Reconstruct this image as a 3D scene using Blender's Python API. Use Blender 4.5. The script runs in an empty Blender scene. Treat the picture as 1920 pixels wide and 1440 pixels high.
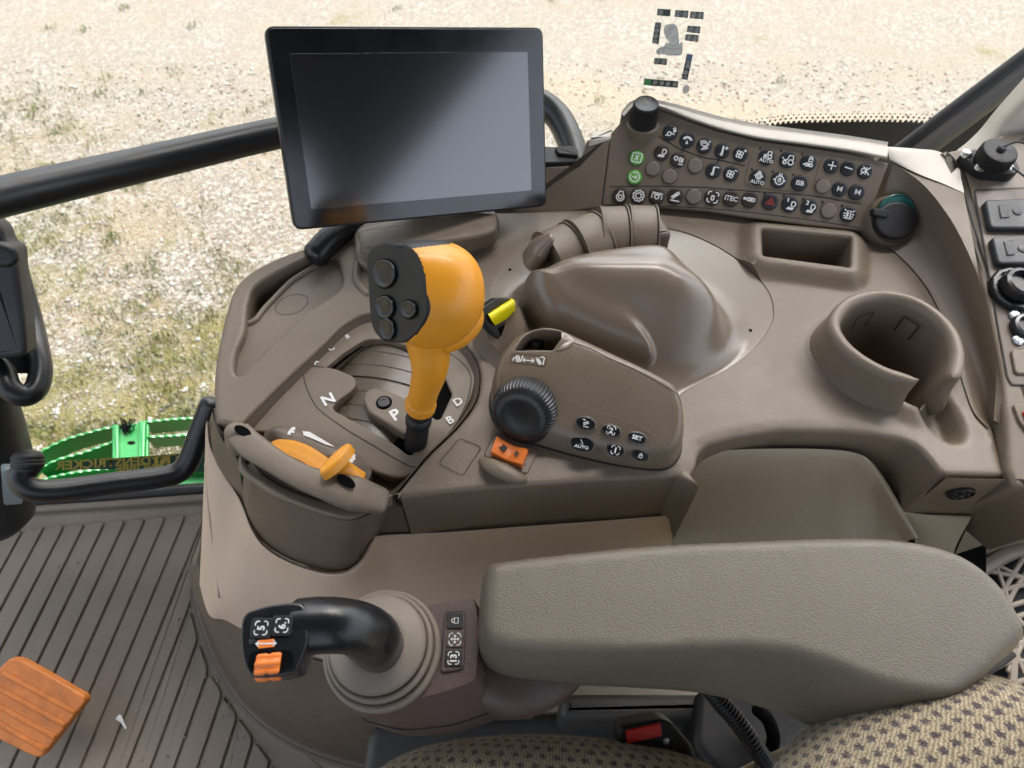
import bpy, bmesh, math, random
import numpy as np
from mathutils import Vector, Matrix, geometry
random.seed(7); RNG = np.random.default_rng(7)
SC = bpy.context.scene
COL = SC.collection
# ------------------------------------------------------------------ camera, world, sun, exposure
FPX = 1330.0; PITCH = math.radians(56); CAMH = 0.5
cd = bpy.data.cameras.new('camera'); cam = bpy.data.objects.new('camera', cd); COL.objects.link(cam)
cam.location = (0, 0, CAMH); cam.rotation_euler = (math.radians(90) - PITCH, 0, 0)
cd.sensor_width = 36; cd.lens = FPX / 1920 * 36; cd.clip_start = 0.02; cd.clip_end = 400
cd.dof.use_dof = True; cd.dof.focus_distance = 0.60; cd.dof.aperture_fstop = 11
SC.camera = cam
W = bpy.data.worlds.new('World'); SC.world = W; W.use_nodes = True
nt = W.node_tree; bg = nt.nodes['Background']
sky = nt.nodes.new('ShaderNodeTexSky'); sky.sky_type = 'NISHITA'; sky.sun_disc = False
SUN_EL, SUN_AZ = math.radians(58), math.radians(25)      # azimuth clockwise from +Y
sky.sun_elevation = SUN_EL; sky.sun_rotation = SUN_AZ; sky.dust_density = 5; sky.air_density = 1.0; sky.ozone_density = 0.6
hs = nt.nodes.new('ShaderNodeHueSaturation'); hs.inputs['Saturation'].default_value = .45      # thin bright overcast: paler than a clear sky
nt.links.new(sky.outputs[0], hs.inputs['Color']); nt.links.new(hs.outputs[0], bg.inputs[0]); bg.inputs[1].default_value = 0.15
sd = bpy.data.lights.new('sun', 'SUN'); sd.energy = 1.5; sd.angle = math.radians(40); sd.color = (1, .975, .94)
sun = bpy.data.objects.new('sun', sd); COL.objects.link(sun)
sdir = Vector((math.sin(SUN_AZ) * math.cos(SUN_EL), math.cos(SUN_AZ) * math.cos(SUN_EL), math.sin(SUN_EL)))
sun.rotation_euler = sdir.to_track_quat('Z', 'Y').to_euler()
vs = SC.view_settings; vs.view_transform = 'Standard'; vs.look = 'None'; vs.gamma = 1; vs.use_curve_mapping = False
vs.exposure = 1.8
SC.cycles.use_denoising = True; SC.cycles.max_bounces = 8; SC.cycles.transparent_max_bounces = 12
SC.cycles.caustics_reflective = False; SC.cycles.caustics_refractive = False
# ------------------------------------------------------------------ measuring helpers: where a sight line meets a real plane
FW = np.array([0, math.cos(PITCH), -math.sin(PITCH)]); UPV = np.array([0, math.sin(PITCH), math.cos(PITCH)])
CO = np.array([0, 0, CAMH])
def ray(u, v): return np.array([(u - 960) / FPX, 0, 0]) - (v - 720) / FPX * UPV + FW
def P(u, v, z=0.0):
    d = ray(u, v); return CO + d * ((z - CAMH) / d[2])
def PY(u, v, y):
    d = ray(u, v); return CO + d * (y / d[1])
def PD(u, v, dist):
    d = ray(u, v); return CO + d / np.linalg.norm(d) * dist
def PP(l): return [P(*q) for q in l]
def xy(l, z=0.0): return np.array([P(q[0], q[1], q[2] if len(q) > 2 else z)[:2] for q in l])
# ------------------------------------------------------------------ materials
def N(nt, t, **k):
    n = nt.nodes.new(t)
    for a, b in k.items():
        if a.startswith('i_'): n.inputs[a[2:].replace('_', ' ')].default_value = b
        elif a[0] == 'n' and a[1:].isdigit(): n.inputs[int(a[1:])].default_value = b
        else: setattr(n, a, b)
    return n
def mat(name, col, rough=.5, grain=0, gs=900, var=.06, spec=.5, coat=0, metal=0, vs_=14, rv=.06, dust=0, coatr=.1):
    m = bpy.data.materials.new(name); m.use_nodes = True; t = m.node_tree; L = t.links.new
    b = t.nodes['Principled BSDF']; b.inputs['Specular IOR Level'].default_value = spec
    b.inputs['Metallic'].default_value = metal; b.inputs['Coat Weight'].default_value = coat; b.inputs['Coat Roughness'].default_value = coatr
    tc = N(t, 'ShaderNodeTexCoord')
    n1 = N(t, 'ShaderNodeTexNoise', i_Scale=vs_, i_Detail=5, i_Roughness=.6); L(tc.outputs['Object'], n1.inputs['Vector'])
    c2 = [max(0, c * (1 - var * 2)) for c in col[:3]]; c3 = [c * (1 + var * 2) for c in col[:3]]
    mx = N(t, 'ShaderNodeMix', data_type='RGBA'); mx.inputs[6].default_value = (*c2, 1); mx.inputs[7].default_value = (*c3, 1)
    L(n1.outputs[0], mx.inputs[0]); out = mx.outputs[2]
    if dust:
        n3 = N(t, 'ShaderNodeTexNoise', i_Scale=420, i_Detail=3); L(tc.outputs['Object'], n3.inputs['Vector'])
        r3 = N(t, 'ShaderNodeMapRange', n1=.66, n2=.8, n3=0, n4=dust); L(n3.outputs[0], r3.inputs[0])
        m3 = N(t, 'ShaderNodeMix', data_type='RGBA'); m3.inputs[7].default_value = (.55, .5, .44, 1)
        L(r3.outputs[0], m3.inputs[0]); L(out, m3.inputs[6]); out = m3.outputs[2]
    L(out, b.inputs['Base Color'])
    n4 = N(t, 'ShaderNodeTexNoise', i_Scale=vs_ * 3, i_Detail=4); L(tc.outputs['Object'], n4.inputs['Vector'])
    r = N(t, 'ShaderNodeMapRange', n1=.3, n2=.7, n3=max(.02, rough - rv), n4=min(1, rough + rv)); L(n4.outputs[0], r.inputs[0]); L(r.outputs[0], b.inputs['Roughness'])
    if grain:
        n2 = N(t, 'ShaderNodeTexNoise', i_Scale=gs, i_Detail=2, i_Roughness=.55); L(tc.outputs['Object'], n2.inputs['Vector'])
        bp = N(t, 'ShaderNodeBump', i_Strength=grain, i_Distance=.0006); L(n2.outputs[0], bp.inputs['Height']); L(bp.outputs[0], b.inputs['Normal'])
    return m
M = {}
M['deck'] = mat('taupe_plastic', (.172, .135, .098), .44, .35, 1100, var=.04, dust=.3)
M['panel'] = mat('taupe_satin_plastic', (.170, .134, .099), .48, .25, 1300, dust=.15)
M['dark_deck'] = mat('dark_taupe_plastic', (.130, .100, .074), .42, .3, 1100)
M['gloss'] = mat('smooth_taupe_plastic', (.180, .143, .107), .30, .05, 900, var=.015, coat=.45, coatr=.22, rv=.015)
M['pod'] = mat('brown_satin_plastic', (.152, .117, .083), .36, .35, 1300, coat=.15, coatr=.25)
M['cream'] = mat('cream_plastic', (.68, .62, .54), .5, .3, 1000)
M['skin'] = mat('beige_leatherette', (.62, .475, .36), .6, .8, 700, var=.03)
M['skin2'] = mat('olive_leatherette', (.45, .38, .29), .6, .8, 700, var=.03)
M['arm'] = mat('grey_leatherette', (.135, .114, .086), .45, .7, 880, var=.03)
M['brown'] = mat('reddish_brown_plastic', (.085, .055, .047), .48, .4, 900, dust=.3)
M['boot'] = mat('taupe_rubber', (.20, .165, .13), .55, .2, 900)
M['black'] = mat('black_plastic', (.012, .013, .015), .38, .5, 900)
M['rubber'] = mat('black_rubber', (.010, .010, .011), .5, .4, 1200)
M['gripblack'] = mat('satin_black_grip', (.008, .009, .011), .30, .15, 900, coat=.2, coatr=.3)
M['paint'] = mat('black_tube_paint', (.010, .011, .013), .36, .1, 300, coat=.15, coatr=.3)
M['yellow'] = mat('amber_plastic', (.80, .33, .022), .38, .12, 900, var=.02, coat=.1)
M['bright'] = mat('yellow_toggle_plastic', (.90, .78, .0), .35, 0, var=.01)
M['orange'] = mat('orange_plastic', (.86, .22, .035), .4, .1, 900, var=.02)
M['pedal'] = mat('worn_orange_rubber', (.62, .19, .03), .45, .5, 500, var=.26, vs_=45, dust=1.0)
M['red'] = mat('red_plastic', (.60, .02, .012), .35, .1, var=.02)
M['white'] = mat('white_print', (.78, .78, .76), .6, 0, var=.01)
M['redprint'] = mat('red_print', (.42, .05, .03), .6, 0, var=.01)
M['blackprint'] = mat('black_print', (.015, .012, .01), .6, 0, var=.01)
M['bdark'] = mat('slate_button', (.018, .023, .029), .36, .25, 1500, var=.02)
M['bbrown'] = mat('brown_button', (.038, .024, .018), .4, .25, 1500, var=.02)
M['btan'] = mat('blank_button', (.20, .162, .137), .42, .2, 1500, var=.02)
M['bgreen'] = mat('green_button', (.13, .44, .06), .4, .1, 1500, var=.02)
M['mat'] = mat('ribbed_rubber_mat', (.200, .166, .125), .55, 1.0, 260, var=.07, dust=.4)
M['drum'] = mat('olive_drum_plastic', (.115, .092, .066), .3, .1, 300)
M['hole'] = mat('hole_shade_and_mud', (.004, .004, .004), .9, spec=.05)  # near-black that paints the shade inside holes; also colours the mud
M['seam'] = mat('dark_seam_shadow', (.02, .016, .014), .7)  # near-black for joint lines and for the painted shadow round the pod
M['steel'] = mat('zinc_screw', (.62, .64, .66), .28, 0, metal=1, var=.02)
M['green'] = mat('green_paint', (.014, .20, .042), .42, .3, 120, var=.08, coat=.3)
M['slate'] = mat('charcoal_cover', (.030, .032, .036), .45, .4, 600)
M['roofl'] = mat('dark_headliner', (.035, .034, .035), .9)
M['pillar'] = mat('pillar_trim', (.050, .048, .045), .5, .2)
M['foam'] = mat('blue_black_filter_foam', (.012, .018, .022), .9, 1.0, 600)
M['frame'] = mat('frit_black', (.008, .008, .009), .35)
M['grey'] = mat('grey_print', (.22, .26, .27), .5)
M['lgrey'] = mat('light_grey_print', (.62, .66, .66), .5)
M['dprint'] = mat('dark_print', (.035, .05, .055), .5)
M['bprint'] = mat('blue_print', (.10, .16, .30), .5)
M['gprint'] = mat('green_print', (.06, .30, .12), .5)
M['cable'] = mat('black_conduit', (.012, .012, .013), .4)
M['teal'] = mat('teal_ring', (.012, .10, .095), .3)
M['olive'] = mat('olive_film', (.02, .065, .05), .4)
M['gold'] = mat('gold_print', (.36, .30, .06), .5)
M['crumb'] = mat('dry_dirt', (.34, .27, .18), .9)
def screen_mat():
    m = bpy.data.materials.new('screen_glass'); m.use_nodes = True; b = m.node_tree.nodes['Principled BSDF']
    b.inputs['Base Color'].default_value = (.012, .013, .015, 1); b.inputs['Roughness'].default_value = .16
    b.inputs['Specular IOR Level'].default_value = 1.0; b.inputs['Coat Weight'].default_value = 1; b.inputs['Coat IOR'].default_value = 1.9; b.inputs['Coat Roughness'].default_value = .12
    return m
M['screen'] = screen_mat()
M['bezel'] = mat('screen_border', (.006, .007, .009), .2, coat=1, coatr=.14)
def glass_mat():
    m = bpy.data.materials.new('window_glass'); m.use_nodes = True; t = m.node_tree; t.nodes.clear()
    o = N(t, 'ShaderNodeOutputMaterial'); a = N(t, 'ShaderNodeBsdfTransparent'); g = N(t, 'ShaderNodeBsdfGlossy', i_Roughness=.02)
    a.inputs[0].default_value = (.95, .97, .955, 1); f = N(t, 'ShaderNodeFresnel', i_IOR=1.25)
    x = N(t, 'ShaderNodeMixShader'); t.links.new(f.outputs[0], x.inputs[0]); t.links.new(a.outputs[0], x.inputs[1]); t.links.new(g.outputs[0], x.inputs[2])
    t.links.new(x.outputs[0], o.inputs[0]); return m
M['glass'] = glass_mat()
# ------------------------------------------------------------------ objects
def obj(name, verts, faces, m, parent=None, angle=35, uvs=None, mats=None, midx=None):
    me = bpy.data.meshes.new(name)
    me.from_pydata([tuple(map(float, v)) for v in verts], [], [tuple(int(i) for i in f) for f in faces])
    bm = bmesh.new(); bm.from_mesh(me); bmesh.ops.recalc_face_normals(bm, faces=bm.faces); bm.to_mesh(me); bm.free()
    if uvs is not None:
        l = me.uv_layers.new(name='UVMap'); vi = np.empty(len(me.loops), np.int32); me.loops.foreach_get('vertex_index', vi)
        l.data.foreach_set('uv', np.asarray(uvs, np.float32)[vi].ravel())
    me.materials.append(M[m] if isinstance(m, str) else m)
    me.polygons.foreach_set('use_smooth', [True] * len(me.polygons))
    if angle < 180: me.set_sharp_from_angle(angle=math.radians(angle))
    o = bpy.data.objects.new(name, me); COL.objects.link(o)
    if parent is not None: o.parent = parent; o.matrix_parent_inverse = parent.matrix_world.inverted() if False else Matrix.Translation(-parent.location)
    return o
def thing(name, loc, label, cat, group=None):
    o = bpy.data.objects.new(name, None); COL.objects.link(o); o.location = tuple(map(float, loc)); o.empty_display_size = .02
    o['label'] = label; o['category'] = cat
    if group: o['group'] = group
    return o
def tag(o, label, cat, group=None):
    o['label'] = label; o['category'] = cat
    if group: o['group'] = group
    return o
class Geo:
    def __init__(s): s.v = []; s.f = []
    def add(s, v, f):
        n = len(s.v); s.v += [tuple(map(float, q)) for q in v]; s.f += [tuple(int(i) + n for i in g) for g in f]; return s
    def obj(s, name, m, parent=None, angle=35): return obj(name, s.v, s.f, m, parent, angle)
# ------------------------------------------------------------------ curves and lofts
def cr(pts, n, closed=False):
    """Catmull-Rom through pts, resampled to n points evenly along its length"""
    p = np.asarray(pts, float)
    if closed: q = np.vstack([p[-1], p, p[0], p[1]]); m = len(p)
    else: q = np.vstack([2 * p[0] - p[1], p, 2 * p[-1] - p[-2]]); m = len(p) - 1
    out = []
    for i in range(m):
        a, b, c, d = q[i:i + 4]
        t = np.linspace(0, 1, 17)[:-1, None]
        out.append(.5 * ((2 * b) + (c - a) * t + (2 * a - 5 * b + 4 * c - d) * t ** 2 + (3 * b - a - 3 * c + d) * t ** 3))
    out = np.vstack(out + [p[:1] if closed else p[-1:]])
    return lin(out, n, closed, True)
def lin(pts, n, closed=False, looped=False):
    p = np.asarray(pts, float)
    if closed and not looped: p = np.vstack([p, p[:1]])
    s = np.r_[0, np.cumsum(np.linalg.norm(np.diff(p, axis=0), axis=1))]
    t = np.linspace(0, s[-1], n + 1)[:-1] if closed else np.linspace(0, s[-1], n)
    return np.stack([np.interp(t, s, p[:, k]) for k in range(p.shape[1])], 1)
def rnd(poly, r, seg=5):
    """round the corners of a polygon (2-D or 3-D) with radius r (or one r each)"""
    p = np.asarray(poly, float); n = len(p); out = []
    for i in range(n):
        a, b, c = p[i - 1], p[i], p[(i + 1) % n]; ri = r[i] if hasattr(r, '__len__') else r
        if ri <= 0: out.append(b); continue
        d1 = a - b; d2 = c - b; l1 = np.linalg.norm(d1); l2 = np.linalg.norm(d2); k = min(ri, l1 * .48, l2 * .48)
        s = b + d1 / l1 * k; e = b + d2 / l2 * k
        for t in np.linspace(0, 1, seg + 1): out.append((1 - t) ** 2 * s + 2 * t * (1 - t) * b + t * t * e)
    return np.array(out)
def area(p): x, y = p[:, 0], p[:, 1]; return .5 * np.sum(x * np.roll(y, -1) - np.roll(x, -1) * y)
def ccw(p): p = np.asarray(p, float); return p if area(p) > 0 else p[::-1].copy()
def inset(p, d):
    """move a CCW 2-D polygon inwards by d"""
    e = np.roll(p, -1, 0) - p; e /= np.maximum(np.linalg.norm(e, axis=1, keepdims=True), 1e-9)
    nrm = np.stack([-e[:, 1], e[:, 0]], 1); m = nrm + np.roll(nrm, 1, 0)
    l = np.maximum(np.linalg.norm(m, axis=1, keepdims=True), 1e-6); m /= l
    c = np.clip(np.sum(m * nrm, 1, keepdims=True), .5, 1)
    return p + m * (d / c)
def loft(rings, cap0=False, cap1=False, closed=True):
    n = len(rings[0]); v = np.vstack(rings); f = []
    for i in range(len(rings) - 1):
        for j in range(n if closed else n - 1):
            k = (j + 1) % n; f.append((i * n + j, i * n + k, (i + 1) * n + k, (i + 1) * n + j))
    if cap0: f.append(tuple(range(n))[::-1])
    if cap1: f.append(tuple(range((len(rings) - 1) * n, len(rings) * n)))
    return v, f
def patch(rows, nu=40, nv=12, straight=False, uvscale=None):
    """smooth surface through rows of 3-D control points"""
    R = [np.asarray(r, float) for r in rows]; R = [(lin if straight else cr)(r, nu) for r in R]
    R = np.array(R); G = np.array([cr(R[:, j], nv) if len(R) > 2 else lin(R[:, j], nv) for j in range(nu)])
    v = G.reshape(-1, 3); f = [(j * nv + i, (j + 1) * nv + i, (j + 1) * nv + i + 1, j * nv + i + 1) for j in range(nu - 1) for i in range(nv - 1)]
    return v, f, G
def patch_same(rows, nu=40, nv=12):
    """as patch, but control point k of each row is joined to control point k of the next"""
    R = np.array([np.asarray(r, float) for r in rows]); k = R.shape[1]
    def dense(p, n):
        q = np.vstack([2 * p[0] - p[1], p, 2 * p[-1] - p[-2]]); o = []
        for t in np.linspace(0, len(p) - 1, n):
            i = min(int(t), len(p) - 2); s = t - i; a, b, c, d = q[i:i + 4]
            o.append(.5 * ((2 * b) + (c - a) * s + (2 * a - 5 * b + 4 * c - d) * s ** 2 + (3 * b - a - 3 * c + d) * s ** 3))
        return np.array(o)
    R = np.array([dense(r, nu) for r in R]); G = np.array([dense(R[:, j], nv) for j in range(nu)])
    v = G.reshape(-1, 3); f = [(j * nv + i, (j + 1) * nv + i, (j + 1) * nv + i + 1, j * nv + i + 1) for j in range(nu - 1) for i in range(nv - 1)]
    return v, f, G
def frames(p, up=None):
    p = np.asarray(p, float); t = np.gradient(p, axis=0); t /= np.linalg.norm(t, axis=1, keepdims=True)
    u = np.cross(t[0], [0, 0, 1.0] if up is None else up)
    if np.linalg.norm(u) < 1e-3: u = np.cross(t[0], [1.0, 0, 0])
    u /= np.linalg.norm(u); U = []
    for k in t:
        u = u - k * (u @ k); u = u / np.linalg.norm(u); U.append(u)
    U = np.array(U); return t, U, np.cross(t, U)
def tube(pts, r, n=20, k=None, caps=True, smooth=True, sx=1, sy=1, power=2, up=None):
    p = cr(pts, k or len(pts) * 8) if smooth else np.asarray(pts, float)
    r = np.asarray(r, float)
    rr = np.interp(np.linspace(0, 1, len(p)), np.linspace(0, 1, len(r)), r) if r.ndim else np.full(len(p), float(r))
    t, U, V = frames(p, up); a = np.linspace(0, 2 * math.pi, n, endpoint=False)
    ca = np.sign(np.cos(a)) * np.abs(np.cos(a)) ** (2 / power); sa = np.sign(np.sin(a)) * np.abs(np.sin(a)) ** (2 / power)
    R = [p[i] + rr[i] * (sx * ca[:, None] * U[i] + sy * sa[:, None] * V[i]) for i in range(len(p))]
    if caps:
        def end(i, s):
            o = []
            for q in (math.radians(35), math.radians(62), math.radians(80)):
                o.append(p[i] + s * t[i] * rr[i] * .5 * math.sin(q) + rr[i] * math.cos(q) * (sx * ca[:, None] * U[i] + sy * sa[:, None] * V[i]))
            return o
        R = end(0, -1)[::-1] + R + end(-1, 1)
    return loft(R, caps, caps)
class Pl:
    """a real plane in the scene with its own 2-D axes; px() reads where a sight line meets it"""
    def __init__(s, o, ux, uy):
        s.o = np.asarray(o, float); s.x = np.asarray(ux, float); s.x /= np.linalg.norm(s.x)
        uy = np.asarray(uy, float); uy = uy - s.x * (uy @ s.x); s.y = uy / np.linalg.norm(uy); s.n = np.cross(s.x, s.y)
        if s.n @ (CO - s.o) < 0: s.n = -s.n
    def px(s, u, v, h=0):
        d = ray(u, v); q = CO + d * (((s.o + s.n * h - CO) @ s.n) / (d @ s.n)); q = q - s.o; return np.array([q @ s.x, q @ s.y])
    def pxs(s, l, h=0): return np.array([s.px(q[0], q[1], h) for q in l])
    def w(s, p, h=0):
        p = np.atleast_2d(np.asarray(p, float)); h = np.asarray(h, float)
        return s.o + p[:, :1] * s.x + p[:, 1:2] * s.y + (h[:, None] if h.ndim else h) * s.n
FLAT = Pl((0, 0, 0), (1, 0, 0), (0, 1, 0))
def prism(pl, poly, h0, h1, bev=.001, seg=4, dome=0):
    """plate with a rounded upper edge standing on plane pl"""
    p = ccw(poly); R = [pl.w(p, h0)]
    for a in np.linspace(0, math.pi / 2, seg + 1): R.append(pl.w(inset(p, bev * (1 - math.cos(a))), h1 - bev * (1 - math.sin(a))))
    q = inset(p, bev * 1.35); R.append(pl.w(q, h1)); c = q.mean(0)
    if dome:
        for s in (.85, .65, .4, .15): R.append(pl.w(c + (q - c) * s, h1 + dome * (1 - s * s)))
    return loft(R, True, True)
def circ(c, r, n=28, ry=None, rot=0):
    a = np.linspace(0, 2 * math.pi, n, endpoint=False); x = r * np.cos(a); y = (ry or r) * np.sin(a)
    return np.stack([c[0] + x * math.cos(rot) - y * math.sin(rot), c[1] + x * math.sin(rot) + y * math.cos(rot)], 1)
def lathe(pl, c, prof, n=40, rib=0, nrib=0, ribz=None, cap=True):
    """rings of (radius, height) round point c of plane pl"""
    R = []
    for i, (r, h) in enumerate(prof):
        a = np.linspace(0, 2 * math.pi, n, endpoint=False)
        rr = np.full(n, r)
        if nrib and (ribz is None or ribz[i]): rr = r - rib * (.5 + .5 * np.sign(np.cos(a * nrib)) * np.abs(np.cos(a * nrib)) ** .5) * (1 if ribz is None else ribz[i])
        R.append(pl.w(np.stack([c[0] + rr * np.cos(a), c[1] + rr * np.sin(a)], 1), h))
    return loft(R, cap, cap)
# ------------------------------------------------------------------ height surfaces
def seg_dist(pts, poly, closed=True):
    a = np.asarray(poly, float); b = np.roll(a, -1, 0) if closed else a[1:]
    if not closed: a = a[:-1]
    out = np.full(len(pts), 1e9)
    for s in range(0, len(pts), 4000):
        q = pts[s:s + 4000, None, :]; d = (b - a)[None]; t = np.clip(((q - a) * d).sum(2) / np.maximum((d * d).sum(2), 1e-12), 0, 1)
        out[s:s + 4000] = np.sqrt((((q - a) - d * t[..., None]) ** 2).sum(2)).min(1)
    return out
def inside(pts, poly):
    x, y = pts[:, 0], pts[:, 1]; r = np.zeros(len(pts), bool); n = len(poly)
    for i in range(n):
        x1, y1 = poly[i - 1]; x2, y2 = poly[i]
        if y1 == y2: continue
        r ^= ((y1 > y) != (y2 > y)) & (x < (x2 - x1) * (y - y1) / (y2 - y1) + x1)
    return r
def sdf(pts, poly): d = seg_dist(pts, poly); return np.where(inside(pts, poly), d, -d)      # positive inside
def ss(x, a, b): t = np.clip((x - a) / (b - a), 0, 1); return t * t * (3 - 2 * t)
def hsurf(outline, hf, sp=.003, holes=(), loops=(), near=None):
    """triangulated surface z = hf(x, y) inside outline, with holes cut and extra lines the edges follow"""
    outline = ccw(outline); lo, hi = outline.min(0), outline.max(0)
    gx, gy = np.meshgrid(np.arange(lo[0], hi[0], sp), np.arange(lo[1], hi[1], sp * .87)); gx[1::2] += sp / 2
    g = np.stack([gx.ravel(), gy.ravel()], 1); g = g[inside(g, outline)]
    lines = [(outline, True)] + [(np.asarray(h, float), True) for h in holes] + [(np.asarray(l, float), c) for l, c in loops]
    keep = np.ones(len(g), bool)
    for h in holes: keep &= ~inside(g, h)
    g = g[keep]; keep = np.ones(len(g), bool)
    for l, c in lines: keep &= seg_dist(g, l, c) > sp * .45
    g = g[keep]; V = []; E = []
    for l, c in lines:
        k = len(V); V += [Vector(q) for q in l]; m = len(l)
        E += [(k + i, k + (i + 1) % m) for i in range(m if c else m - 1)]
    V += [Vector(q) for q in g]
    r = geometry.delaunay_2d_cdt(V, E, [], 0, 1e-7, False)
    v = np.array([tuple(q) for q in r[0]]); f = np.array([t for t in r[2]])
    cen = v[f].mean(1); k = inside(cen, outline)
    for h in holes: k &= ~inside(cen, h)
    f = f[k]; z = hf(v)
    return np.column_stack([v, z]), f
def weld(name, parts, m, parent=None, angle=40, dist=1e-5):
    g = Geo()
    for v, f in parts: g.add(v, f)
    me = bpy.data.meshes.new(name); me.from_pydata(g.v, [], g.f)
    bm = bmesh.new(); bm.from_mesh(me); bmesh.ops.remove_doubles(bm, verts=bm.verts, dist=dist)
    bmesh.ops.recalc_face_normals(bm, faces=bm.faces); bm.to_mesh(me); bm.free()
    me.materials.append(M[m]); me.polygons.foreach_set('use_smooth', [True] * len(me.polygons)); me.set_sharp_from_angle(angle=math.radians(angle))
    o = bpy.data.objects.new(name, me); COL.objects.link(o)
    if parent is not None: o.parent = parent; o.matrix_parent_inverse = Matrix.Translation(-parent.location)
    return o
def lip(poly, zt, r, depth, out=False, draft=0., floor=False, seg=5):
    """rounded edge and wall from an outline: into a hole (out=False) or down outside (out=True)"""
    p = ccw(poly); z = zt if np.ndim(zt) else np.full(len(p), float(zt)); s = -1 if out else 1; R = []
    for a in np.linspace(0, math.pi / 2, seg + 1): R.append(np.column_stack([inset(p, s * r * math.sin(a)), z - r * (1 - math.cos(a))]))
    q = inset(p, s * (r + draft)); R.append(np.column_stack([q, np.full(len(p), -depth) if np.ndim(depth) == 0 else depth]))
    return loft(R, False, floor)
# ------------------------------------------------------------------ print: strokes and letters on a plane
def stroke(pl, pts, w, h, closed=False):
    p = np.asarray(pts, float); n = len(p)
    t = (np.roll(p, -1, 0) - np.roll(p, 1, 0)) if closed else np.gradient(p, axis=0)
    t /= np.maximum(np.linalg.norm(t, axis=1, keepdims=True), 1e-9); nn = np.stack([-t[:, 1], t[:, 0]], 1) * w / 2
    a = pl.w(p + nn, h); b = pl.w(p - nn, h); f = [(i, (i + 1) % n, n + (i + 1) % n, n + i) for i in range(n if closed else n - 1)]
    return np.vstack([a, b]), f
_T = {}
def text_geo(s, bold=.0):
    if (s, bold) in _T: return _T[(s, bold)]
    c = bpy.data.curves.new('t', 'FONT'); c.body = s; c.size = 1; c.align_x = 'CENTER'; c.align_y = 'CENTER'; c.offset = bold; c.resolution_u = 2
    o = bpy.data.objects.new('t', c); COL.objects.link(o); dg = bpy.context.evaluated_depsgraph_get(); me = bpy.data.meshes.new_from_object(o.evaluated_get(dg))
    v = np.array([q.co[:] for q in me.vertices]); f = [tuple(q.vertices) for q in me.polygons]
    bpy.data.objects.remove(o); bpy.data.curves.remove(c); bpy.data.meshes.remove(me)
    v[:, :2] -= (v[:, :2].max(0) + v[:, :2].min(0)) / 2
    _T[(s, bold)] = (v, f); return v, f
def text(pl, s, c, size, h, rot=0, bold=.02, mirror=False, sx=1):
    v, f = text_geo(s, bold); p = v[:, :2] * size * np.array([sx * (-1 if mirror else 1), 1])
    p = np.stack([p[:, 0] * math.cos(rot) - p[:, 1] * math.sin(rot), p[:, 0] * math.sin(rot) + p[:, 1] * math.cos(rot)], 1) + c
    return pl.w(p, h), f
def arc(c, r, a0, a1, n=12, ry=None):
    a = np.radians(np.linspace(a0, a1, n)); return [(c[0] + r * math.cos(t), c[1] + (ry or r) * math.sin(t)) for t in a]
def box(c=0, d=0, w=.6, h=.5, r=.12): return [tuple(q) for q in rnd([(c - w, d - h), (c + w, d - h), (c + w, d + h), (c - w, d + h)], r, 3)]
def cl(p): return ('c', p)
def tractor(x=0, y=0, s=1):
    T = lambda l: [(x + a * s, y + b * s) for a, b in l]
    return [cl(T(arc((.35, -.25), .27, 0, 345, 12))), cl(T(arc((-.3, -.35), .17, 0, 340, 10))), T([(-.5, -.1), (-.1, -.05), (0, .15), (.05, .45), (.5, .45), (.55, .05)])]
def fan(x=-.12, y=-.1): return [cl(arc((x + .26 * math.cos(a), y + .26 * math.sin(a)), .19, 0, 340, 10)) for a in (.6, 2.2, 3.8, 5.3)]
def plus(x, y, s=.16): return [[(x - s, y), (x + s, y)], [(x, y - s), (x, y + s)]]
def lamp(x=.1, y=.1): return [cl([(x - .05, y + .3), (x - .05, y - .2), (x + .2, y - .25)] + arc((x + .12, y + .05), .28, -50, 120, 8))] + [[(x - .18 + k * .13 - .1, y - .35), (x - .38 + k * .15 - .1, y - .62)] for k in range(5)]
def lock(x, y, s=1): return [cl([(x + a * s, y + b * s) for a, b in [(-.2, -.2), (.2, -.2), (.2, .08), (-.2, .08)]]), [(x + a * s, y + b * s) for a, b in [(-.14, .08)] + arc((0, .16), .14, 180, 0, 6) + [(.14, .08)]]]
def corner(r=.62): return [[(-r, -.2), (-r, -.45), (-.45, -r), (-.2, -r)], [(r, -.2), (r, -.45), (.45, -r), (.2, -r)], [(-r, .2), (-r, .45), (-.45, r), (-.2, r)], [(r, .2), (r, .45), (.45, r), (.2, r)]]
def gear(r=.5, n=9):
    o = []
    for k in range(n):
        a = 2 * math.pi * k / n
        for d, q in ((-.2, 1), (.0, 1.28), (.25, 1.28), (.4, 1)): o.append((r * q * math.cos(a + d), r * q * math.sin(a + d)))
    return [cl(o), cl(arc((0, 0), r * .62, 0, 345, 14))]
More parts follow.
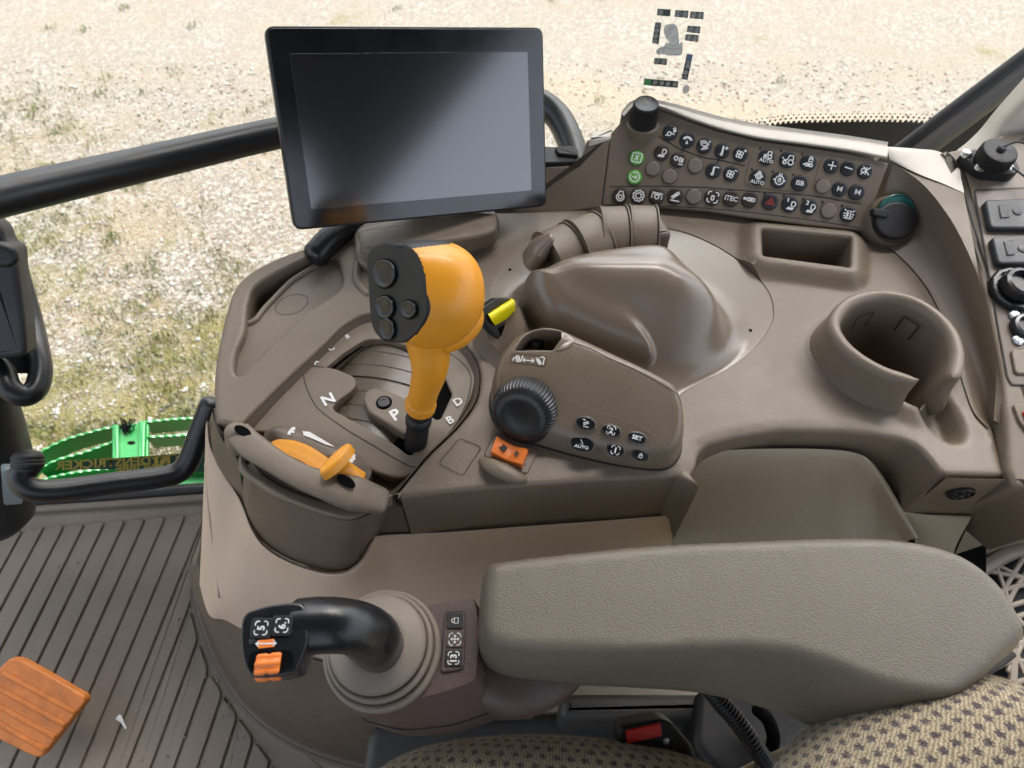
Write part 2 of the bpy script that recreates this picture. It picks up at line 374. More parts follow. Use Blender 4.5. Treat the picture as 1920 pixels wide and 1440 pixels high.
ICON = {
 'x': [cl(box(0, 0, .55, .52, .15)), [(-.2, .3), (.2, -.3)], [(.2, .3), (-.2, -.3)]],
 'exit': [arc((0, 0), .55, 130, -220 + 130 + 50, 16), arc((0, 0), .55, 150, 400, 18), [(-.3, 0), (.25, 0)], [(.05, .2), (.27, 0), (.05, -.2)]],
 'lamp': lamp(), 'lamp1': lamp(.2, 0) + [[(-.45, .5), (-.33, .6), (-.33, .2)]], 'lamp2': lamp(.2, 0) + [[(-.5, .55), (-.3, .6), (-.25, .45), (-.5, .2), (-.22, .2)]],
 'gearbars': [cl([(-.3 + a * .38, .1 + b * .38) for a, b in gear()[0][1]])] + [[(.15 + k * .2, .35 - k * .05), (.15 + k * .2, -.3)] for k in range(3)] + [[(.1, -.5), (.65, -.5)]],
 'talk': [cl(arc((-.1, -.2), .22, 0, 340)), [(-.5, -.5), (-.3, -.35)], arc((0, .1), .45, -10, 60, 6), arc((.1, .2), .5, -10, 60, 6), [(.3, .1), (.6, .3)], [(.2, -.1), (.55, -.2)]],
 'phone': [arc((0, -.25), .6, 30, 150, 10), arc((0, -.2), .42, 35, 145, 8), [(-.55, .05), (-.3, 0)], [(.55, .05), (.3, 0)], [(0, -.1), (0, -.5)], [(-.15, -.35), (0, -.5), (.15, -.35)]],
 'screenair': [cl([(-.6, .4), (-.1, .55), (.3, .3), (.1, -.1), (-.4, 0)]), [(-.4, .25), (.1, .3)], [(-.2, -.3), (.3, -.1), (.5, .35)], [(-.3, -.5), (.1, -.4), (.5, -.2)], [(.35, .5), (.6, .6)]],
 'tplus': [[(-.05, .55), (-.05, -.35)], cl(arc((-.05, -.45), .13, 0, 340, 8)), [(.05, .55), (.05, -.35)]] + plus(.42, .35, .2), 'tminus': [[(-.05, .45), (-.05, -.35)], cl(arc((-.05, -.45), .13, 0, 340, 8)), [(.05, .45), (.05, -.35)], [(.1, .45), (.6, .4)]],
 'fplus': fan() + plus(.45, .42), 'fminus': fan() + [[(.25, .42), (.62, .38)]],
 'pluss': plus(0, 0, .5), 'minuss': [[(-.5, .05), (.5, -.05)]],
 'mute': [cl([(-.5, .15), (-.25, .2), (.05, .45), (.05, -.45), (-.25, -.2), (-.5, -.2)]), [(-.5, -.5), (.5, .5)], [(-.4, .5), (.5, -.45)]],
 'prev': [[(-.3, .3), (-.3, -.3)], cl([(-.2, 0), (.2, .28), (.2, -.28)]), [(0, 0), (.2, 0)]], 'next': [[(.3, .3), (.3, -.3)], cl([(.2, 0), (-.2, .28), (-.2, -.28)]), [(0, 0), (-.2, 0)]],
 'tauto': tractor(0, .25, .8), 'tr': tractor(0, 0, 1.05) + [[(-.7, .1), (-.5, .1)]], 'cyl': [cl(box(.1, 0, .42, .16, .1)), [(-.35, 0), (-.6, 0)], cl(arc((-.62, 0), .1, 0, 330, 8)), [(-.1, 0), (.3, 0)]],
 'cyllock': [cl(box(.05, -.3, .4, .14, .1)), [(-.35, -.3), (-.62, -.3)], [(-.15, -.3), (.2, -.3)]] + lock(.15, .3, 1.1),
 'axauto': [cl(arc((0, .15), .34, 0, 345, 16)), cl(arc((0, .15), .17, 0, 340, 10)), [(-.1, .5), (-.1, .72)], [(.1, .5), (.1, .72)], [(-.5, .15), (-.34, .15)], [(.5, .15), (.34, .15)]],
 'ax': [cl(arc((0, -.05), .48, 0, 345, 18)), [(-.12, .45), (-.12, .72)], [(.12, .45), (.12, .72)], [(-.7, -.05), (-.4, -.05)], [(.7, -.05), (.4, -.05)]] + lock(0, -.05, .8),
 'engine': [cl([(-.22, .5), (.22, .5), (.22, .3)] + arc((0, -.12), .42, 50, -230, 14) + [(-.22, .3)]), cl(arc((0, -.12), .22, 0, 340, 10))],
 'gear': gear(), 'pto': [[(-.55, -.3), (-.55, .35), (.55, .35), (.55, -.3)], cl([(a * .4, b * .4 - .08) for a, b in gear()[0][1]]), [(-.45, .2), (.45, .2)]],
 'hitch': [cl([(-.45, -.2), (-.3, -.35), (.42, .35), (.28, .5), (.1, .4)]), [(-.5, -.52), (.55, -.52)], [(-.28, -.18), (.25, .33)]],
 'joy': [*corner(.58), cl(box(0, -.1, .14, .22, .1)), [(-.2, .15), (.2, .15)]], 'hazard': [cl([(-.5, -.35), (.5, -.35), (0, .5)]), cl([(-.25, -.2), (.25, -.2), (0, .2)])],
 'beacon': [[(-.2, -.4), (-.2, .35), (.2, .35), (.2, -.4)], [(-.45, -.5), (.45, -.5)], [(-.08, -.3), (-.08, .2)], [(-.35, 0), (-.6, 0)], [(-.35, .3), (-.58, .45)], [(.35, 0), (.6, 0)], [(.35, .3), (.58, .45)], [(-.35, -.25), (-.55, -.3)], [(.35, -.25), (.55, -.3)]],
 'raise': [cl([(-.35, -.05), (.35, .3), (.45, .1), (-.25, -.25)]), [(-.3, -.5), (.5, -.5)], [(-.55, .45), (-.3, .5), (-.1, .35)]], 'auto': [cl([(-.25, .6), (.15, -.05), (-.3, -.1), (.1, .1)])],
 'frame': corner(.6), 'lockb': lock(0, -.05, 1.4), 'padl': [*lock(0, -.1, 1.5)], 'cross': [*corner(.65), [(-.45, 0), (.45, 0)], [(0, -.45), (0, .45)], [(-.3, .15), (-.45, 0), (-.3, -.15)], [(.3, .15), (.45, 0), (.3, -.15)], [(-.15, .3), (0, .45), (.15, .3)], [(-.15, -.3), (0, -.45), (.15, -.3)]],
}
def icon(pl, name, c, r, h, rot=0, w=.13, txt=None, ty=0, ts=.5, sy=1):
    """one glyph as flat strokes, r = button radius"""
    g = Geo(); R = lambda p: np.array([(c[0] + r * (a * math.cos(rot) - b * sy * math.sin(rot)), c[1] + r * (a * math.sin(rot) + b * sy * math.cos(rot))) for a, b in p])
    for s in ICON.get(name, []):
        closed = isinstance(s, tuple); g.add(*stroke(pl, R(s[1] if closed else s), r * w, h, closed)); h += 4e-6
    if txt: q = R([(0, ty)])[0]; g.add(*text(pl, txt, q, r * ts, h, rot, .025))
    return g
# ================================================================== SETTING: ground, gravel, grass
GZ = -2.2
def ground_mat():
    m = bpy.data.materials.new('gravel_ground'); m.use_nodes = True; t = m.node_tree; L = t.links.new; b = t.nodes['Principled BSDF']; b.inputs['Roughness'].default_value = .9
    tc = N(t, 'ShaderNodeTexCoord'); 
    wp = N(t, 'ShaderNodeTexNoise', i_Scale=40, i_Detail=2); L(tc.outputs['Object'], wp.inputs['Vector'])
    ad = N(t, 'ShaderNodeMix', data_type='VECTOR'); ad.inputs[0].default_value = .012; L(tc.outputs['Object'], ad.inputs[4]); L(wp.outputs[1], ad.inputs[5])
    v1 = N(t, 'ShaderNodeTexVoronoi', i_Scale=105); L(ad.outputs[1], v1.inputs['Vector'])
    v2 = N(t, 'ShaderNodeTexVoronoi', i_Scale=48); L(ad.outputs[1], v2.inputs['Vector'])
    sp = N(t, 'ShaderNodeSeparateColor'); L(v1.outputs['Color'], sp.inputs[0])
    cr1 = N(t, 'ShaderNodeValToRGB'); e = cr1.color_ramp.elements
    e[0].position = 0; e[0].color = (.10, .075, .05, 1); e[1].position = 1; e[1].color = (.46, .45, .43, 1)
    for p_, c_ in ((.2, (.17, .13, .085, 1)), (.4, (.22, .185, .14, 1)), (.6, (.24, .235, .225, 1)), (.8, (.33, .29, .235, 1))):
        x = e.new(p_); x.color = c_
    L(sp.outputs[0], cr1.inputs[0])
    sp2 = N(t, 'ShaderNodeSeparateColor'); L(v2.outputs['Color'], sp2.inputs[0])
    r2 = N(t, 'ShaderNodeMapRange', n1=.72, n2=.76); L(sp2.outputs[1], r2.inputs[0])
    m0 = N(t, 'ShaderNodeMix', data_type='RGBA'); m0.inputs[7].default_value = (.42, .41, .39, 1); L(r2.outputs[0], m0.inputs[0]); L(cr1.outputs[0], m0.inputs[6])
    # tan soil between the stones
    ns = N(t, 'ShaderNodeTexNoise', i_Scale=2.2, i_Detail=8, i_Roughness=.65); L(tc.outputs['Object'], ns.inputs['Vector'])
    rs = N(t, 'ShaderNodeMapRange', n1=.42, n2=.66, n3=0, n4=.75); L(ns.outputs[0], rs.inputs[0])
    m1 = N(t, 'ShaderNodeMix', data_type='RGBA'); m1.inputs[7].default_value = (.30, .225, .125, 1); L(rs.outputs[0], m1.inputs[0]); L(m0.outputs[2], m1.inputs[6])
    # wheel-packed sandy streak across the far yard
    sx = N(t, 'ShaderNodeSeparateXYZ'); L(tc.outputs['Object'], sx.inputs[0])
    nw = N(t, 'ShaderNodeTexNoise', i_Scale=1.3, i_Detail=5); L(tc.outputs['Object'], nw.inputs['Vector'])
    my = N(t, 'ShaderNodeMath', operation='MULTIPLY_ADD', n1=.9); L(nw.outputs[0], my.inputs[0]); L(sx.outputs[1], my.inputs[2])
    my2 = N(t, 'ShaderNodeMath', operation='MULTIPLY_ADD', n1=.22); L(sx.outputs[0], my2.inputs[0]); L(my.outputs[0], my2.inputs[2])
    dd = N(t, 'ShaderNodeMath', operation='SUBTRACT', n1=4.55); L(my2.outputs[0], dd.inputs[0]); da = N(t, 'ShaderNodeMath', operation='ABSOLUTE'); L(dd.outputs[0], da.inputs[0])
    rr = N(t, 'ShaderNodeMapRange', n1=.08, n2=.38, n3=1, n4=0); L(da.outputs[0], rr.inputs[0])
    gx = N(t, 'ShaderNodeMapRange', n1=-.6, n2=.6, n3=0, n4=1); L(sx.outputs[0], gx.inputs[0])
    mm = N(t, 'ShaderNodeMath', operation='MULTIPLY'); L(rr.outputs[0], mm.inputs[0]); L(gx.outputs[0], mm.inputs[1])
    mk = N(t, 'ShaderNodeMath', operation='MULTIPLY', n1=.75); L(mm.outputs[0], mk.inputs[0])
    m2 = N(t, 'ShaderNodeMix', data_type='RGBA'); m2.inputs[7].default_value = (.46, .33, .19, 1); L(mk.outputs[0], m2.inputs[0]); L(m1.outputs[2], m2.inputs[6])
    # paler yard further out
    fy = N(t, 'ShaderNodeMapRange', n1=2.0, n2=4.6, n3=0, n4=.62); L(my2.outputs[0], fy.inputs[0])
    m25 = N(t, 'ShaderNodeMix', data_type='RGBA'); m25.inputs[7].default_value = (.36, .335, .295, 1); L(fy.outputs[0], m25.inputs[0]); L(m2.outputs[2], m25.inputs[6])
    # moss and thin grass
    ng = N(t, 'ShaderNodeTexNoise', i_Scale=1.7, i_Detail=9, i_Roughness=.72); L(tc.outputs['Object'], ng.inputs['Vector'])
    gy = N(t, 'ShaderNodeMapRange', n1=1.4, n2=3.8, n3=.13, n4=-.08); L(my2.outputs[0], gy.inputs[0])
    ga = N(t, 'ShaderNodeMath', operation='ADD'); L(ng.outputs[0], ga.inputs[0]); L(gy.outputs[0], ga.inputs[1])
    gr = N(t, 'ShaderNodeMapRange', n1=.53, n2=.64, n3=0, n4=.75); L(ga.outputs[0], gr.inputs[0])
    m3 = N(t, 'ShaderNodeMix', data_type='RGBA'); m3.inputs[7].default_value = (.19, .17, .04, 1); L(gr.outputs[0], m3.inputs[0]); L(m25.outputs[2], m3.inputs[6])
    # darker gaps
    v3 = N(t, 'ShaderNodeTexVoronoi', i_Scale=105, feature='DISTANCE_TO_EDGE'); L(ad.outputs[1], v3.inputs['Vector'])
    r3 = N(t, 'ShaderNodeMapRange', n1=0, n2=.12, n3=.62, n4=1); L(v3.outputs['Distance'], r3.inputs[0])
    m4 = N(t, 'ShaderNodeMix', data_type='RGBA', blend_type='MULTIPLY'); m4.inputs[0].default_value = 1; L(m3.outputs[2], m4.inputs[6]); L(r3.outputs[0], m4.inputs[7])
    gn = N(t, 'ShaderNodeMix', data_type='RGBA', blend_type='MULTIPLY'); gn.inputs[0].default_value = 1; gn.inputs[7].default_value = (.84, .82, .78, 1); L(m4.outputs[2], gn.inputs[6]); L(gn.outputs[2], b.inputs['Base Color'])
    bp = N(t, 'ShaderNodeBump', i_Strength=.9, i_Distance=.012); L(v1.outputs['Distance'], bp.inputs['Height']); bp.invert = True; L(bp.outputs[0], b.inputs['Normal'])
    return m
M['ground'] = ground_mat()
g = obj('ground', [(-80, -60, GZ), (80, -60, GZ), (80, 140, GZ), (-80, 140, GZ)], [(0, 1, 2, 3)], 'ground'); g['kind'] = 'structure'
def stones(name, n, mname, smin, smax, seed, label):
    r = np.random.default_rng(seed); bm = bmesh.new(); bmesh.ops.create_icosphere(bm, subdivisions=1, radius=1)
    bv = np.array([v.co[:] for v in bm.verts]); bf = np.array([[v.index for v in f.verts] for f in bm.faces]); bm.free()
    yy = 1.0 + 3.4 * r.random(n) ** 1.5; xx = (r.random(n) - .5) * 2 * (1.1 + yy * .95)
    s = smin + (smax - smin) * r.random(n) ** 2.5; V = bv[None] * (1 + .28 * r.standard_normal((n, len(bv), 1)))
    V = V * s[:, None, None] * np.array([1, .8, .5]) * (.8 + .5 * r.random((n, 1, 3))); a = r.random(n) * 6.28
    ca, sa = np.cos(a)[:, None], np.sin(a)[:, None]; X = V[..., 0] * ca - V[..., 1] * sa; Y_ = V[..., 0] * sa + V[..., 1] * ca
    V = np.stack([X + xx[:, None], Y_ + yy[:, None], V[..., 2] + GZ + .15 * s[:, None]], 2).reshape(-1, 3)
    F = (bf[None] + (np.arange(n) * len(bv))[:, None, None]).reshape(-1, 3)
    me = bpy.data.meshes.new(name); me.vertices.add(len(V)); me.vertices.foreach_set('co', V.ravel()); me.loops.add(F.size); me.loops.foreach_set('vertex_index', F.ravel().astype(np.int32))
    me.polygons.add(len(F)); me.polygons.foreach_set('loop_start', (np.arange(len(F)) * 3).astype(np.int32)); me.update(calc_edges=True)
    me.materials.append(M[mname]); o = bpy.data.objects.new(name, me); COL.objects.link(o); o['kind'] = 'stuff'; o['label'] = label; o['category'] = 'gravel'
def stone_mat(name, stops):
    m = bpy.data.materials.new(name); m.use_nodes = True; t = m.node_tree; b = t.nodes['Principled BSDF']; b.inputs['Roughness'].default_value = .85
    tc = N(t, 'ShaderNodeTexCoord'); v = N(t, 'ShaderNodeTexNoise', i_Scale=22, i_Detail=1); t.links.new(tc.outputs['Object'], v.inputs[0])
    c = N(t, 'ShaderNodeValToRGB'); e = c.color_ramp.elements; e[0].position = .3; e[0].color = (*stops[0], 1); e[1].position = .7; e[1].color = (*stops[-1], 1)
    x = e.new(.5); x.color = (*stops[1], 1); t.links.new(v.outputs[0], c.inputs[0]); t.links.new(c.outputs[0], b.inputs['Base Color']); return m
M['stone_pale'] = stone_mat('pale_stone', [(.21, .175, .12), (.29, .275, .24), (.38, .375, .355)])
M['stone_tan'] = stone_mat('tan_stone', [(.12, .09, .06), (.20, .155, .105), (.22, .205, .185)])
stones('gravel', 16000, 'stone_pale', .004, .014, 1, 'pale cream and white gravel stones lying loose on the yard')
stones('gravel', 12000, 'stone_tan', .004, .012, 2, 'tan and grey gravel stones lying loose between the pale ones')
def grass():
    r = np.random.default_rng(5); V = []; F = []
    def tuft(x, y, n, h, sprd):
        for _ in range(n):
            a = r.random() * 6.28; l = h * (.5 + r.random()); w = .0022; bx, by = x + r.normal() * sprd, y + r.normal() * sprd; lean = l * .7 * r.random()
            dx, dy = math.cos(a), math.sin(a); k = len(V)
            V.extend([(bx - dy * w, by + dx * w, GZ), (bx + dy * w, by - dx * w, GZ), (bx + dx * lean * .4 + dy * w * .8, by + dy * lean * .4 - dx * w * .8, GZ + l * .65), (bx + dx * lean * .4 - dy * w * .8, by + dy * lean * .4 + dx * w * .8, GZ + l * .65), (bx + dx * lean, by + dy * lean, GZ + l)])
            F.extend([(k, k + 1, k + 2, k + 3), (k + 3, k + 2, k + 4)])
    for _ in range(80): y = 1.3 + 2.7 * r.random() ** 1.3; tuft((r.random() - .6) * 2.2 * y, y, 45, .03, .03)
    for _ in range(260): tuft(-1.15 + r.normal() * .5, 1.35 + abs(r.normal()) * .45, 30, .028, .045)
    for _ in range(160): y = 1.9 + 2.2 * r.random(); tuft(-1.35 * y * .62 + r.normal() * .5, y, 20, .024, .04)
    for _ in range(30): y = 3.2 + 2 * r.random(); tuft(-1.5 + r.normal() * 1.5, y, 22, .025, .025)
    o = obj('grass', V, F, 'grass', angle=180); o['kind'] = 'stuff'; o['label'] = 'thin yellow green grass and moss growing through the gravel'; o['category'] = 'grass'
M['grass'] = stone_mat('grass_blades', [(.07, .12, .018), (.14, .165, .03), (.22, .20, .065)])
grass()
# ================================================================== CAB SHELL: glass, roof, pillars, floor
def GY(z): return .80 + .12 * (z - .0) - .28 * max(0., -z) ** 1.35       # side glass bulges outwards
def GP(u, v, off=0.0):
    y = .8
    for _ in range(25): q = PY(u, v, y - off); y = .5 * y + .5 * GY(q[2])
    return PY(u, v, y - off)
zs = np.linspace(-.57, 1.02, 24)
sg = thing('side_window', (0, .8, 0), 'large curved clear side window pane looking out over the gravel', 'window')
v, f = loft([np.array([(x, GY(z), z) for x in np.linspace(-1.25, .78, 12)]) for z in zs], closed=False); obj('glass_pane', v, f, 'glass', sg, 180)
# printed black border with a dotted edge at the rear lower corner of the pane
g = Geo(); top = cr([(1340, 252), (1400, 242), (1480, 231), (1560, 229), (1640, 228), (1700, 229), (1750, 230), (1790, 222), (1850, 197), (1880, 186)], 120)
bot = [(1340 + 6 * i, 0) for i in range(1)]
A_ = [GP(*q, .002) for q in top]; B_ = [GP(q[0], q[1] + 150, .002) for q in top]
g.add(*loft([A_, B_], closed=False)); g.obj('printed_border', 'frit' if 'frit' in M else 'frame', sg, 180)
g = Geo()
for row, (dv, r_) in enumerate(((-1.5, 3.3), (-9, 2.2), (-15, 1.5))):
    pts = cr([(q[0], q[1] + dv) for q in top], 56)
    for k, q in enumerate(pts):
        if k < 2: continue
        q = q + np.array([5 * (row % 2), 0]); c = GP(q[0], q[1], .0022 + .0002 * row); e = GP(q[0] + r_, q[1], .0022 + .0002 * row); rr = np.linalg.norm(e - c)
        a = np.linspace(0, 2 * math.pi, 8, endpoint=False); g.add([c + rr * np.array([math.cos(t), 0, math.sin(t)]) for t in a], [tuple(range(8))])
g.obj('printed_dots', 'frame', sg, 180)
# roof with headliner, posts, and unseen panels added to block light round the driver
rf = thing('cab_roof', (0, -.1, 1.05), 'grey cab roof lining above the driver, out of the picture', 'roof')
g = Geo(); g.add(*prism(FLAT, rnd([(-1.0, -.85), (.85, -.85), (.85, .82), (-1.0, .82)], .15), 1.03, 1.16, .03)); g.obj('roof_panel', 'roofl', rf)
g = Geo(); g.add(*prism(FLAT, [(.83, -.85), (.87, -.85), (.87, .70), (.83, .70)], .73, 1.04, .004)); g.obj('screen_shade_beam', 'roofl', rf)  # unseen beam added to darken part of the screen reflection
cp = thing('cab_pillar', P(1800, 230, .0), 'black angled window pillar at the rear corner beside the beige trim', 'pillar', )
g = Geo(); a = PD(1694, 296, .97); b = PD(1960, 96, 1.06); d = (b - a) / np.linalg.norm(b - a)
g.add(*tube([a - d * .25, a, b, b + d * .9], .0165, 16, 12, smooth=False, sx=1.0, sy=.8, power=3.5)); g.obj('post', 'pillar', cp)
g = Geo(); o_ = np.array([-.015, -.002, .003]); g.add(*tube([a - d * .25 + o_, b + d * .9 + o_], .009, 10, 8, smooth=False)); g.obj('rubber_seal', 'rubber', cp)
dl_ = thing('far_light_block', (-.2, -.86, -.2), 'dark trim panel of the far cab door, outside the picture', 'door panel')
g = Geo(); g.add(*prism(FLAT, [(-1.1, -.90), (.8, -.90), (.8, -.86), (-1.1, -.86)], -.6, .12, .005)); g.obj('low_light_block', 'pillar', dl_)  # added low panel, cuts light coming from behind the camera
g = Geo(); g.add(*prism(FLAT, [(.12, -.90), (.60, -.90), (.60, -.86), (.12, -.86)], .12, 1.04, .005)); g.obj('tall_light_block', 'roofl', dl_)  # added tall panel, sized to darken the left of the screen reflection
fp = thing('front_pillar', (-1.0, .2, .2), 'dark cab post at the far front corner, outside the picture', 'pillar')
g = Geo(); g.add(*tube([(-1.12, .55, -.6), (-1.1, .6, 1.1)], .04, 12, 6, smooth=False)); g.add(*tube([(-1.1, -.8, -.6), (-1.1, -.75, 1.1)], .04, 12, 6, smooth=False)); g.add(*tube([(.8, -.8, -.6), (.8, -.75, 1.1)], .05, 12, 6, smooth=False)); g.obj('post', 'pillar', fp)
# floor
FZ = -.60
fl = obj('floor', [(-1.2, -.9, FZ - .006), (1.0, -.9, FZ - .006), (1.0, .47, FZ - .006), (-1.2, .47, FZ - .006), (-1.2, -.9, FZ - .2), (1.0, -.9, FZ - .2), (1.0, .47, FZ - .2), (-1.2, .47, FZ - .2)],
         [(0, 1, 2, 3), (4, 5, 6, 7), (0, 1, 5, 4), (1, 2, 6, 5), (2, 3, 7, 6), (3, 0, 4, 7)], 'mat'); fl['kind'] = 'structure'
# door sill and ribbed floor mat
sill = thing('door_sill', P(190, 940, -.585), 'taupe door sill with a black rubber seal along the outer edge', 'sill')
g = Geo(); R = [[(0 - 90, 1003, FZ), (385, 962, FZ), (700, 935, FZ)], [(-90, 978, FZ + .004), (385, 946, FZ + .004), (700, 920, FZ + .004)], [(-90, 969, FZ + .018), (385, 937, FZ + .018), (700, 910, FZ + .018)], [(-90, 958, FZ + .020), (385, 924, FZ + .020), (700, 900, FZ + .020)], [(-90, 956, FZ + .008), (385, 921, FZ + .008), (700, 898, FZ + .008)]]
v, f, _ = patch([PP(r) for r in R], 30, 18); g.add(v, f); g.obj('sill_plate', 'mat', sill, 50)
g = Geo(); g.add(*tube(PP([(-90, 953, FZ + .022), (0, 944, FZ + .022), (200, 931, FZ + .022), (385, 917, FZ + .022), (700, 895, FZ + .022)]), .0075, 12)); g.add(*tube(PP([(-90, 946, FZ + .014), (385, 911, FZ + .014), (700, 889, FZ + .014)]), .006, 12)); g.obj('rubber_seal', 'rubber', sill)
fm = thing('floor_mat', P(200, 1200, FZ), 'dark taupe ribbed rubber floor mat with diagonal raised strips', 'floor mat')
region = ccw(xy([(-260, 1022), (0, 1001), (76, 990), (380, 964), (384, 1000), (366, 1080), (357, 1140), (372, 1200), (393, 1262), (424, 1310), (452, 1352), (500, 1420), (560, 1500), (700, 1640), (-400, 1640)], FZ))
base_ = ccw(xy([(-300, 1012), (0, 990), (384, 952), (400, 1000), (385, 1090), (380, 1140), (395, 1200), (420, 1260), (450, 1300), (510, 1360), (600, 1440), (760, 1640), (-450, 1640)], FZ))
g = Geo(); g.add(*prism(FLAT, base_, FZ - .005, FZ, .002)); g.obj('mat_sheet', 'mat', fm)
d0 = P(272.7, 975.4, FZ)[:2]; d1 = P(63.8, 1440, FZ)[:2]; dr = (d0 - d1) / np.linalg.norm(d0 - d1); pn = np.array([dr[1], -dr[0]])
step = abs((P(235.5, 977.5, FZ)[:2] - P(311, 971, FZ)[:2]) @ pn) / 2.0
def halfplane(poly, n, c):
    o = []
    for i in range(len(poly)):
        a, b = poly[i - 1], poly[i]; da, db = a @ n - c, b @ n - c
        if (da < 0) != (db < 0): o.append(a + (b - a) * (da / (da - db)))
        if db < 0: o.append(b)
    return np.array(o)
g = Geo(); off0 = d0 @ pn
for k in range(-26, 22):
    s = off0 + (k - .86) * step; e = off0 + k * step
    q = halfplane(region, pn, e); q = halfplane(q, -pn, -s) if len(q) > 2 else q
    if len(q) < 3: continue
    q = q[np.r_[True, np.linalg.norm(np.diff(q, axis=0), axis=1) > .003]]
    if len(q) < 3 or abs(area(q)) < 4e-4: continue
    q = ccw(q); g.add(*prism(FLAT, rnd(q, .008, 3), FZ - .001, FZ + .0045, .0014, 3))
g.obj('raised_rib', 'mat', fm, 40)
# a bit of straw and crumbs of dirt on the mat
st = Geo(); st.add(*tube(PP([(222, 1345, FZ + .009), (228, 1352, FZ + .009), (236, 1366, FZ + .008)]), [.004, .0018, .0012], 8, 10, sy=.4)); so = st.obj('straw', 'white'); tag(so, 'small pale chaff flake lying on the ribbed floor mat', 'straw')
g = Geo(); r = np.random.default_rng(9)
for _ in range(170):
    u0, v0 = (r.normal(455, 45), r.normal(1330, 60)) if _ < 90 else (r.uniform(20, 420), r.uniform(1040, 1440)); c = P(u0, v0, FZ + .0055); s_ = .0007 + .0016 * r.random() ** 3
    V_c = c + s_ * r.normal(size=(4, 3)) * [1, 1, .5]; g.add(V_c, [(0, 1, 2), (0, 1, 3), (1, 2, 3), (0, 2, 3)])
o = g.obj('dirt', 'crumb', None, 180); o['kind'] = 'stuff'; o['label'] = 'tan dirt crumbs scattered over the ribbed floor mat'; o['category'] = 'dirt'
# console foot: rounded base between floor mat and side console
cf = thing('console_pedestal', P(560, 1330, FZ), 'dark brown rounded pedestal under the side console at the mat edge', 'pedestal')
rows = [[(372, 1060, -.2), (392, 1135, -.21), (440, 1160, -.22), (520, 1225, -.23), (600, 1245, -.24), (700, 1280, -.24), (800, 1300, -.24), (1000, 1290, -.24)],
        [(350, 1060, -.40), (378, 1150, -.40), (425, 1222, -.40), (490, 1290, -.40), (560, 1335, -.40), (660, 1372, -.40), (800, 1385, -.40), (1000, 1385, -.40)],
        [(362, 1070, -.575), (378, 1150, -.575), (412, 1235, -.575), (462, 1312, -.575), (535, 1370, -.575), (640, 1412, -.575), (800, 1440, -.575), (1000, 1450, -.575)],
        [(345, 1080, FZ + .002), (365, 1160, FZ + .002), (398, 1250, FZ + .002), (450, 1328, FZ + .002), (525, 1392, FZ + .002), (640, 1440, FZ + .002), (800, 1470, FZ + .002), (1000, 1480, FZ + .002)]]
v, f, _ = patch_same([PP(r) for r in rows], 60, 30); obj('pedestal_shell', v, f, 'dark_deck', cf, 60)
# seat riser behind it (grey box under the seat)
sr = thing('seat_riser', P(760, 1400, -.45), 'grey plastic riser box standing under the seat cushion', 'seat base')
g = Geo(); g.add(*prism(FLAT, rnd(xy([(690, 1355), (1120, 1325), (1560, 1325), (1900, 1330), (1900, 1700), (640, 1700)], -.33), .02), FZ, -.33, .012)); g.obj('riser_box', 'pillar', sr)
g = Geo(); g.add(*prism(FLAT, rnd(xy([(1050, 1300), (1640, 1300), (1640, 1345), (1050, 1350)], -.26), .01), -.4, -.26, .008)); g.obj('riser_rail', 'pillar', sr)
# ================================================================== OUTSIDE: green step guard and tubes
gg = thing('step_guard', P(200, 850, -.80), 'bright green serrated metal step guard outside the cab door', 'step')
gz = -.78; PLG = Pl((0, 0, gz), (1, 0, 0), (0, 1, 0))
def serr(px, z, w, th, n=160, amp=.0032, side=1):
    p = cr(PP([(a, b, z) for a, b in px]), n); t = np.gradient(p, axis=0); t /= np.linalg.norm(t, axis=1, keepdims=True); nn = np.stack([-t[:, 1], t[:, 0], t[:, 2] * 0], 1)
    s = np.cumsum(np.r_[0, np.linalg.norm(np.diff(p, axis=0), axis=1)]); tz = amp * np.abs(np.sin(s / .0085 * math.pi / 2))
    up_ = np.array([0, 0, 1.0]); R = [p + nn * th / 2 - up_ * w, p + nn * th / 2 + up_ * tz[:, None], p - nn * th / 2 + up_ * tz[:, None], p - nn * th / 2 - up_ * w]
    R.append(R[0]); return loft(R, closed=False)
g = Geo()
g.add(*serr([(62, 930), (40, 895), (60, 862), (110, 830), (180, 808), (232, 798)], gz, .045, .004)); g.add(*serr([(270, 792), (330, 786), (400, 784), (500, 786)], gz, .045, .004)); g.obj('outer_rail', 'green', gg, 30)
g = Geo(); g.add(*serr([(72, 880), (110, 862), (160, 848), (215, 828)], gz, .05, .004)); g.add(*serr([(275, 820), (330, 817), (400, 815), (500, 816)], gz, .04, .004)); g.obj('middle_rail', 'green', gg, 30)
g = Geo(); g.add(*serr([(72, 902), (130, 888), (220, 878), (320, 876), (400, 878), (500, 880)], gz - .02, .05, .004)); g.obj('inner_rail', 'green', gg, 30)
g = Geo(); g.add(*prism(PLG, rnd(xy([(212, 800), (232, 794), (262, 792), (278, 790), (276, 870), (212, 880)], gz), .012), -.008, -.001, .002))
g.add(*prism(PLG, rnd(xy([(214, 800), (226, 798), (226, 870), (214, 872)], gz), .004), -.004, .010, .003)); g.add(*prism(PLG, rnd(xy([(262, 794), (276, 792), (274, 862), (262, 864)], gz), .004), -.004, .010, .003)); g.obj('bracket', 'green', gg)
g = Geo(); g.add(*prism(PLG, rnd(xy([(58, 935), (64, 905), (120, 893), (250, 886), (400, 882), (560, 882), (560, 960), (58, 960)], gz - .05), .01), -.058, -.05, .003)); g.obj('tread_plate', 'green', gg)
g = Geo(); g.add(*prism(PLG, circ(xy([(246, 830)], gz)[0], .008, 20, .004), -.001, .0004, .0002)); g.obj('slot', 'hole', gg)
g = Geo(); r = np.random.default_rng(3)
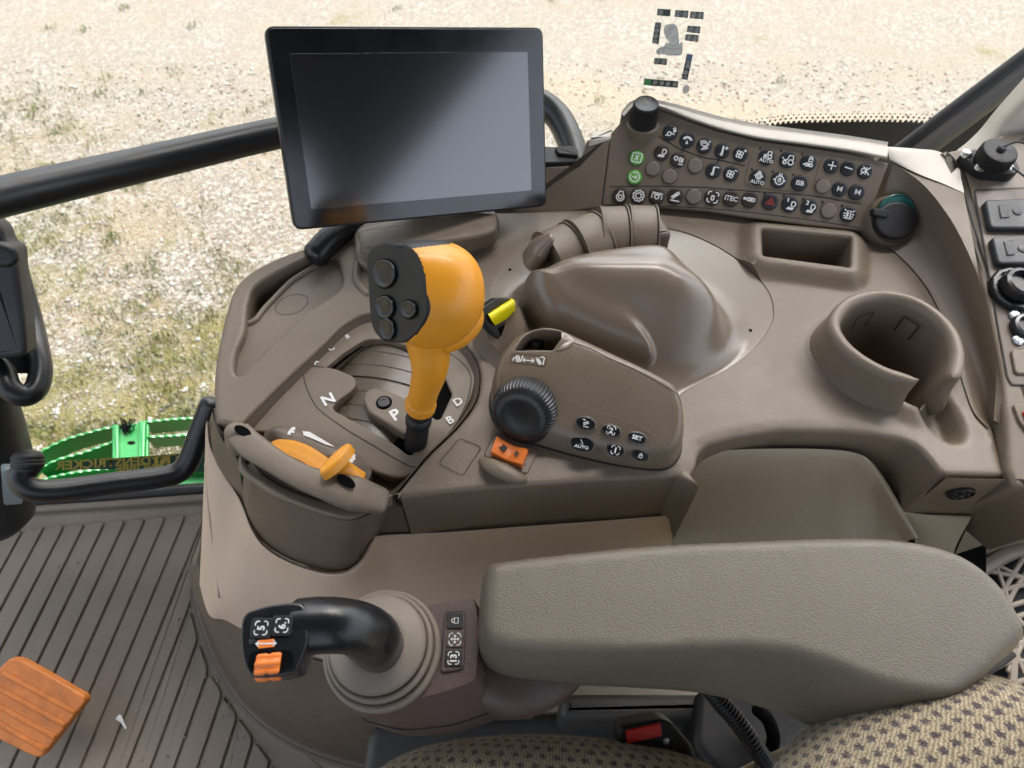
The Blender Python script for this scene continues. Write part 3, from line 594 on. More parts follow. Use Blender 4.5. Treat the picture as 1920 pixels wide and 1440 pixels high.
for _ in range(60):
    c = P(238 + r.normal() * 7, 800 + r.normal() * 5, gz + .004); g.add(*tube([c, c + r.normal(size=3) * .006 + np.array([0, 0, .003])], .0012, 5, 3, smooth=False, caps=False))
g.obj('mud', 'hole', gg)
# black exterior hand tubes
t1 = thing('lower_grab_tube', P(200, 890, -.46), 'black bent grab tube with ringed end cap crossing above green step guard', 'grab handle')
g = Geo(); pts = [PD(54, 872, .985), PD(40, 896, .985), PD(58, 917, .985), PD(110, 920, .985), PD(200, 908, .985), PD(300, 895, .985), PD(337, 884, .985), PD(356, 860, .98), PD(372, 818, .97), PD(397, 755, .95)]
g.add(*tube(pts, .0135, 20, 110)); g.obj('tube', 'paint', t1)
g = Geo(); e = PD(55, 872, .985); a = PD(47, 858, .975)
g.add(*tube([PD(52, 877, .985), PD(51, 868, .983), PD(51, 857, .982)], .0155, 24, 12)); [g.add(*tube([PD(52, q, .983), PD(52, q - 2, .983)], .0167, 24, 4, smooth=False)) for q in (873, 866, 859)]; g.obj('end_cap', 'rubber', t1)
t2 = thing('window_grab_rail', PD(260, 310, .80), 'long black grab rail crossing the side window behind the display', 'grab rail')
g = Geo(); g.add(*tube([PD(-140, 408, .76), PD(0, 370, .78), PD(260, 310, .82), PD(520, 250, .86), PD(760, 205, .90), PD(930, 182, .93), PD(1000, 188, .93), PD(1042, 215, .915), PD(1068, 262, .885), PD(1085, 320, .85)], [.0172, .0172, .0168, .0165, .0165, .0165, .0162, .016, .016], 22, 120)); g.obj('rail_tube', 'paint', t2)
g = Geo(); g.add(*tube([PD(590, 480, .72), PD(630, 440, .73), PD(700, 395, .76), PD(770, 330, .80)], .013, 16, 30)); g.obj('support_leg', 'paint', t2)
t3 = thing('mirror_hook_tube', PD(50, 720, 1.0), 'black hooked tube bending below the dark cover at left', 'tube')
g = Geo(); g.add(*tube([PD(-40, 668, .99), PD(0, 690, .98), PD(18, 728, .97), PD(45, 742, .97), PD(68, 728, .975), PD(76, 695, .985), PD(70, 655, 1.0), PD(58, 600, 1.03), PD(30, 500, 1.06)], .0125, 18, 90)); g.obj('tube', 'paint', t3)
t4 = thing('hinge_cover', PD(0, 560, .9), 'charcoal moulded door hinge cover at the left edge', 'cover')
g = Geo(); 
def slabrow(pxs, dist, thick, m, name, par, r=.006):
    """plate facing the camera side: outline measured at one distance, real thickness behind it"""
    c = np.mean([PD(a, b, dist) for a, b in pxs], 0); n = np.array([0.25, -.72, .65]); n /= np.linalg.norm(n)
    pl = Pl(c, np.cross([0, 0, 1.0], n) * 1, np.cross(n, np.cross([0, 0, 1.0], n))); pl.n = n
    q = rnd(ccw(pl.pxs(pxs)), .008, 4); return obj(name, *prism(pl, q, -thick, 0, r), m, par)
slabrow([(-60, 380), (0, 420), (10, 452), (30, 462), (32, 500), (45, 600), (50, 668), (-60, 680)], .93, .03, 'slate', 'cover_shell', t4)
slabrow([(-60, 448), (10, 455), (30, 468), (33, 492), (18, 503), (-60, 500)], .90, .012, 'black', 'cap', t4)
# perforated film on the front pane edge behind it
g = Geo()
for i in range(34):
    for j in range(5):
        u0 = 4 + i * 1.9 + j * 5.2 + (i % 2) * 2.4; v0 = 418 + i * 7.9; r_ = 2.6 - j * .42; c = PD(u0 + 4, v0, 1.02); rr = r_ / FPX * 1.0
        a = np.linspace(0, 2 * math.pi, 8, endpoint=False); g.add([c + rr * np.array([math.cos(t), -math.sin(t) * .56, math.sin(t) * .83]) for t in a], [tuple(range(8))])
g.add([PD(-30, 380, 1.022), PD(0, 410, 1.022), PD(72, 700, 1.022), PD(-30, 700, 1.022)], [(0, 1, 2, 3)])
o = g.obj('dotted_window_print', 'frame', None, 180); tag(o, 'black dotted print along the curved window edge at far left', 'window print')
t5 = thing('column_boot', PD(0, 860, 1.1), 'dark grey rounded door post cover at the lower left edge', 'cover')
g = Geo(); g.add(*tube([PD(-45, 640, 1.0), PD(-42, 740, 1.06), PD(-38, 850, 1.12), PD(-36, 960, 1.17)], [.028, .040, .056, .060], 30, 30)); g.obj('cover_shell', 'slate', t5)
g = Geo(); g.add(*tube([PD(20, 880, 1.03), PD(24, 935, 1.05)], .012, 4, 4, smooth=False, sx=1.2)); g.obj('clear_clip', 'grey', t5)
# dealer film sticker on the lower glass, seen from behind (mirrored)
stk = thing('dealer_sticker', GP(280, 862), 'dark green translucent dealer sticker on the lower window, lettering mirrored', 'sticker')
A_, B_, C_, D_ = [PD(*q) for q in ((133, 866, 1.05), (400, 848, 1.05), (402, 876, 1.05), (136, 882, 1.05))]
pls = Pl((A_ + D_) / 2, B_ - A_, A_ - D_); q = pls.pxs([(131, 865), (345, 850), (420, 846), (420, 884), (222, 885), (220, 880), (136, 880)])
obj('film', *prism(pls, ccw(q), 0, .0006, .0002), 'olive', stk)
g = Geo(); g.add(*text(pls, 'SYDENSTRICKER', pls.px(210, 867), abs(pls.px(0, 0)[0] - pls.px(10, 0)[0]) * 0 + .0152, .0009, -.015, .03, True, 1.08)); g.add(*text(pls, 'NOBBE', pls.px(255, 877), .0135, .0009, -.015, .03, True, 1.08)); g.obj('lettering', 'gold', stk, 180)
g = Geo(); q = pls.pxs([(292, 856), (330, 853), (330, 880), (292, 882)]); g.add(*stroke(pls, q, .0016, .0009, True)); g.add(*text(pls, 'N', pls.px(305, 868), .026, .0011, 0, .03, True)); g.add(*text(pls, 'EN', pls.px(350, 864), .020, .0011, 0, .03, True)); g.obj('logo', 'gold', stk, 180)
# ================================================================== SIDE CONSOLE
def z1(l): return [(x / 3 + 380, y / 3 + 420) for x, y in l]          # reading grids of the enlargements
def z5(l): return [(x / 3 + 380, y / 3 + 780) for x, y in l]
sc_ = thing('side_console', P(1000, 700, -.05), 'wide taupe moulded side console with trays, cup holder and storage bin beside the driver', 'console')
recess = [(452, 800), (515, 735), (600, 655), (650, 608), (700, 588), (800, 588), (868, 645), (893, 680), (899, 715), (890, 755), (857, 800), (800, 856), (748, 918), (728, 938)]
RZ = cr(xy(recess), 90)
arcA = [(1622, 436), (1670, 460), (1715, 495), (1755, 545), (1785, 605), (1808, 680), (1825, 740), (1842, 775), (1862, 795)]
notch = rnd([(1887, 893, 0), (1767, 890, 0), (1745, 862, 0), (1722, 838, 0), (1695, 825, 0), (1640, 815, 0), (1581, 809, 0), (1460, 807, 0), (1380, 820, 0), (1325, 834, 0), (1308, 850, 0), (1306, 874, 0), (1293, 889, 0)], [0, 12, 10, 10, 10, 0, 0, 0, 0, 10, 12, 10, 8], 4)[:, :2]
left = [(404, 790), (400, 730), (403, 680), (412, 630), (424, 580), (436, 545), (455, 520), (490, 496), (540, 474), (600, 455), (668, 438), (760, 415), (880, 398), (1000, 395), (1128, 388)]
front = [(1230, 896), (1107, 902), (1000, 910), (860, 921), (754, 934)]
out_px = left + [(1231, 393), (1330, 400), (1412, 413), (1520, 427)] + arcA + [tuple(q) for q in notch] + front
def densify(p, d=.004):
    p = np.asarray(p, float); o = []
    for i in range(len(p)):
        a, b = p[i], p[(i + 1) % len(p)]; n = max(1, int(np.linalg.norm(b - a) / d)); o += [a + (b - a) * k / n for k in range(n)]
    return np.array(o)
LX = cr(xy(left), 90); outline = np.vstack([LX, cr(xy([(1128, 384), (1231, 384), (1330, 391), (1412, 404), (1520, 418), (1624, 430)]), 40)[1:], cr(xy(arcA), 50)[1:], xy([tuple(q) for q in notch]), cr(xy([(1293, 889)] + front + [(728, 938)]), 50)[1:-1], RZ[::-1]])
outline = ccw(densify(outline, .005)); OUTER = outline; outline = inset(outline, .0045)
SEAM = cr(xy([(1250, 428), (1330, 455), (1400, 500), (1440, 545), (1451, 580), (1448, 605), (1420, 648), (1370, 690), (1300, 726), (1230, 762), (1140, 740), (1000, 700), (930, 640), (912, 590), (918, 545), (940, 508), (985, 466), (1040, 438), (1140, 425)]), 150, True)
TRAY = cr(xy([(430, 687), (435, 655), (450, 620), (456, 570), (472, 533), (520, 503), (580, 475), (610, 465), (627, 468), (641, 483), (649, 520), (643, 540), (627, 556), (580, 590), (520, 642), (482, 679), (462, 703), (447, 710), (434, 704)]), 110, True)
SLOTP = rnd(xy([(1422, 424, .012), (1604, 440, .012), (1602, 500, .012), (1598, 505, .012), (1424, 483, .012)]), .006, 4)
SLOTP = densify(ccw(SLOTP), .004)
cupo = [(1568, 618), (1572, 590), (1600, 560), (1650, 548), (1705, 556), (1750, 580), (1785, 615), (1800, 655), (1788, 700), (1760, 725), (1722, 712), (1670, 690), (1620, 665), (1582, 640)]
CZ = .038
CUP = cr(xy(cupo, CZ), 90, True); CUPC = CUP.mean(0)
CUPH = CUP + (CUPC - CUP) * .0
SCOOP = cr(xy([(1716, 768), (1740, 740), (1768, 724), (1782, 750), (1800, 780), (1810, 805), (1806, 826), (1785, 830), (1760, 815), (1735, 793)]), 40, True)
def deck_h(v):
    z = np.zeros(len(v))
    ds = -sdf(v, SLOTP); z += .012 * ss(ds, .020, .002)
    dc = -sdf(v, CUPH); z += .007 * ss(dc, .016, .0)
    s = sdf(v, SCOOP); z -= .017 * ss(s, -.003, .010)
    # the deck swells slightly towards the middle so it is not dead flat
    z += .0012 * np.sin(v[:, 0] * 9) * ss(-ds, -1, -.03)
    z = np.where(np.abs(sdf(v, outline)) < 1e-5, 0, z)
    return z
deck = []
deck.append(hsurf(outline, deck_h, .0042, holes=[SEAM, TRAY, SLOTP, CUPH], loops=[(inset(ccw(SCOOP), .002), True), (inset(ccw(SLOTP), -.002), True), (inset(ccw(SLOTP), -.01), True), (inset(ccw(CUPH), -.005), True)]))
deck.append(lip(outline, deck_h(outline), .0045, .110, out=True))
deck.append(lip(SEAM, deck_h(ccw(SEAM)), .0007, .006)); deck.append(lip(TRAY, deck_h(ccw(TRAY)), .0035, .095, floor=True)); deck.append(lip(SLOTP, deck_h(ccw(SLOTP)), .0035, .045, floor=True, draft=.003)); deck.append(lip(CUPH, deck_h(ccw(CUPH)), .002, .075, floor=True, draft=.004))
weld('deck', deck, 'deck', sc_, 50)
# deck side walls going down to the skin
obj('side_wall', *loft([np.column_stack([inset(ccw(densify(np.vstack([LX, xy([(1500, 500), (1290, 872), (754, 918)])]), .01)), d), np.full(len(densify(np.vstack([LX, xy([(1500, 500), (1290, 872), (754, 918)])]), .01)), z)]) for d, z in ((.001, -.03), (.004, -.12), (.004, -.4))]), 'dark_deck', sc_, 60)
# tray: shallow floor with a rounded ledge, deep pocket beyond
ledge = [(446, 612), (462, 609), (480, 600), (496, 580), (514, 561), (545, 530), (570, 513), (600, 495), (630, 480)]
LD = cr(xy(ledge, -.009), 40); trayfloor = np.vstack([LD, xy([(646, 500, -.009), (652, 545, -.009), (585, 598, -.009), (520, 650, -.009), (470, 705, -.009), (445, 716, -.009), (428, 700, -.009), (434, 655, -.009)])])
g = Geo(); g.add(*prism(FLAT, trayfloor, -.02, -.009, .0015)); tf = g.obj('tray_floor', 'deck', sc_)
g = Geo(); g.add(*tube(np.column_stack([LD, np.full(40, -.0085)]), .0028, 12, 60)); g.add(*prism(FLAT, inset(ccw(np.vstack([LD, LD[::-1] + [.0015, -.001]])), 0), -.05, -.012, .0003)); g.obj('tray_ledge', 'deck', sc_)
def ring(c, rx, ry, z, w, rot=0, n=48):
    p = circ(c, rx, n, ry, rot); return loft([FLAT.w(p, z), FLAT.w(inset(p, w), z)])
g = Geo(); c = xy([(547, 571, -.009)])[0]; g.add(*ring(c, .0158, .0118, -.00885, .0006, .5)); g.obj('round_mark', 'seam', tf, 180)
# slot marks
for q in ([(1452, 431, -.004), (1560, 447, -.004)], [(1446, 452, -.016), (1548, 470, -.016)]):
    g = Geo(); a, b = PP(q); g.add(*prism(FLAT, [(a[0], a[1]), (b[0], b[1]), (b[0], b[1] - .0016), (a[0], a[1] - .0016)], -.045, q[0][2], .0003)); g.obj('divider_rib', 'seam', sc_)
# cup holder: rolled rim on a standing wall, open at the corner facing the driver
ch = thing('cup_holder', (CUPC[0], CUPC[1], 0), 'open-sided taupe cup holder standing on the console deck', 'cup holder')
rimp = cr(xy([(1724, 712), (1695, 703), (1655, 689), (1612, 664), (1582, 636), (1569, 610), (1574, 586), (1600, 561), (1650, 549), (1705, 557), (1750, 581), (1784, 616), (1798, 655), (1795, 690), (1787, 708)], CZ), 100)
ctr = rimp.mean(0); G_ = []
prof = [(-.011, -1), (-.0075, -.030), (-.006, -.009), (-.0045, -.0022), (-.0015, 0), (.0015, 0), (.0042, -.002), (.0055, -.007), (.0065, -.020), (.010, -.95), (.011, -1)]
tt = np.gradient(rimp, axis=0); tt /= np.linalg.norm(tt, axis=1, keepdims=True); nn = np.stack([tt[:, 1], -tt[:, 0]], 1)
if np.mean(np.sum(nn * (rimp - ctr), 1)) < 0: nn = -nn
rows_ = []
for k, (a, h) in enumerate(prof):
    base_in = -.07 if a < 0 else .001
    zz = np.full(100, base_in) if h == -1 else (np.full(100, CZ + h) if h > -.5 else np.full(100, .004))
    e = np.minimum(np.arange(100), np.arange(100)[::-1]); sh = np.where(e < 3, [.35, .7, .9][0], 1.0); sh = np.interp(e, [0, 1, 2, 4], [.0, .55, .85, 1])
    aa = (a + .0008) * sh if h > -.5 and h > -.04 else np.full(100, a)
    rows_.append(np.column_stack([rimp + nn * np.asarray(aa)[:, None] * 1.0, zz]))
v, f = loft(rows_, closed=False); n_ = 100
f += [tuple(i * n_ for i in range(len(prof))), tuple(i * n_ + n_ - 1 for i in range(len(prof)))[::-1]]
obj('rim_wall', v, f, 'deck', ch, 50)
for q in ([(1700, 640, 0), (1720, 596, 0), (1748, 606, 0), (1728, 650, 0)], [(1592, 608, 0), (1605, 577, 0), (1615, 575, 0), (1600, 610, 0)]):
    g = Geo(); d = np.mean(np.array([rimp[np.argmin(np.linalg.norm(rimp - P(q[1][0], q[1][1], .02)[:2], axis=1))]]), 0); i = np.argmin(np.linalg.norm(rimp - d, axis=1))
    o_ = np.array([*(rimp[i] - nn[i] * .0085), CZ - .02]); pl = Pl(o_, np.array([*tt[i], 0]), (0, 0, 1.0)); pl.n = np.array([*(-nn[i]), 0.12]); pl.n /= np.linalg.norm(pl.n)
    for k in range(3): g.add(*stroke(pl, np.linspace([[-.007, -.014], [-.007, .006], [.007, .006]][k], [[-.007, .006], [.007, .006], [.007, -.014]][k], 4), .0014, .002 + k * 1e-5))
    g.obj('spring_clip', 'seam', ch, 180)
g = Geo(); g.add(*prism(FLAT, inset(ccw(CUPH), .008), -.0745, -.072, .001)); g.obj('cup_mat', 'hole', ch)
# storage bin in front of the deck notch
nz = xy([tuple(q) for q in notch]); nz3 = lambda z, d=0: np.column_stack([nz + [0, d], np.full(len(nz), z)])
obj('bin_wall', *loft([nz3(-.005, .004), nz3(-.03, .008), nz3(-.16, .012)], closed=False), 'dark_deck', sc_, 60)
rows = [[(1305, 852, -.026), (1380, 845, -.026), (1480, 843, -.026), (1560, 845, -.026), (1605, 850, -.026), (1632, 864, -.026), (1660, 900, -.045), (1694, 958, -.07), (1722, 1008, -.085)],
        [(1303, 858, -.024), (1380, 851, -.024), (1480, 849, -.024), (1560, 851, -.024), (1600, 857, -.024), (1625, 870, -.026), (1652, 904, -.045), (1686, 962, -.07), (1714, 1010, -.086)],
        [(1282, 930, -.075), (1380, 930, -.075), (1480, 930, -.075), (1540, 930, -.075), (1580, 935, -.075), (1610, 940, -.077), (1640, 950, -.08), (1670, 985, -.09), (1700, 1018, -.10)],
        [(1245, 1030, -.12), (1330, 1100, -.15), (1480, 1110, -.15), (1540, 1110, -.15), (1580, 1110, -.15), (1610, 1110, -.15), (1640, 1090, -.14), (1670, 1070, -.13), (1700, 1050, -.12)]]
v, f, _ = patch_same([PP(r) for r in rows], 70, 24); obj('bin_front', v, f, 'skin2', sc_, 60)
rows = [[(1690, 955, -.075), (1730, 962, -.075), (1780, 965, -.075), (1822, 967, -.075)], [(1688, 962, -.073), (1728, 969, -.073), (1778, 972, -.073), (1819, 974, -.073)], [(1715, 1010, -.105), (1740, 1018, -.105), (1770, 1025, -.105), (1790, 1030, -.105)], [(1715, 1080, -.14), (1740, 1080, -.14), (1770, 1080, -.14), (1785, 1080, -.14)]]
v, f, _ = patch_same([PP(r) for r in rows], 30, 16); obj('bin_lower_edge', v, f, 'skin2', sc_, 60)
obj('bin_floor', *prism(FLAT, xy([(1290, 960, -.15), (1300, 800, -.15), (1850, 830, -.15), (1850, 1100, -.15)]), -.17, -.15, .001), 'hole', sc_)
# block under the right end of the notch, with the round socket
OFS = np.array([0, -.0035, 0])
rows = [[(1767, 890, -.002), (1800, 891, -.002), (1840, 892, -.002), (1885, 893, -.002)], [(1765, 894, -.004), (1798, 896, -.004), (1838, 897, -.004), (1884, 898, -.004)], [(1690, 957, -.085), (1730, 962, -.085), (1780, 965, -.085), (1822, 968, -.085)]]
v, f, G3 = patch_same([[p + OFS for p in PP(r)] for r in rows], 30, 14); obj('corner_face', v, f, 'deck', sc_, 60)
sk = thing('side_socket', P(1800, 920, -.035), 'black round multi-pin socket on the console corner face', 'socket')
a, b, c = P(1767, 892, -.002) + OFS, P(1885, 895, -.002) + OFS, P(1740, 962, -.085) + OFS; pk = Pl(c, b - a, a - c); cc = pk.px(1800, 921)
R0 = np.linalg.norm(pk.px(1830, 921) - cc) * .85
g = Geo(); g.add(*lathe(pk, cc, [(R0 * 1.0, -.001), (R0 * 1.0, .003), (R0 * .88, .004), (R0 * .84, .002)], 32)); g.obj('socket_ring', 'rubber', sk)
g = Geo(); [g.add(*prism(pk, circ(cc + [R0 * .55 * math.cos(t), R0 * .55 * math.sin(t)], R0 * .14, 8), .002, .0042, .0002, 2)) for t in np.linspace(0, 6.28, 8)[:-1]]; g.add(*prism(pk, circ(cc, R0 * .2, 10), .002, .005, .0002, 2)); g.obj('pin_holes', 'slate', sk)
# front face of the deck and the bulge under the throttle
lipo = [(446, 862), (450, 884), (467, 902), (513, 932), (580, 958), (630, 973), (663, 974), (700, 957), (728, 936)]
low = [(452, 940), (470, 985), (500, 1022), (548, 1050), (600, 1066), (640, 1068), (670, 1055), (692, 1025), (710, 1008)]
rows = [[(*q, .000) for q in lipo], [(q[0] + (12 if i < 2 else 4), q[1] + 6, -.003) for i, q in enumerate(lipo)], [(a[0] * .5 + b[0] * .5 + 4, a[1] * .5 + b[1] * .5, -.04) for a, b in zip(lipo, low)], [(*q, -.09) for q in low]]
rows[2][0] = (452, 900, -.04)
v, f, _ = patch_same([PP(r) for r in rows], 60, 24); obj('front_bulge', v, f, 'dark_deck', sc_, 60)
rows = [[(398, 770, -.004), (404, 795, -.004), (420, 830, -.004), (444, 860, -.002)], [(392, 800, -.03), (402, 840, -.03), (425, 870, -.03), (452, 900, -.03)], [(396, 850, -.07), (405, 880, -.07), (428, 915, -.08), (456, 945, -.09)]]
v, f, _ = patch_same([PP(r) for r in rows], 20, 12); obj('left_face', v, f, 'dark_deck', sc_, 60)
# throttle ledge: scooped lip, panel and the bar bridging it
rows = [[(*q, .000) for q in lipo], [(q[0] + 3, q[1] - 4, .003) for q in lipo], [(q[0] + 6, q[1] - 9, .004) for q in lipo],
        [(462, 872, .002), (478, 888, .002), (500, 903, .002), (535, 922, .002), (590, 940, .002), (625, 947, .002), (655, 945, .002), (690, 935, .002), (712, 925, .002)],
        [(470, 866, -.003), (484, 880, -.003), (504, 897, -.003), (540, 915, -.003), (590, 934, -.003), (620, 940, -.003), (640, 935, -.003), (660, 925, -.003), (690, 915, -.003)]]
v, f, _ = patch_same([PP(r) for r in rows], 60, 20); obj('scoop_lip', v, f, 'deck', sc_, 60)
g = Geo(); g.add(*prism(FLAT, rnd(xy([(462, 835, -.004), (470, 868, -.004), (500, 895, -.004), (545, 918, -.004), (600, 940, -.004), (640, 952, -.004), (720, 925, -.004), (640, 880, -.004), (540, 840, -.004), (440, 800, -.004)]), .008), -.12, -.004, .002)); g.obj('scoop_panel', 'dark_deck', sc_)
gb = obj('palm_bar', *tube([P(448, 812, .010), P(472, 836, .013), P(520, 868, .014), P(570, 895, .0145), P(630, 916, .013), P(682, 930, .008), P(718, 940, .002)], [.0085, .0090, .0080, .0080, .0092, .0115, .0085], 24, 60, sx=1.2, sy=.60, power=2.8), 'deck', sc_)
obj('bar_end', *tube([P(442, 806, .012), P(446, 822, .004), P(452, 850, -.012)], [.009, .0105, .009], 20, 20), 'deck', sc_)
for q, z in (((455, 808), .0175), ((648, 901), .0212)):
    c = P(*q, z); a_ = -.5; o_ = obj('bolt_hole', *prism(Pl(c, (1, 0, 0), (0, 1, .15)), circ((0, 0), .0078, 24, .0036, a_), -.003, .0004, .0002, 2), 'hole', gb)
obj('inner_core', *prism(FLAT, xy([(400, 765, -.02), (404, 800, -.02), (430, 850, -.02), (470, 890, -.02), (545, 940, -.02), (640, 962, -.02), (700, 950, -.02), (752, 950, -.02), (830, 900, -.02), (800, 850, -.02), (520, 740, -.02)]), -.35, -.02, .001), 'dark_deck', sc_)
# light skin below
rows = [[(392, 790, -.02), (398, 838, -.045), (420, 885, -.06), (452, 935, -.075), (478, 995, -.082), (505, 1028, -.086), (550, 1054, -.088), (605, 1072, -.088), (648, 1070, -.088), (676, 1050, -.084), (696, 1014, -.078), (716, 1004, -.076), (850, 997, -.076), (1000, 986, -.076), (1140, 976, -.076), (1276, 964, -.076)],
        [(386, 796, -.022), (393, 846, -.046), (413, 892, -.061), (445, 941, -.075), (471, 1002, -.081), (500, 1036, -.085), (547, 1062, -.087), (606, 1080, -.087), (654, 1078, -.087), (684, 1056, -.083), (704, 1020, -.077), (722, 1010, -.075), (852, 1003, -.075), (1000, 992, -.075), (1140, 982, -.075), (1272, 970, -.075)],
        [(384, 860, -.08), (388, 920, -.09), (400, 960, -.1), (430, 1000, -.11), (455, 1040, -.115), (490, 1070, -.12), (540, 1095, -.12), (600, 1115, -.12), (655, 1115, -.12), (700, 1100, -.12), (740, 1080, -.118), (780, 1070, -.115), (870, 1062, -.115), (1000, 1055, -.115), (1130, 1045, -.115), (1258, 1020, -.115)],
        [(378, 1010, -.16), (382, 1050, -.17), (392, 1090, -.18), (410, 1120, -.18), (440, 1140, -.18), (480, 1155, -.18), (530, 1165, -.18), (590, 1180, -.18), (655, 1190, -.18), (710, 1190, -.18), (760, 1185, -.18), (800, 1180, -.18), (880, 1170, -.18), (1000, 1160, -.18), (1120, 1150, -.18), (1240, 1120, -.18)],
        [(374, 1095, -.20), (386, 1140, -.215), (398, 1158, -.22), (420, 1162, -.22), (445, 1175, -.225), (490, 1200, -.23), (540, 1225, -.24), (600, 1240, -.25), (660, 1260, -.25), (720, 1270, -.25), (770, 1270, -.25), (810, 1270, -.25), (890, 1270, -.25), (1000, 1270, -.25), (1120, 1270, -.25), (1230, 1270, -.25)]]
v, f, GS = patch_same([PP(r) for r in rows], 150, 50); obj('lower_skin', v, f, 'skin', sc_, 60)
g = Geo(); g.add(*tube(PP([(386, 870, -.072), (392, 960, -.105), (404, 1050, -.15), (410, 1120, -.178)]), .0016, 8, 30)); g.obj('skin_fold', 'skin', sc_)
# small flat lid with a thin outline, front deck
g = Geo(); g.add(*stroke(FLAT, densify(rnd(xy([(822, 869), (862, 822), (903, 839), (867, 893)]), .003, 3), .003), .0006, .0006, True)); g.obj('square_lid_seam', 'seam', sc_, 180)
# ------------------------------------------------------------------ bolster at the rear of the console and beige top trim
BA = [(1622, 436, .002), (1690, 468, .001), (1735, 515, .001), (1768, 570, .001), (1795, 640, .001), (1815, 710, .001), (1835, 765, .001), (1862, 796, .001)]
BB = [(1672, 303, .052), (1730, 345, .052), (1775, 400, .050), (1805, 452, .047), (1832, 515, .042), (1855, 600, .034), (1868, 690, .022), (1863, 788, .006)]
BS = [(1800, 322, .055), (1806, 355, .054), (1814, 400, .052), (1824, 450, .048), (1836, 515, .043), (1856, 600, .035), (1875, 700, .023), (1887, 800, .006)]
BA = [(a[0] - (9 if k else -2), a[1] + (7 if k else 0), .0012) for k, a in enumerate(BA)]; BB[0] = (1674, 305, .0505)
mid = [tuple(np.array(a) * .5 + np.array(b) * .5 + np.array([3, 6, -.012 if k else -.003])) for k, (a, b) in enumerate(zip(BA, BB))]
v, f, _ = patch_same([PP(BA), PP(mid), PP(BB)], 60, 18); obj('rear_bolster', v, f, 'deck', sc_, 60)
v, f, _ = patch_same([PP(BB), PP(BS)], 60, 10); obj('rear_shoulder', v, f, 'cream2' if 'cream2' in M else 'deck', sc_, 60)
# ================================================================== KEYPAD PANEL
def z3(l): return [(x / 3.2 + 1100, y / 3.2 + 180) for x, y in l]
a, b = P(1128, 386, .006), P(1622, 436, .006); dx = b - a; dx /= np.linalg.norm(dx); hz = np.cross([0, 0, 1.0], dx)
PP_ = Pl(a, dx, hz * math.cos(math.radians(43)) + np.array([0, 0, 1]) * math.sin(math.radians(43)))
kp = thing('keypad_panel', a, 'taupe control panel with rows of round push buttons below the side window', 'control panel')
pol = [(1129, 384), (1231, 389), (1330, 397), (1412, 410), (1520, 424), (1621, 434), (1645, 365), (1667, 306), (1640, 299), (1590, 287), (1500, 274), (1420, 263), (1350, 246), (1290, 226), (1245, 207), (1214, 198), (1190, 201), (1170, 222), (1146, 250)]
q = densify(PP_.pxs(pol), .006); obj('panel_plate', *prism(PP_, q, -.03, 0, .0018), 'panel', kp)
def groove(pl, pts, w=.0009, closed=True, h=.00012, m='seam', r=.006, name='panel_groove', par=None):
    p = ccw(pl.pxs(pts)) if closed else pl.pxs(pts)
    if closed and r: p = rnd(p, r, 5)
    g = Geo(); g.add(*stroke(pl, densify(p, .003) if closed else lin(p, 30), w, h, closed)); return g.obj(name, m, par, 180)
def pad(pts, r=.006, h=.0007, par=kp, m='panel', name='raised_pad', pl=PP_):
    p = rnd(ccw(pl.pxs(pts)), r, 6); o = obj(name, *prism(pl, densify(p, .004), -.001, h, .0007, 3), m, par)
    return o
pad(z3([(1000, 305), (1395, 350), (1325, 585), (935, 540)]), .009); pad(z3([(1410, 355), (1735, 400), (1670, 645), (1345, 590)]), .009)
lowpx = z3([(150, 545), (500, 540), (950, 568), (1350, 590), (1640, 650), (1620, 765), (1380, 720), (1000, 680), (500, 655), (150, 655)])
groove(PP_, z3([(140, 545), (420, 541), (700, 548), (1000, 572), (1350, 598), (1650, 650)]), .0010, False, par=kp)
groove(PP_, z3([(120, 655), (420, 658), (700, 672), (1000, 700), (1350, 745), (1640, 790)]), .0008, False, par=kp, h=.00016)
groove(PP_, z3([(430, 240), (560, 320), (700, 370), (800, 385), (950, 420)]), .0012, False, par=kp, h=.0002)
groove(PP_, z3([(590, 300), (570, 340)]), .0012, False, par=kp, h=.00024); groove(PP_, z3([(800, 370), (780, 405)]), .0012, False, par=kp, h=.00024)
BUT = [((501, 220), 'dark', 'talk'), ((603, 265), 'dark', 'phone'), ((705, 300), 'dark', 'screenair'), ((813, 330), 'dark', 'tplus'), ((922, 349), 'dark', 'fplus'),
 ((300, 372), 'green', 'x'), ((287, 488), 'green', 'exit'), ((450, 342), 'brown', 'lamp'), ((548, 384), 'brown', 'gearbars'), ((651, 419), 'tan', None), ((397, 436), 'tan', None), ((497, 482), 'tan', None),
 ((758, 448), 'dark', 'tminus'), ((866, 467), 'dark', 'fminus'), ((1078, 368), 'dark', 'tauto', 'AUTO', -.42), ((1203, 384), 'dark', 'tr'), ((1328, 400), 'dark', 'cyllock'),
 ((1026, 490), 'dark', 'axauto', 'AUTO', -.55), ((1152, 505), 'dark', 'ax'), ((1275, 524), 'dark', None, 'ISB', 0), ((1466, 420), 'dark', 'pluss'), ((1565, 436), 'dark', 'minuss'), ((1666, 452), 'dark', 'mute'),
 ((1414, 543), 'tan', None), ((1515, 560), 'dark', 'prev'), ((1616, 578), 'dark', 'next'),
 ((202, 601), 'brown', 'engine'), ((310, 600), 'brown', 'gear'), ((420, 602), 'brown', 'pto'), ((531, 602), 'brown', 'hitch'), ((642, 603), 'tan', None), ((754, 609), 'brown', 'joy'),
 ((865, 616), 'brown', None, 'iTEC', 0), ((977, 622), 'brown', 'cyl'), ((1100, 635), 'dark', 'hazard'), ((1217, 650), 'dark', 'lamp1'), ((1334, 667), 'dark', 'lamp2'), ((1450, 688), 'tan', None), ((1567, 709), 'dark', 'beacon')]
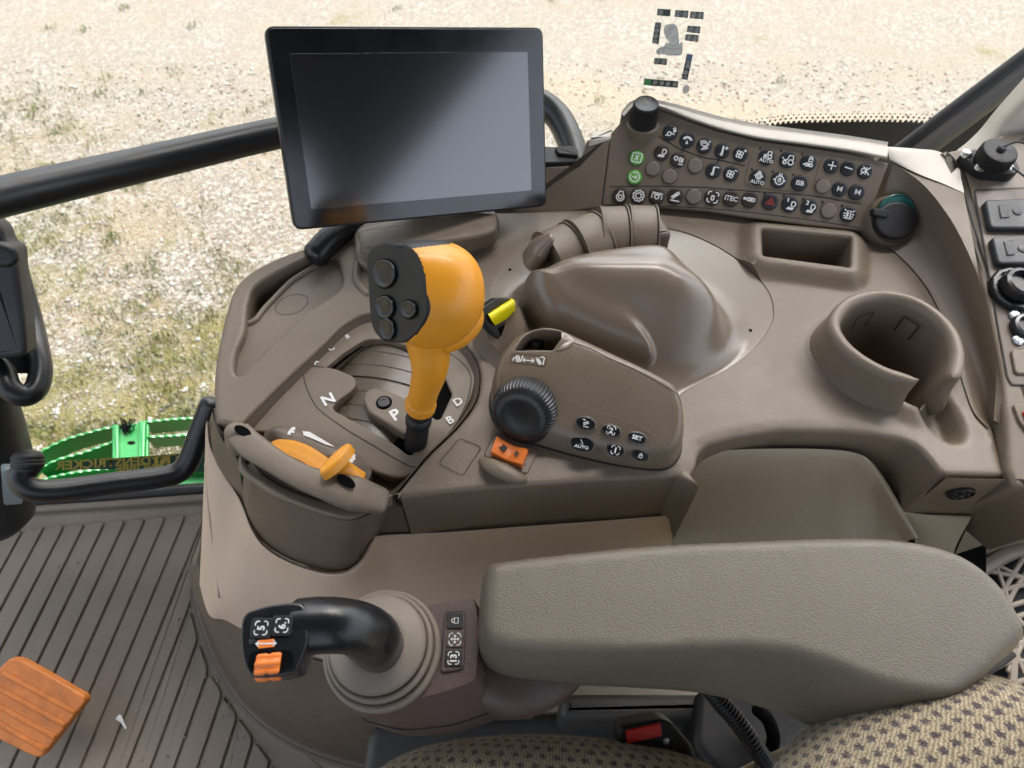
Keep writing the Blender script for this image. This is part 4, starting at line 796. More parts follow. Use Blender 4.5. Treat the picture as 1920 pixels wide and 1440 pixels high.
for e in BUT:
    (zx, zy), col, ic = e[:3]; c = PP_.px(*z3([(zx, zy)])[0]); big = zy > 560 or (zx > 980 and zx < 1340); r = np.linalg.norm(PP_.px(*z3([(zx + (47 if big else 44), zy)])[0]) - c)
    b0 = .0006 if 980 < zx and zy < 590 and zx < 1700 else 0
    g = Geo(); g.add(*lathe(PP_, c, [(r, b0 - .001), (r, b0 + .0010), (r * .985, b0 + .0016), (r * .93, b0 + .0020), (r * .8, b0 + .0022), (r * .4, b0 + .0024), (r * .1, b0 + .00245)], 36)); bt = g.obj('push_button', {'dark': 'bdark', 'brown': 'bbrown', 'tan': 'btan', 'green': 'bgreen'}[col], kp)
    if col == 'green': bt['label'] = 'green push button with white symbol'
    if ic == 'hazard': bt['label'] = 'hazard push button with red triangle'
    g = Geo(); p = circ(c, r + .0005, 36); g.add(*loft([PP_.w(p, b0 + .0002), PP_.w(inset(p, .0008), b0 + .0002)])); g.obj('button_gap', 'seam', bt, 180)
    if ic or len(e) > 3:
        g = icon(PP_, ic, c, r * 1.14, b0 + .00262, -.10, .135, e[3] if len(e) > 3 else None, e[4] if len(e) > 3 else 0, .56 if len(e) > 3 and e[3] == 'AUTO' else .74)
        g.obj('symbol', 'redprint' if ic == 'hazard' else 'white', bt, 180)
g = Geo()
for q in [(1040, 315), (1165, 330), (1292, 348), (990, 440), (1115, 455), (1240, 473), (1068, 585), (1184, 599), (1300, 618), (1415, 636), (1533, 658)]:
    c = PP_.px(*z3([q])[0]); g.add(*prism(PP_, circ(c, .0012, 12), .0002, .0011, .0003, 2))
g.obj('status_light', 'seam', kp)
c = PP_.px(1205, 232); g = Geo(); R0 = np.linalg.norm(PP_.px(1231, 232) - c)
KN = Pl(PP_.w(c, 0)[0], PP_.x, PP_.y * .75 - PP_.n * .6)
g.add(*lathe(KN, (0, 0), [(R0 * 1.22, -.008), (R0 * 1.2, .0005), (R0 * 1.1, .0018), (R0 * 1.0, .002)], 40)); kb = g.obj('knob_base', 'panel', kp)
prof = [(R0 * 1.02, .001), (R0 * 1.02, .003), (R0 * 1.0, .006), (R0 * .93, .021), (R0 * .88, .0235), (R0 * .82, .0242), (R0 * .78, .0236), (R0 * .2, .0236)]
g = Geo(); g.add(*lathe(KN, (0, 0), prof, 240, .0011, 34, [0, 0, 1, 1, .6, 0, 0, 0])); k_ = g.obj('rotary_knob', 'black', kp, 50)
# beige shelf along the top of the panel, thick and rounded
def ztop(u, v): return PP_.w(PP_.px(u, v), .0)[0][2]
inn = [(1172, 219), (1190, 200), (1214, 196), (1245, 204), (1290, 223), (1350, 243), (1420, 260), (1500, 271), (1590, 284), (1664, 299)]
out = [(1166, 214), (1184, 196), (1212, 191), (1262, 201), (1312, 215), (1365, 229), (1425, 240), (1500, 250), (1590, 262), (1664, 274)]
r0 = [np.array(PP_.w(PP_.px(*q), .001)[0]) for q in inn]
def back(o, i_, dz):  return P(o[0], o[1], i_[2] + dz)
r1 = [back(((a_[0] * .25 + b_[0] * .75), (a_[1] * .25 + b_[1] * .75)), i_, .004) for a_, b_, i_ in zip(out, inn, r0)]
r2 = [back(o, i_, .003) for o, i_ in zip(out, r0)]; r3 = [p + np.array([0, .004, -.008]) for p in r2]; r4 = [p + np.array([0, .012, -.12]) for p in r2]
v, f, _ = patch_same([r0, r1, r2, r3, r4], 80, 22); obj('top_trim', v, f, 'cream', kp, 70)
# left wing running behind the display
q = PP_.pxs([(1128, 388), (1060, 398), (1000, 408), (930, 432), (900, 440), (900, 330), (1020, 313), (1086, 309), (1101, 262), (1145, 252)]); obj('left_wing', *prism(PP_, densify(rnd(ccw(q), .002, 2), .006), -.04, -.0012, .0015), 'panel', kp)
g = Geo(); zt = ztop(1120, 255); g.add(*prism(FLAT, rnd(xy([(1104, 262, zt), (1147, 258, zt), (1150, 242, zt), (1112, 246, zt)]), .002), zt - .1, zt, .002)); g.obj('wing_cap', 'cream', kp)
ps = thing('phone_clip', PP_.w(PP_.px(1060, 290), 0)[0], 'small black device clip on the ledge right of the display', 'clip')
zc = ztop(1060, 305) + .001; PC = Pl(P(1060, 292, zc), (1, 0, .02), (0, 1, .15)); g = Geo(); g.add(*prism(PC, rnd(PC.pxs([(985, 272), (1083, 277), (1086, 303), (985, 306)]), .002), -.012, 0, .0012)); g.obj('clip_base', 'slate', ps)
g = Geo(); g.add(*prism(PC, rnd(PC.pxs([(1040, 280), (1076, 278), (1084, 297), (1046, 293)]), .002), 0, .004, .0012)); g.obj('clip_tab', 'rubber', ps)
# ------------------------------------------------------------------ round black power socket cap on the bolster
pc = thing('power_socket', P(1680, 410, .03), 'round black power socket with hinged cap and teal ring below the button panel', 'socket')
SK = Pl(P(1678, 412, .021), (1, .05, 0), (0, .80, .58)); c = SK.px(1676, 412); R0 = np.linalg.norm(SK.px(1716, 412) - c)
g = Geo(); g.add(*lathe(SK, c, [(R0 * 1.24, -.030), (R0 * 1.18, -.006), (R0 * 1.12, -.001), (R0 * 1.08, .0006), (R0 * 1.0, -.001)], 40)); g.obj('socket_surround', 'deck', pc, 70)
g = Geo(); g.add(*lathe(SK, c + [R0 * .12, R0 * .30], [(R0 * .86, -.004), (R0 * .86, .002), (R0 * .80, .003), (R0 * .76, .002)], 40)); g.obj('teal_ring', 'teal', pc)
g = Geo(); g.add(*prism(SK, circ(c + [-R0 * .02, -R0 * .08], R0 * .98, 40, R0 * .84), .001, .0065, .002)); g.add(*prism(SK, rnd(SK.pxs([(1629, 393), (1660, 398), (1655, 412), (1629, 406)]), .002), .001, .0085, .001)); g.add(*prism(SK, rnd(SK.pxs([(1665, 436), (1695, 438), (1690, 449), (1668, 446)]), .002), .001, .006, .001)); g.obj('hinged_cap', 'rubber', pc)
# ------------------------------------------------------------------ DISPLAY
S_ = .85; TL = CO + (np.array([-.229, .637, .144]) - CO) * S_; wv = np.array([.261, .099, -.057]) * S_; hv = np.array([.010, -.106, -.153]) * S_
MW, MH = np.linalg.norm(wv), np.linalg.norm(hv); DP = Pl(TL + wv / 2 + hv / 2, wv, -hv); X2, Y2 = MW / 2, MH / 2
dm = thing('display_monitor', TL + wv / 2 + hv, 'large black touchscreen display, switched off, mounted behind the amber shift knob', 'monitor')
body = rnd([(-X2, -Y2), (X2, -Y2), (X2, Y2), (-X2, Y2)], .008, 6)
g = Geo(); g.add(*prism(DP, body, -.011, -.0006, .0012)); g.obj('housing', 'black', dm)
g = Geo(); g.add(*prism(DP, rnd([(-X2 * .8, -Y2 * .8), (X2 * .8, -Y2 * .8), (X2 * .8, Y2 * .8), (-X2 * .8, Y2 * .8)], .012), -.032, -.010, .004)); g.obj('rear_housing', 'black', dm)
g = Geo(); bd = inset(ccw(body), .0016); g.add(*prism(DP, bd, -.002, 0, .0004)); fr_ = g.obj('screen_border', 'bezel', dm)
sp_ = DP.pxs([(592, 95), (987, 90), (998, 345), (645, 376)]); x0, y0 = -X2 + .0165, -Y2 + .0165
g = Geo(); g.add(*prism(DP, rnd([(x0, y0), (X2 - .0165, y0), (X2 - .0165, Y2 - .020), (x0, Y2 - .020)], .001), -.001, .00025, .0001)); g.obj('screen_area', 'screen', dm)
mb = thing('display_mount', P(800, 440, .0), 'taupe moulded mounting foot under the display', 'mount')
for z0, zt1, ins, nm in ((-.002, .008, 0, 'mount_base'), (.0095, .027, .003, 'mount_cover')):
    q = cr(xy([(674, 500, z0), (668, 470, z0), (672, 440, z0), (720, 420, z0), (800, 412, z0), (880, 405, z0), (925, 405, z0), (936, 430, z0), (928, 452, z0), (895, 478, z0), (840, 500, z0), (780, 515, z0), (720, 520, z0)]), 70, True) if nm == 'mount_base' else \
        cr(xy([(680, 468, zt1), (672, 440, zt1), (676, 426, zt1), (760, 408, zt1), (880, 396, zt1), (926, 400, zt1), (932, 412, zt1), (929, 428, zt1), (905, 440, zt1), (850, 450, zt1), (780, 458, zt1), (720, 465, zt1)]), 70, True)
    obj(nm, *prism(FLAT, ccw(q), z0, zt1, .004), 'deck', mb)
g = Geo(); g.add(*tube([P(790, 425, .01) + [0, .02, 0], P(790, 410, .02) + [0, .03, 0], DP.w((0, -Y2 * .5), -.045)[0]], .014, 16, 12)); g.obj('mount_arm', 'black', mb)
g = Geo(); g.add(*tube([P(676, 470, .0), P(668, 520, .0), P(690, 553, -.002)], .004, 10, 14)); g.obj('mount_edge', 'deck', mb)
# ------------------------------------------------------------------ LEVER HOOD with its four lever caps
hd = thing('lever_hood', P(1180, 600, 0), 'smooth glossy taupe palm hood over the lever cluster on its own seamed plate', 'hood')
so = inset(ccw(SEAM), .0011)
# hood built as rings, each measured at its own height
def zz2(l): return [(x / 3 + 880, y / 3 + 360) for x, y in l]
FOOT = cr(xy([(978, 590, .0), (968, 545, .015), (984, 500, .035), (1006, 472, .045), (1060, 448, .050), (1130, 438, .052), (1245, 438, .052), (1305, 470, .048), (1352, 540, .026), (1374, 610, .008), (1358, 672, .0), (1300, 712, 0), (1200, 716, 0), (1110, 698, .0), (1030, 655, .0)]), 110, True)
LB = cr(xy([(984, 585, .012), (976, 548, .022), (990, 512, .034), (1060, 490, .045), (1130, 500, .045), (1180, 540, .040), (1214, 590, .034), (1232, 640, .024), (1228, 676, .012), (1212, 690, .006), (1160, 678, .006), (1100, 662, .006), (1040, 638, .008), (1005, 612, .010)]), 90, True)
def smin(a, b, k): return -k * np.log(np.exp(-np.clip(a / k, -40, 40)) + np.exp(-np.clip(b / k, -40, 40)))
HA, HBk = xy([(1150, 690, .0)])[0], xy([(1170, 445, .052)])[0]; HL = np.linalg.norm(HBk - HA); HDr = (HBk - HA) / HL; HSd = np.array([HDr[1], -HDr[0]])
def hood_B(v):
    s = sdf(v, FOOT); y = ((v - HA) @ HDr) / HL; x = (v - HA) @ HSd
    prof = .018 + .052 * ss(y, -.10, .72); wide = np.clip(1 - np.clip(x - .035, 0, 1) ** 2 * 45, .2, 1)
    return (prof * wide) * np.sqrt(np.clip(1 - (1 - np.clip(s / (.082 - .050 * ss(y, .72, 1)), 0, 1)) ** 2.0, 0, 1)) * ss(s, -.001, .022) ** (.9 - .6 * ss(y, .6, 1))
def hood_h(v):
    s = sdf(v, FOOT); y = ((v - HA) @ HDr) / HL; B = hood_B(v) * .16; rear = ss(y, .80, .95)
    for rad, wgt in ((.005, .42), (.010, .42)):
        for a in range(8): B = B + wgt / 8 * hood_B(v + rad * np.array([math.cos(a * math.pi / 4), math.sin(a * math.pi / 4)]))
    sa = sdf(v, LB); A = (.031 + .026 * ss(y, .0, .75)) * np.sqrt(np.clip(1 - (1 - np.clip(sa / .026, 0, 1)) ** 2.3, 0, 1))
    flare = .0040 * ss(s, -.024, .010) ** 1.5; k = .0022; z = -smin(-B, -A, k) - k * .69 + flare
    z += .0006 * np.exp(-((v[:, 0] - BX[0]) ** 2 + (v[:, 1] - BX[1]) ** 2) / .007 ** 2)
    return np.maximum(z, 0) * ss(sdf(v, so), 0, .010) + .0003
BX = xy([(1268, 552, .040)])[0]
plate = [hsurf(so, hood_h, .0018, loops=[(inset(ccw(FOOT), q), True) for q in (.0, .0015)]), lip(so, hood_h(ccw(so)), .0007, .006, out=True)]
weld('hood_shell', plate, 'gloss', hd, 80)
for q in ((956, 506), (1407, 620), (1274, 713)):
    g = Geo(); c = xy([q])[0]; g.add(*prism(FLAT, circ(c, .0016, 14), .0002, .0008, .0002, 2)); g.obj('pin_hole', 'hole', hd)
CAPS = [((1030, 452), (1062, 432), 'a'), ((1082, 430), (1118, 413), 'b'), ((1152, 412), (1185, 406), 'c'), ((1206, 408), (1238, 408), 'd')]
def lever(cpx, wpx, ang, tail, lab, z=.060, R1=.031, L_=None):
    c = P(*cpx, z); w = wpx / 2; dirx = np.array([math.cos(ang), math.sin(ang), 0]); diry = np.array([-dirx[1], dirx[0], 0])
    t = thing('hydraulic_lever', c - [0, 0, .03], lab, 'lever', 'curved lever caps behind the palm hood')
    pl = Pl(c - np.array([0, 0, R1]) - diry * .004, diry, (0, 0, 1.0)); pl.n = dirx
    def fan_(r, w0, w1, a0=8, a1=168, bev=.0012):
        p = np.array([(r * math.cos(math.radians(k)), r * math.sin(math.radians(k))) for k in np.linspace(a0, a1, 22)] + [(-.9 * r, -.012), (.8 * r, -.012)]); return prism(pl, p, w0, w1, bev)
    g = Geo(); g.add(*fan_(R1, -w + .0016, w - .0010)); g.obj('cap_face', 'panel', t)
    g = Geo(); g.add(*fan_(R1 + .0013, -w, -w + .0012, bev=.0004)); g.add(*fan_(R1 + .0013, w - .0006, w + .0006, bev=.0003)); g.obj('cap_cheek', 'panel', t)
    return t
lever((1050, 437), .0265, .50, 0, 'leftmost lever cap, tucked beside the pointed end of the hood', .052)
lever((1104, 415), .0265, .44, 0, 'second lever cap from the left behind the hood', .056)
lever((1154, 398), .0245, .04, 0, 'third lever cap from the left, set upright behind the hood', .058)
lever((1209, 396), .0245, -.03, 0, 'rightmost lever cap, nearest the row of panel buttons', .058)
g = Geo(); g.add(*prism(FLAT, rnd(xy([(998, 486, .03), (1030, 425, .03), (1120, 395, .03), (1240, 400, .03), (1262, 440, .03), (1180, 445, .03), (1080, 470, .03)]), .006), .0, .030, .004)); g.obj('lever_well', 'dark_deck', hd)
# pointed cheek at the left end of the lever row
g = Geo(); g.add(*tube([P(1000, 486, .030), P(1016, 462, .046), P(1034, 446, .058)], [.0135, .0115, .0040], 24, 20, sx=1.1, sy=.8)); g.obj('hood_cheek', 'gloss', hd)
# ================================================================== SHIFT QUADRANT (gate plate, drum, letters)
sq = thing('shift_quadrant', P(700, 760, -.01), 'taupe gear shift gate with lettered slots and a ribbed drum inside', 'shift gate')
QZ = -.010
obj('recess_wall', *loft([np.column_stack([RZ, np.zeros(90)]), np.column_stack([RZ + (RZ.mean(0) - RZ) * .015, np.full(90, -.003)]), np.column_stack([RZ + (RZ.mean(0) - RZ) * .12, np.full(90, QZ - .004)]), np.column_stack([RZ + (RZ.mean(0) - RZ) * .14, np.full(90, -.05)])], closed=False), 'dark_deck', sq, 60)
qo_px = z1([(262, 1150), (350, 1040), (480, 890), (620, 740), (740, 640), (820, 590), (940, 570), (1200, 560), (1420, 690), (1500, 790), (1522, 880), (1490, 1000), (1400, 1150), (1280, 1285), (1150, 1412), (1020, 1405), (880, 1340), (700, 1260), (500, 1180), (350, 1165)])
QO = cr(xy([(a, b, QZ) for a, b in qo_px]), 130, True)
def Q(l, z=QZ): return xy([(a, b, z) for a, b in z1(l)])
WIN = rnd(Q([(690, 822), (790, 738), (880, 680), (925, 656), (1020, 656), (1180, 700), (1340, 800), (1395, 930), (1414, 965), (1345, 1112), (1312, 1117), (1262, 1085), (1282, 1185), (1182, 1315), (1150, 1312), (1070, 1252), (900, 1155), (752, 1076), (722, 1050), (762, 1000), (838, 950), (862, 912), (852, 882), (828, 866), (742, 832)]), [.001, .002, .004, .006, .006, .01, .012, .006, .004, .004, .004, .004, .005, .004, .004, .006, .01, .004, .005, .004, .004, .005, .004, .003, .002], 4)
WIN = densify(ccw(WIN), .003)
def quad_h(v):
    z = np.full(len(v), QZ); c = Q([(900, 900)])[0]
    return z + .004 * (1 - ((v[:, 0] - c[0]) ** 2 + (v[:, 1] - c[1]) ** 2) / .02)
qs = [hsurf(QO, quad_h, .003, holes=[WIN], loops=[(inset(ccw(WIN), -.0015), True)]), lip(QO, quad_h(ccw(QO)), .002, .03, out=True), lip(WIN, quad_h(ccw(WIN)), .0012, .022)]
weld('gate_plate', qs, 'dark_deck2' if 'dark_deck2' in M else 'deck', sq, 60)
def qz(c): return float(quad_h(np.array([c]))[0])
sl = cr(Q([(690, 820), (600, 815), (574, 850), (585, 920), (620, 1000), (665, 1062), (800, 1160), (950, 1250), (1150, 1362), (1215, 1366), (1300, 1290), (1400, 1180), (1460, 1070), (1500, 960), (1508, 860), (1450, 780), (1380, 735)]), 90)
g = Geo(); v, f = stroke(FLAT, sl, .0009, 0); v[:, 2] = quad_h(v[:, :2]) + .0002; g.add(v, f); g.obj('plate_seam', 'seam', sq, 180)
# drum under the window
a, b = P(*z1([(930, 1130)])[0], -.02), P(*z1([(1090, 700)])[0], -.02); ax = b - a; ax[2] = 0; ax /= np.linalg.norm(ax); ay = np.array([ax[1], -ax[0], 0]); cen = (a + b) / 2; R_ = .095; rings = []
for s in np.linspace(-.09, .09, 260):
    rr = R_ - (.0007 if (s / .0145) % 1 < .07 else 0) - (.0016 if (s / .058) % 1 < .035 else 0)
    th = np.linspace(math.radians(20), math.radians(160), 50); rings.append([cen + ax * s + ay * rr * math.cos(t) + np.array([0, 0, -R_ + .008 + rr * math.sin(t)]) for t in th])
obj('ribbed_drum', *loft(rings, closed=False), 'drum', sq, 30)
g = Geo(); g.add(*prism(FLAT, inset(QO if area(QO) > 0 else QO[::-1], .004), -.11, -.075, .001)); g.obj('well_floor', 'hole', sq)
def well_shade(pts, name='slot_shade'):
    p = rnd(ccw(Q(pts, -.013)), .003, 4); g = Geo(); g.add(*prism(FLAT, p, -.014, -.0118, .0003)); return g.obj(name, 'hole', sq)  # flat black plates painting the shade deep in the gate
well_shade([(1070, 1245), (1140, 1150), (1275, 1110), (1290, 1190), (1182, 1325), (1140, 1315)]); well_shade([(1260, 1080), (1290, 900), (1380, 880), (1420, 965), (1345, 1125), (1310, 1125)])
well_shade([(690, 822), (800, 728), (930, 645), (1010, 650), (925, 672), (800, 760), (712, 836)])
# park latch plate with its screw
pp = rnd(ccw(Q([(903, 990), (915, 950), (950, 928), (1000, 930), (1150, 985), (1270, 1080), (1262, 1120), (1150, 1190), (1125, 1188), (1040, 1130), (930, 1062)], -.004)), .005, 5)
g = Geo(); g.add(*prism(FLAT, pp, -.03, -.002, .002)); pk_ = g.obj('park_plate', 'deck', sq)
c = Q([(1020, 1005)], -.002)[0]; g = Geo(); g.add(*prism(FLAT, circ(c, .0068, 30), -.004, -.0014, .0006)); g.obj('screw_recess', 'hole', pk_)
g = Geo(); g.add(*lathe(FLAT, c, [(.0052, -.002), (.0052, -.0008), (.0046, -.0003), (.0024, -.0003), (.0022, -.0008)], 30)); g.add(*prism(FLAT, circ(c, .0021, 6), -.0009, -.0006, .0001)); g.obj('torx_screw', 'gripblack', pk_)
def letter(s, q, size, rot, z, par, m='white'):
    c = xy([(*z1([q])[0], z)])[0]; g = Geo(); g.add(*text(FLAT, s, c, size, z, rot, .03)); g.obj('letter', m, par, 180)
letter('N', (705, 985), .0145, .55, qz(Q([(705, 985)])[0]) + .0012, sq); letter('P', (1085, 1070), .0150, .60, -.0018, pk_)
letter('B', (1392, 1100), .0105, .55, qz(Q([(1392, 1100)])[0]) + .0012, sq); letter('D', (1437, 997), .0105, .55, qz(Q([(1437, 997)])[0]) + .0012, sq)
letter('C', (722, 698), .0075, .75, qz(Q([(722, 698)])[0]) + .0012, sq); letter('A', (635, 775), .0065, .75, qz(Q([(635, 775)])[0]) + .0012, sq); letter('B', (815, 632), .0065, .5, qz(Q([(815, 632)])[0]) + .0012, sq)
# throttle arc: hump, amber band and paddle
th = thing('hand_throttle', P(590, 860, 0), 'amber hand throttle paddle on a curved amber band at the console front', 'throttle')
hump = cr(Q([(330, 1165), (380, 1110), (470, 1100), (600, 1135), (760, 1205), (880, 1270), (935, 1330), (920, 1400), (880, 1440), (700, 1400), (500, 1330), (380, 1260)], 0), 70, True)
hs = [hsurf(hump, lambda v: -.008 + .011 * ss(sdf(v, hump), -.001, .012), .003, loops=[(inset(ccw(hump), .002), True)]), lip(hump, -.008 + 0 * hump[:, 0], .001, .02, out=True)]
weld('throttle_cover', hs, 'dark_deck', th, 60)
bd_t = [(392, 1222), (430, 1210), (500, 1214), (560, 1230), (620, 1257), (700, 1310), (790, 1375), (880, 1445)]; bd_b = [(365, 1270), (400, 1276), (450, 1290), (510, 1312), (570, 1342), (650, 1395), (740, 1450), (830, 1500)]
r0 = [P(*q, .0055 + .0035 * math.sin(k / 7 * 3.1)) for k, q in enumerate(z1(bd_t))]; r1 = [P(*q, .0055 + .0035 * math.sin(k / 7 * 3.1)) for k, q in enumerate(z1(bd_b))]
dn = np.array([0, 0, -.012]); e_ = np.array([0, 0, -.0012]); mix = lambda a, b, t: [x * (1 - t) + y * t for x, y in zip(a, b)]
v, f, _ = patch_same([[p + dn for p in r0], [p + e_ for p in r0], mix(r0, r1, .08), mix(r0, r1, .5), mix(r0, r1, .92), [p + e_ for p in r1], [p + dn for p in r1]], 50, 26); obj('amber_band', v, f, 'yellow', th, 60)
pc_ = P(*z1([(752, 1330)])[0], .026); d_ = P(*z1([(835, 1240)])[0], .026) - P(*z1([(668, 1412)])[0], .026); L0 = np.linalg.norm(d_); d_ /= L0; nn_ = np.array([-.75, -.25, .6]); nn_ -= d_ * (nn_ @ d_); nn_ /= np.linalg.norm(nn_); PA = Pl(pc_, d_, np.cross(nn_, d_)); PA.n = nn_
g = Geo(); g.add(*prism(PA, circ((0, 0), L0 / 2, 44, L0 * .235), -.0045, .0035, .0030, 6, .0012)); g.obj('paddle', 'yellow', th)
g = Geo(); a = P(*z1([(790, 1375)])[0], .008); g.add(*tube([a + np.array([.008, -.008, -.008]), a + np.array([0, -.002, .004]), pc_ - nn_ * .002 - d_ * .004], [.0115, .0075, .007], 20, 16, sy=.7)); g.obj('paddle_neck', 'yellow', th)
obj('throttle_disc', *tube([P(*z1([q])[0], -.003) for q in ((380, 1300), (450, 1335), (540, 1380), (650, 1440), (760, 1490))], [.010, .014, .015, .014, .010], 18, 30, sy=.7), 'dark_deck', th)
# printed rabbit, wedge and turtle
ZT = .0036
def blob(pts, m, par, name, z=ZT, off=(0, 0)): g = Geo(); p = ccw(Q(pts, z)); g.add(*prism(FLAT, p, z - .0004, z, .00008, 1)); return g.obj(name, m, par, 180)
blob([(562, 1165), (600, 1168), (680, 1215), (742, 1252), (690, 1240), (620, 1208), (566, 1188)], 'white', th, 'wedge_mark')
blob([(476, 1186), (482, 1165), (500, 1145), (516, 1140), (524, 1152), (508, 1160), (520, 1166), (512, 1178), (498, 1174), (492, 1188)], 'white', th, 'rabbit_mark')
blob([(820, 1340), (830, 1310), (845, 1300), (852, 1290), (860, 1300), (856, 1312), (862, 1322), (848, 1330), (842, 1345), (832, 1338)], 'white', th, 'turtle_mark')
# ================================================================== SHIFT LEVER
sl_ = thing('shift_lever', P(782, 830, -.015), 'amber gear shift lever with black thumb pad of round buttons', 'shift lever')
hc = PD(800, 553, .505); base = P(780, 838, -.014); nk = PD(806, 690, .525); jn = PD(787, 765, .56)
g = Geo(); g.add(*tube([base + [0, 0, -.03], base, jn * .5 + base * .5, jn], [.0095, .0095, .0092, .0088], 20, 20)); g.add(*tube([base * .35 + jn * .65, base * .25 + jn * .75], .0105, 20, 4, smooth=False)); g.obj('lever_shaft', 'rubber', sl_)
g = Geo(); g.add(*tube([jn, jn * .85 + nk * .15, jn * .5 + nk * .5, nk, nk * .6 + hc * .4, hc], [.0108, .0112, .0128, .0155, .020, .020], 32, 40, caps=False)); 
for t_ in (.02, .07, .12): q = jn * (1 - t_) + nk * t_; g.add(*tube([q, q + (nk - jn) * .025], .0121, 32, 4, smooth=False))
g.obj('lever_neck', 'yellow', sl_)
vw = (CO - hc) / np.linalg.norm(CO - hc); ir = np.array([1, 0, 0.]); ir -= vw * (ir @ vw); ir /= np.linalg.norm(ir); iu = np.cross(vw, ir); KX, KY = .505 / FPX, .505 / FPX
def HB(a, b, c): return hc + ir * a * KX + iu * b * KY + vw * c * KX        # head frame in units of photo pixels at the knob
# superellipsoid head, flattened on the side of the button pad
PN = ir * -.80 + iu * -.02 + vw * .60; PN /= np.linalg.norm(PN); PC0 = HB(-38, 4, 36)
U_, V_ = 200, 130; hv_ = []
for j in range(V_ + 1):
    ph = -math.pi / 2 + math.pi * j / V_
    for i in range(U_):
        t_ = 2 * math.pi * i / U_; pw = .86; sg_ = lambda x, p: math.copysign(abs(x) ** p, x)
        x = sg_(math.cos(ph), .85) * sg_(math.cos(t_), pw); z_ = sg_(math.cos(ph), .85) * sg_(math.sin(t_), pw); y = sg_(math.sin(ph), .85)
        X, Y_, Z_ = x * 103, y * 100, z_ * 88
        if Y_ < 0: k = 1 - .22 * (Y_ / 100) ** 2; X = X * k + 6 * (Y_ / 100) ** 2; Z_ *= k
        if X < 0 and Y_ > 0: Y_ *= 1.0
        X += 4; p = HB(X, Y_, Z_); d_ = (p - PC0) @ PN
        if d_ > 0: p = p - PN * d_ * .97
        hv_.append(p)
hf = [(j * U_ + i, j * U_ + (i + 1) % U_, (j + 1) * U_ + (i + 1) % U_, (j + 1) * U_ + i) for j in range(V_) for i in range(U_)]
HV = np.array(hv_); fc = HV[np.array(hf)].mean(1) - hc; fa_, fb_, fc_ = fc @ ir / KX, fc @ iu / KX, fc @ vw / KX; dpn = (fc + hc - PC0) @ PN / KX
blk = ((dpn > -.6) & (fb_ > -70)) | ((fb_ > 84 + .14 * np.clip(fa_, -60, 60)) & (fa_ < 44) & (fa_ > -90)); hf = np.array(hf)
obj('lever_head', hv_, hf[~blk], 'yellow', sl_, 180); obj('black_shell', HV, hf[blk], 'rubber', sl_, 180)
g = Geo(); g.add(*tube([HB(28, -82, -10), HB(58, -68, -20), HB(79, -48, -26), HB(82, -24, -26)], [.0115, .0120, .0112, .0090], 26, 24)); g.obj('thumb_rest', 'yellow', sl_)
PT = Pl(PC0, iu, np.cross(PN, iu)); PT.n = PN
if (PT.x @ iu) < 0: PT.x = -PT.x
padpx = [(700, 462), (722, 455), (757, 460), (752, 476), (778, 498), (795, 533), (803, 565), (800, 593), (787, 619), (762, 641), (735, 642), (716, 636), (700, 612), (694, 570), (690, 520), (688, 480)]
pq = cr(PT.pxs(padpx), 90, True)
obj('button_pad', *prism(PT, pq, -.010, .0008, .0016, 5), 'rubber', sl_)
g = Geo(); rimp2 = cr(PT.pxs([(692, 470), (712, 458), (750, 452), (800, 449), (842, 451), (800, 456), (758, 463), (724, 470), (700, 480)], 0), 60, True)
tb = [[HB(-108, 84, 20), HB(-86, 100, 28), HB(-40, 106, 20), HB(10, 106, -5), HB(50, 100, -30)], [HB(-104, 92, -5), HB(-80, 108, -5), HB(-40, 110, -15), HB(10, 107, -35), HB(50, 98, -55)], [HB(-100, 60, -30), HB(-84, 78, -40), HB(-40, 92, -50), HB(10, 95, -60), HB(50, 85, -70)]]
tb = [[HB(-106, 60, 26), HB(-100, 78, 30), HB(-70, 93, 38), HB(-30, 99, 30), HB(20, 101, 8), HB(52, 98, -14)], [HB(-108, 62, 10), HB(-104, 84, 8), HB(-72, 102, 8), HB(-30, 107, 0), HB(20, 106, -20), HB(52, 100, -34)], [HB(-104, 50, -20), HB(-98, 70, -26), HB(-70, 90, -36), HB(-30, 98, -44), HB(20, 98, -50), HB(52, 92, -56)]]

for (q, a_, b_, rt_) in (((720, 513), 27, 21, 0.2), ((722, 576), 22, 17, .3), ((766, 580), 17, 15, .3), ((727, 617), 21, 14, .3)):
    c = PT.px(*q, .0022); ra = np.linalg.norm(PT.px(q[0], q[1] - a_, .0022) - c); rb = np.linalg.norm(PT.px(q[0] + b_, q[1], .0022) - c)
    p = circ(c, ra, 36, rb); R = [PT.w(p, .0018), PT.w(inset(ccw(p), .0003), .0030), PT.w(inset(ccw(p), .0012), .0034), PT.w(inset(ccw(p), .0028), .0024), PT.w(c + (ccw(p) - c) * .3, .0024)]
    o_ = obj('thumb_button', *loft(R, False, True), 'gripblack', sl_); g = Geo(); p2 = inset(ccw(p), -.0006); g.add(*loft([PT.w(p2, .0023), PT.w(inset(p2, .0006), .0023)])); g.obj('button_gap', 'hole', o_, 180)
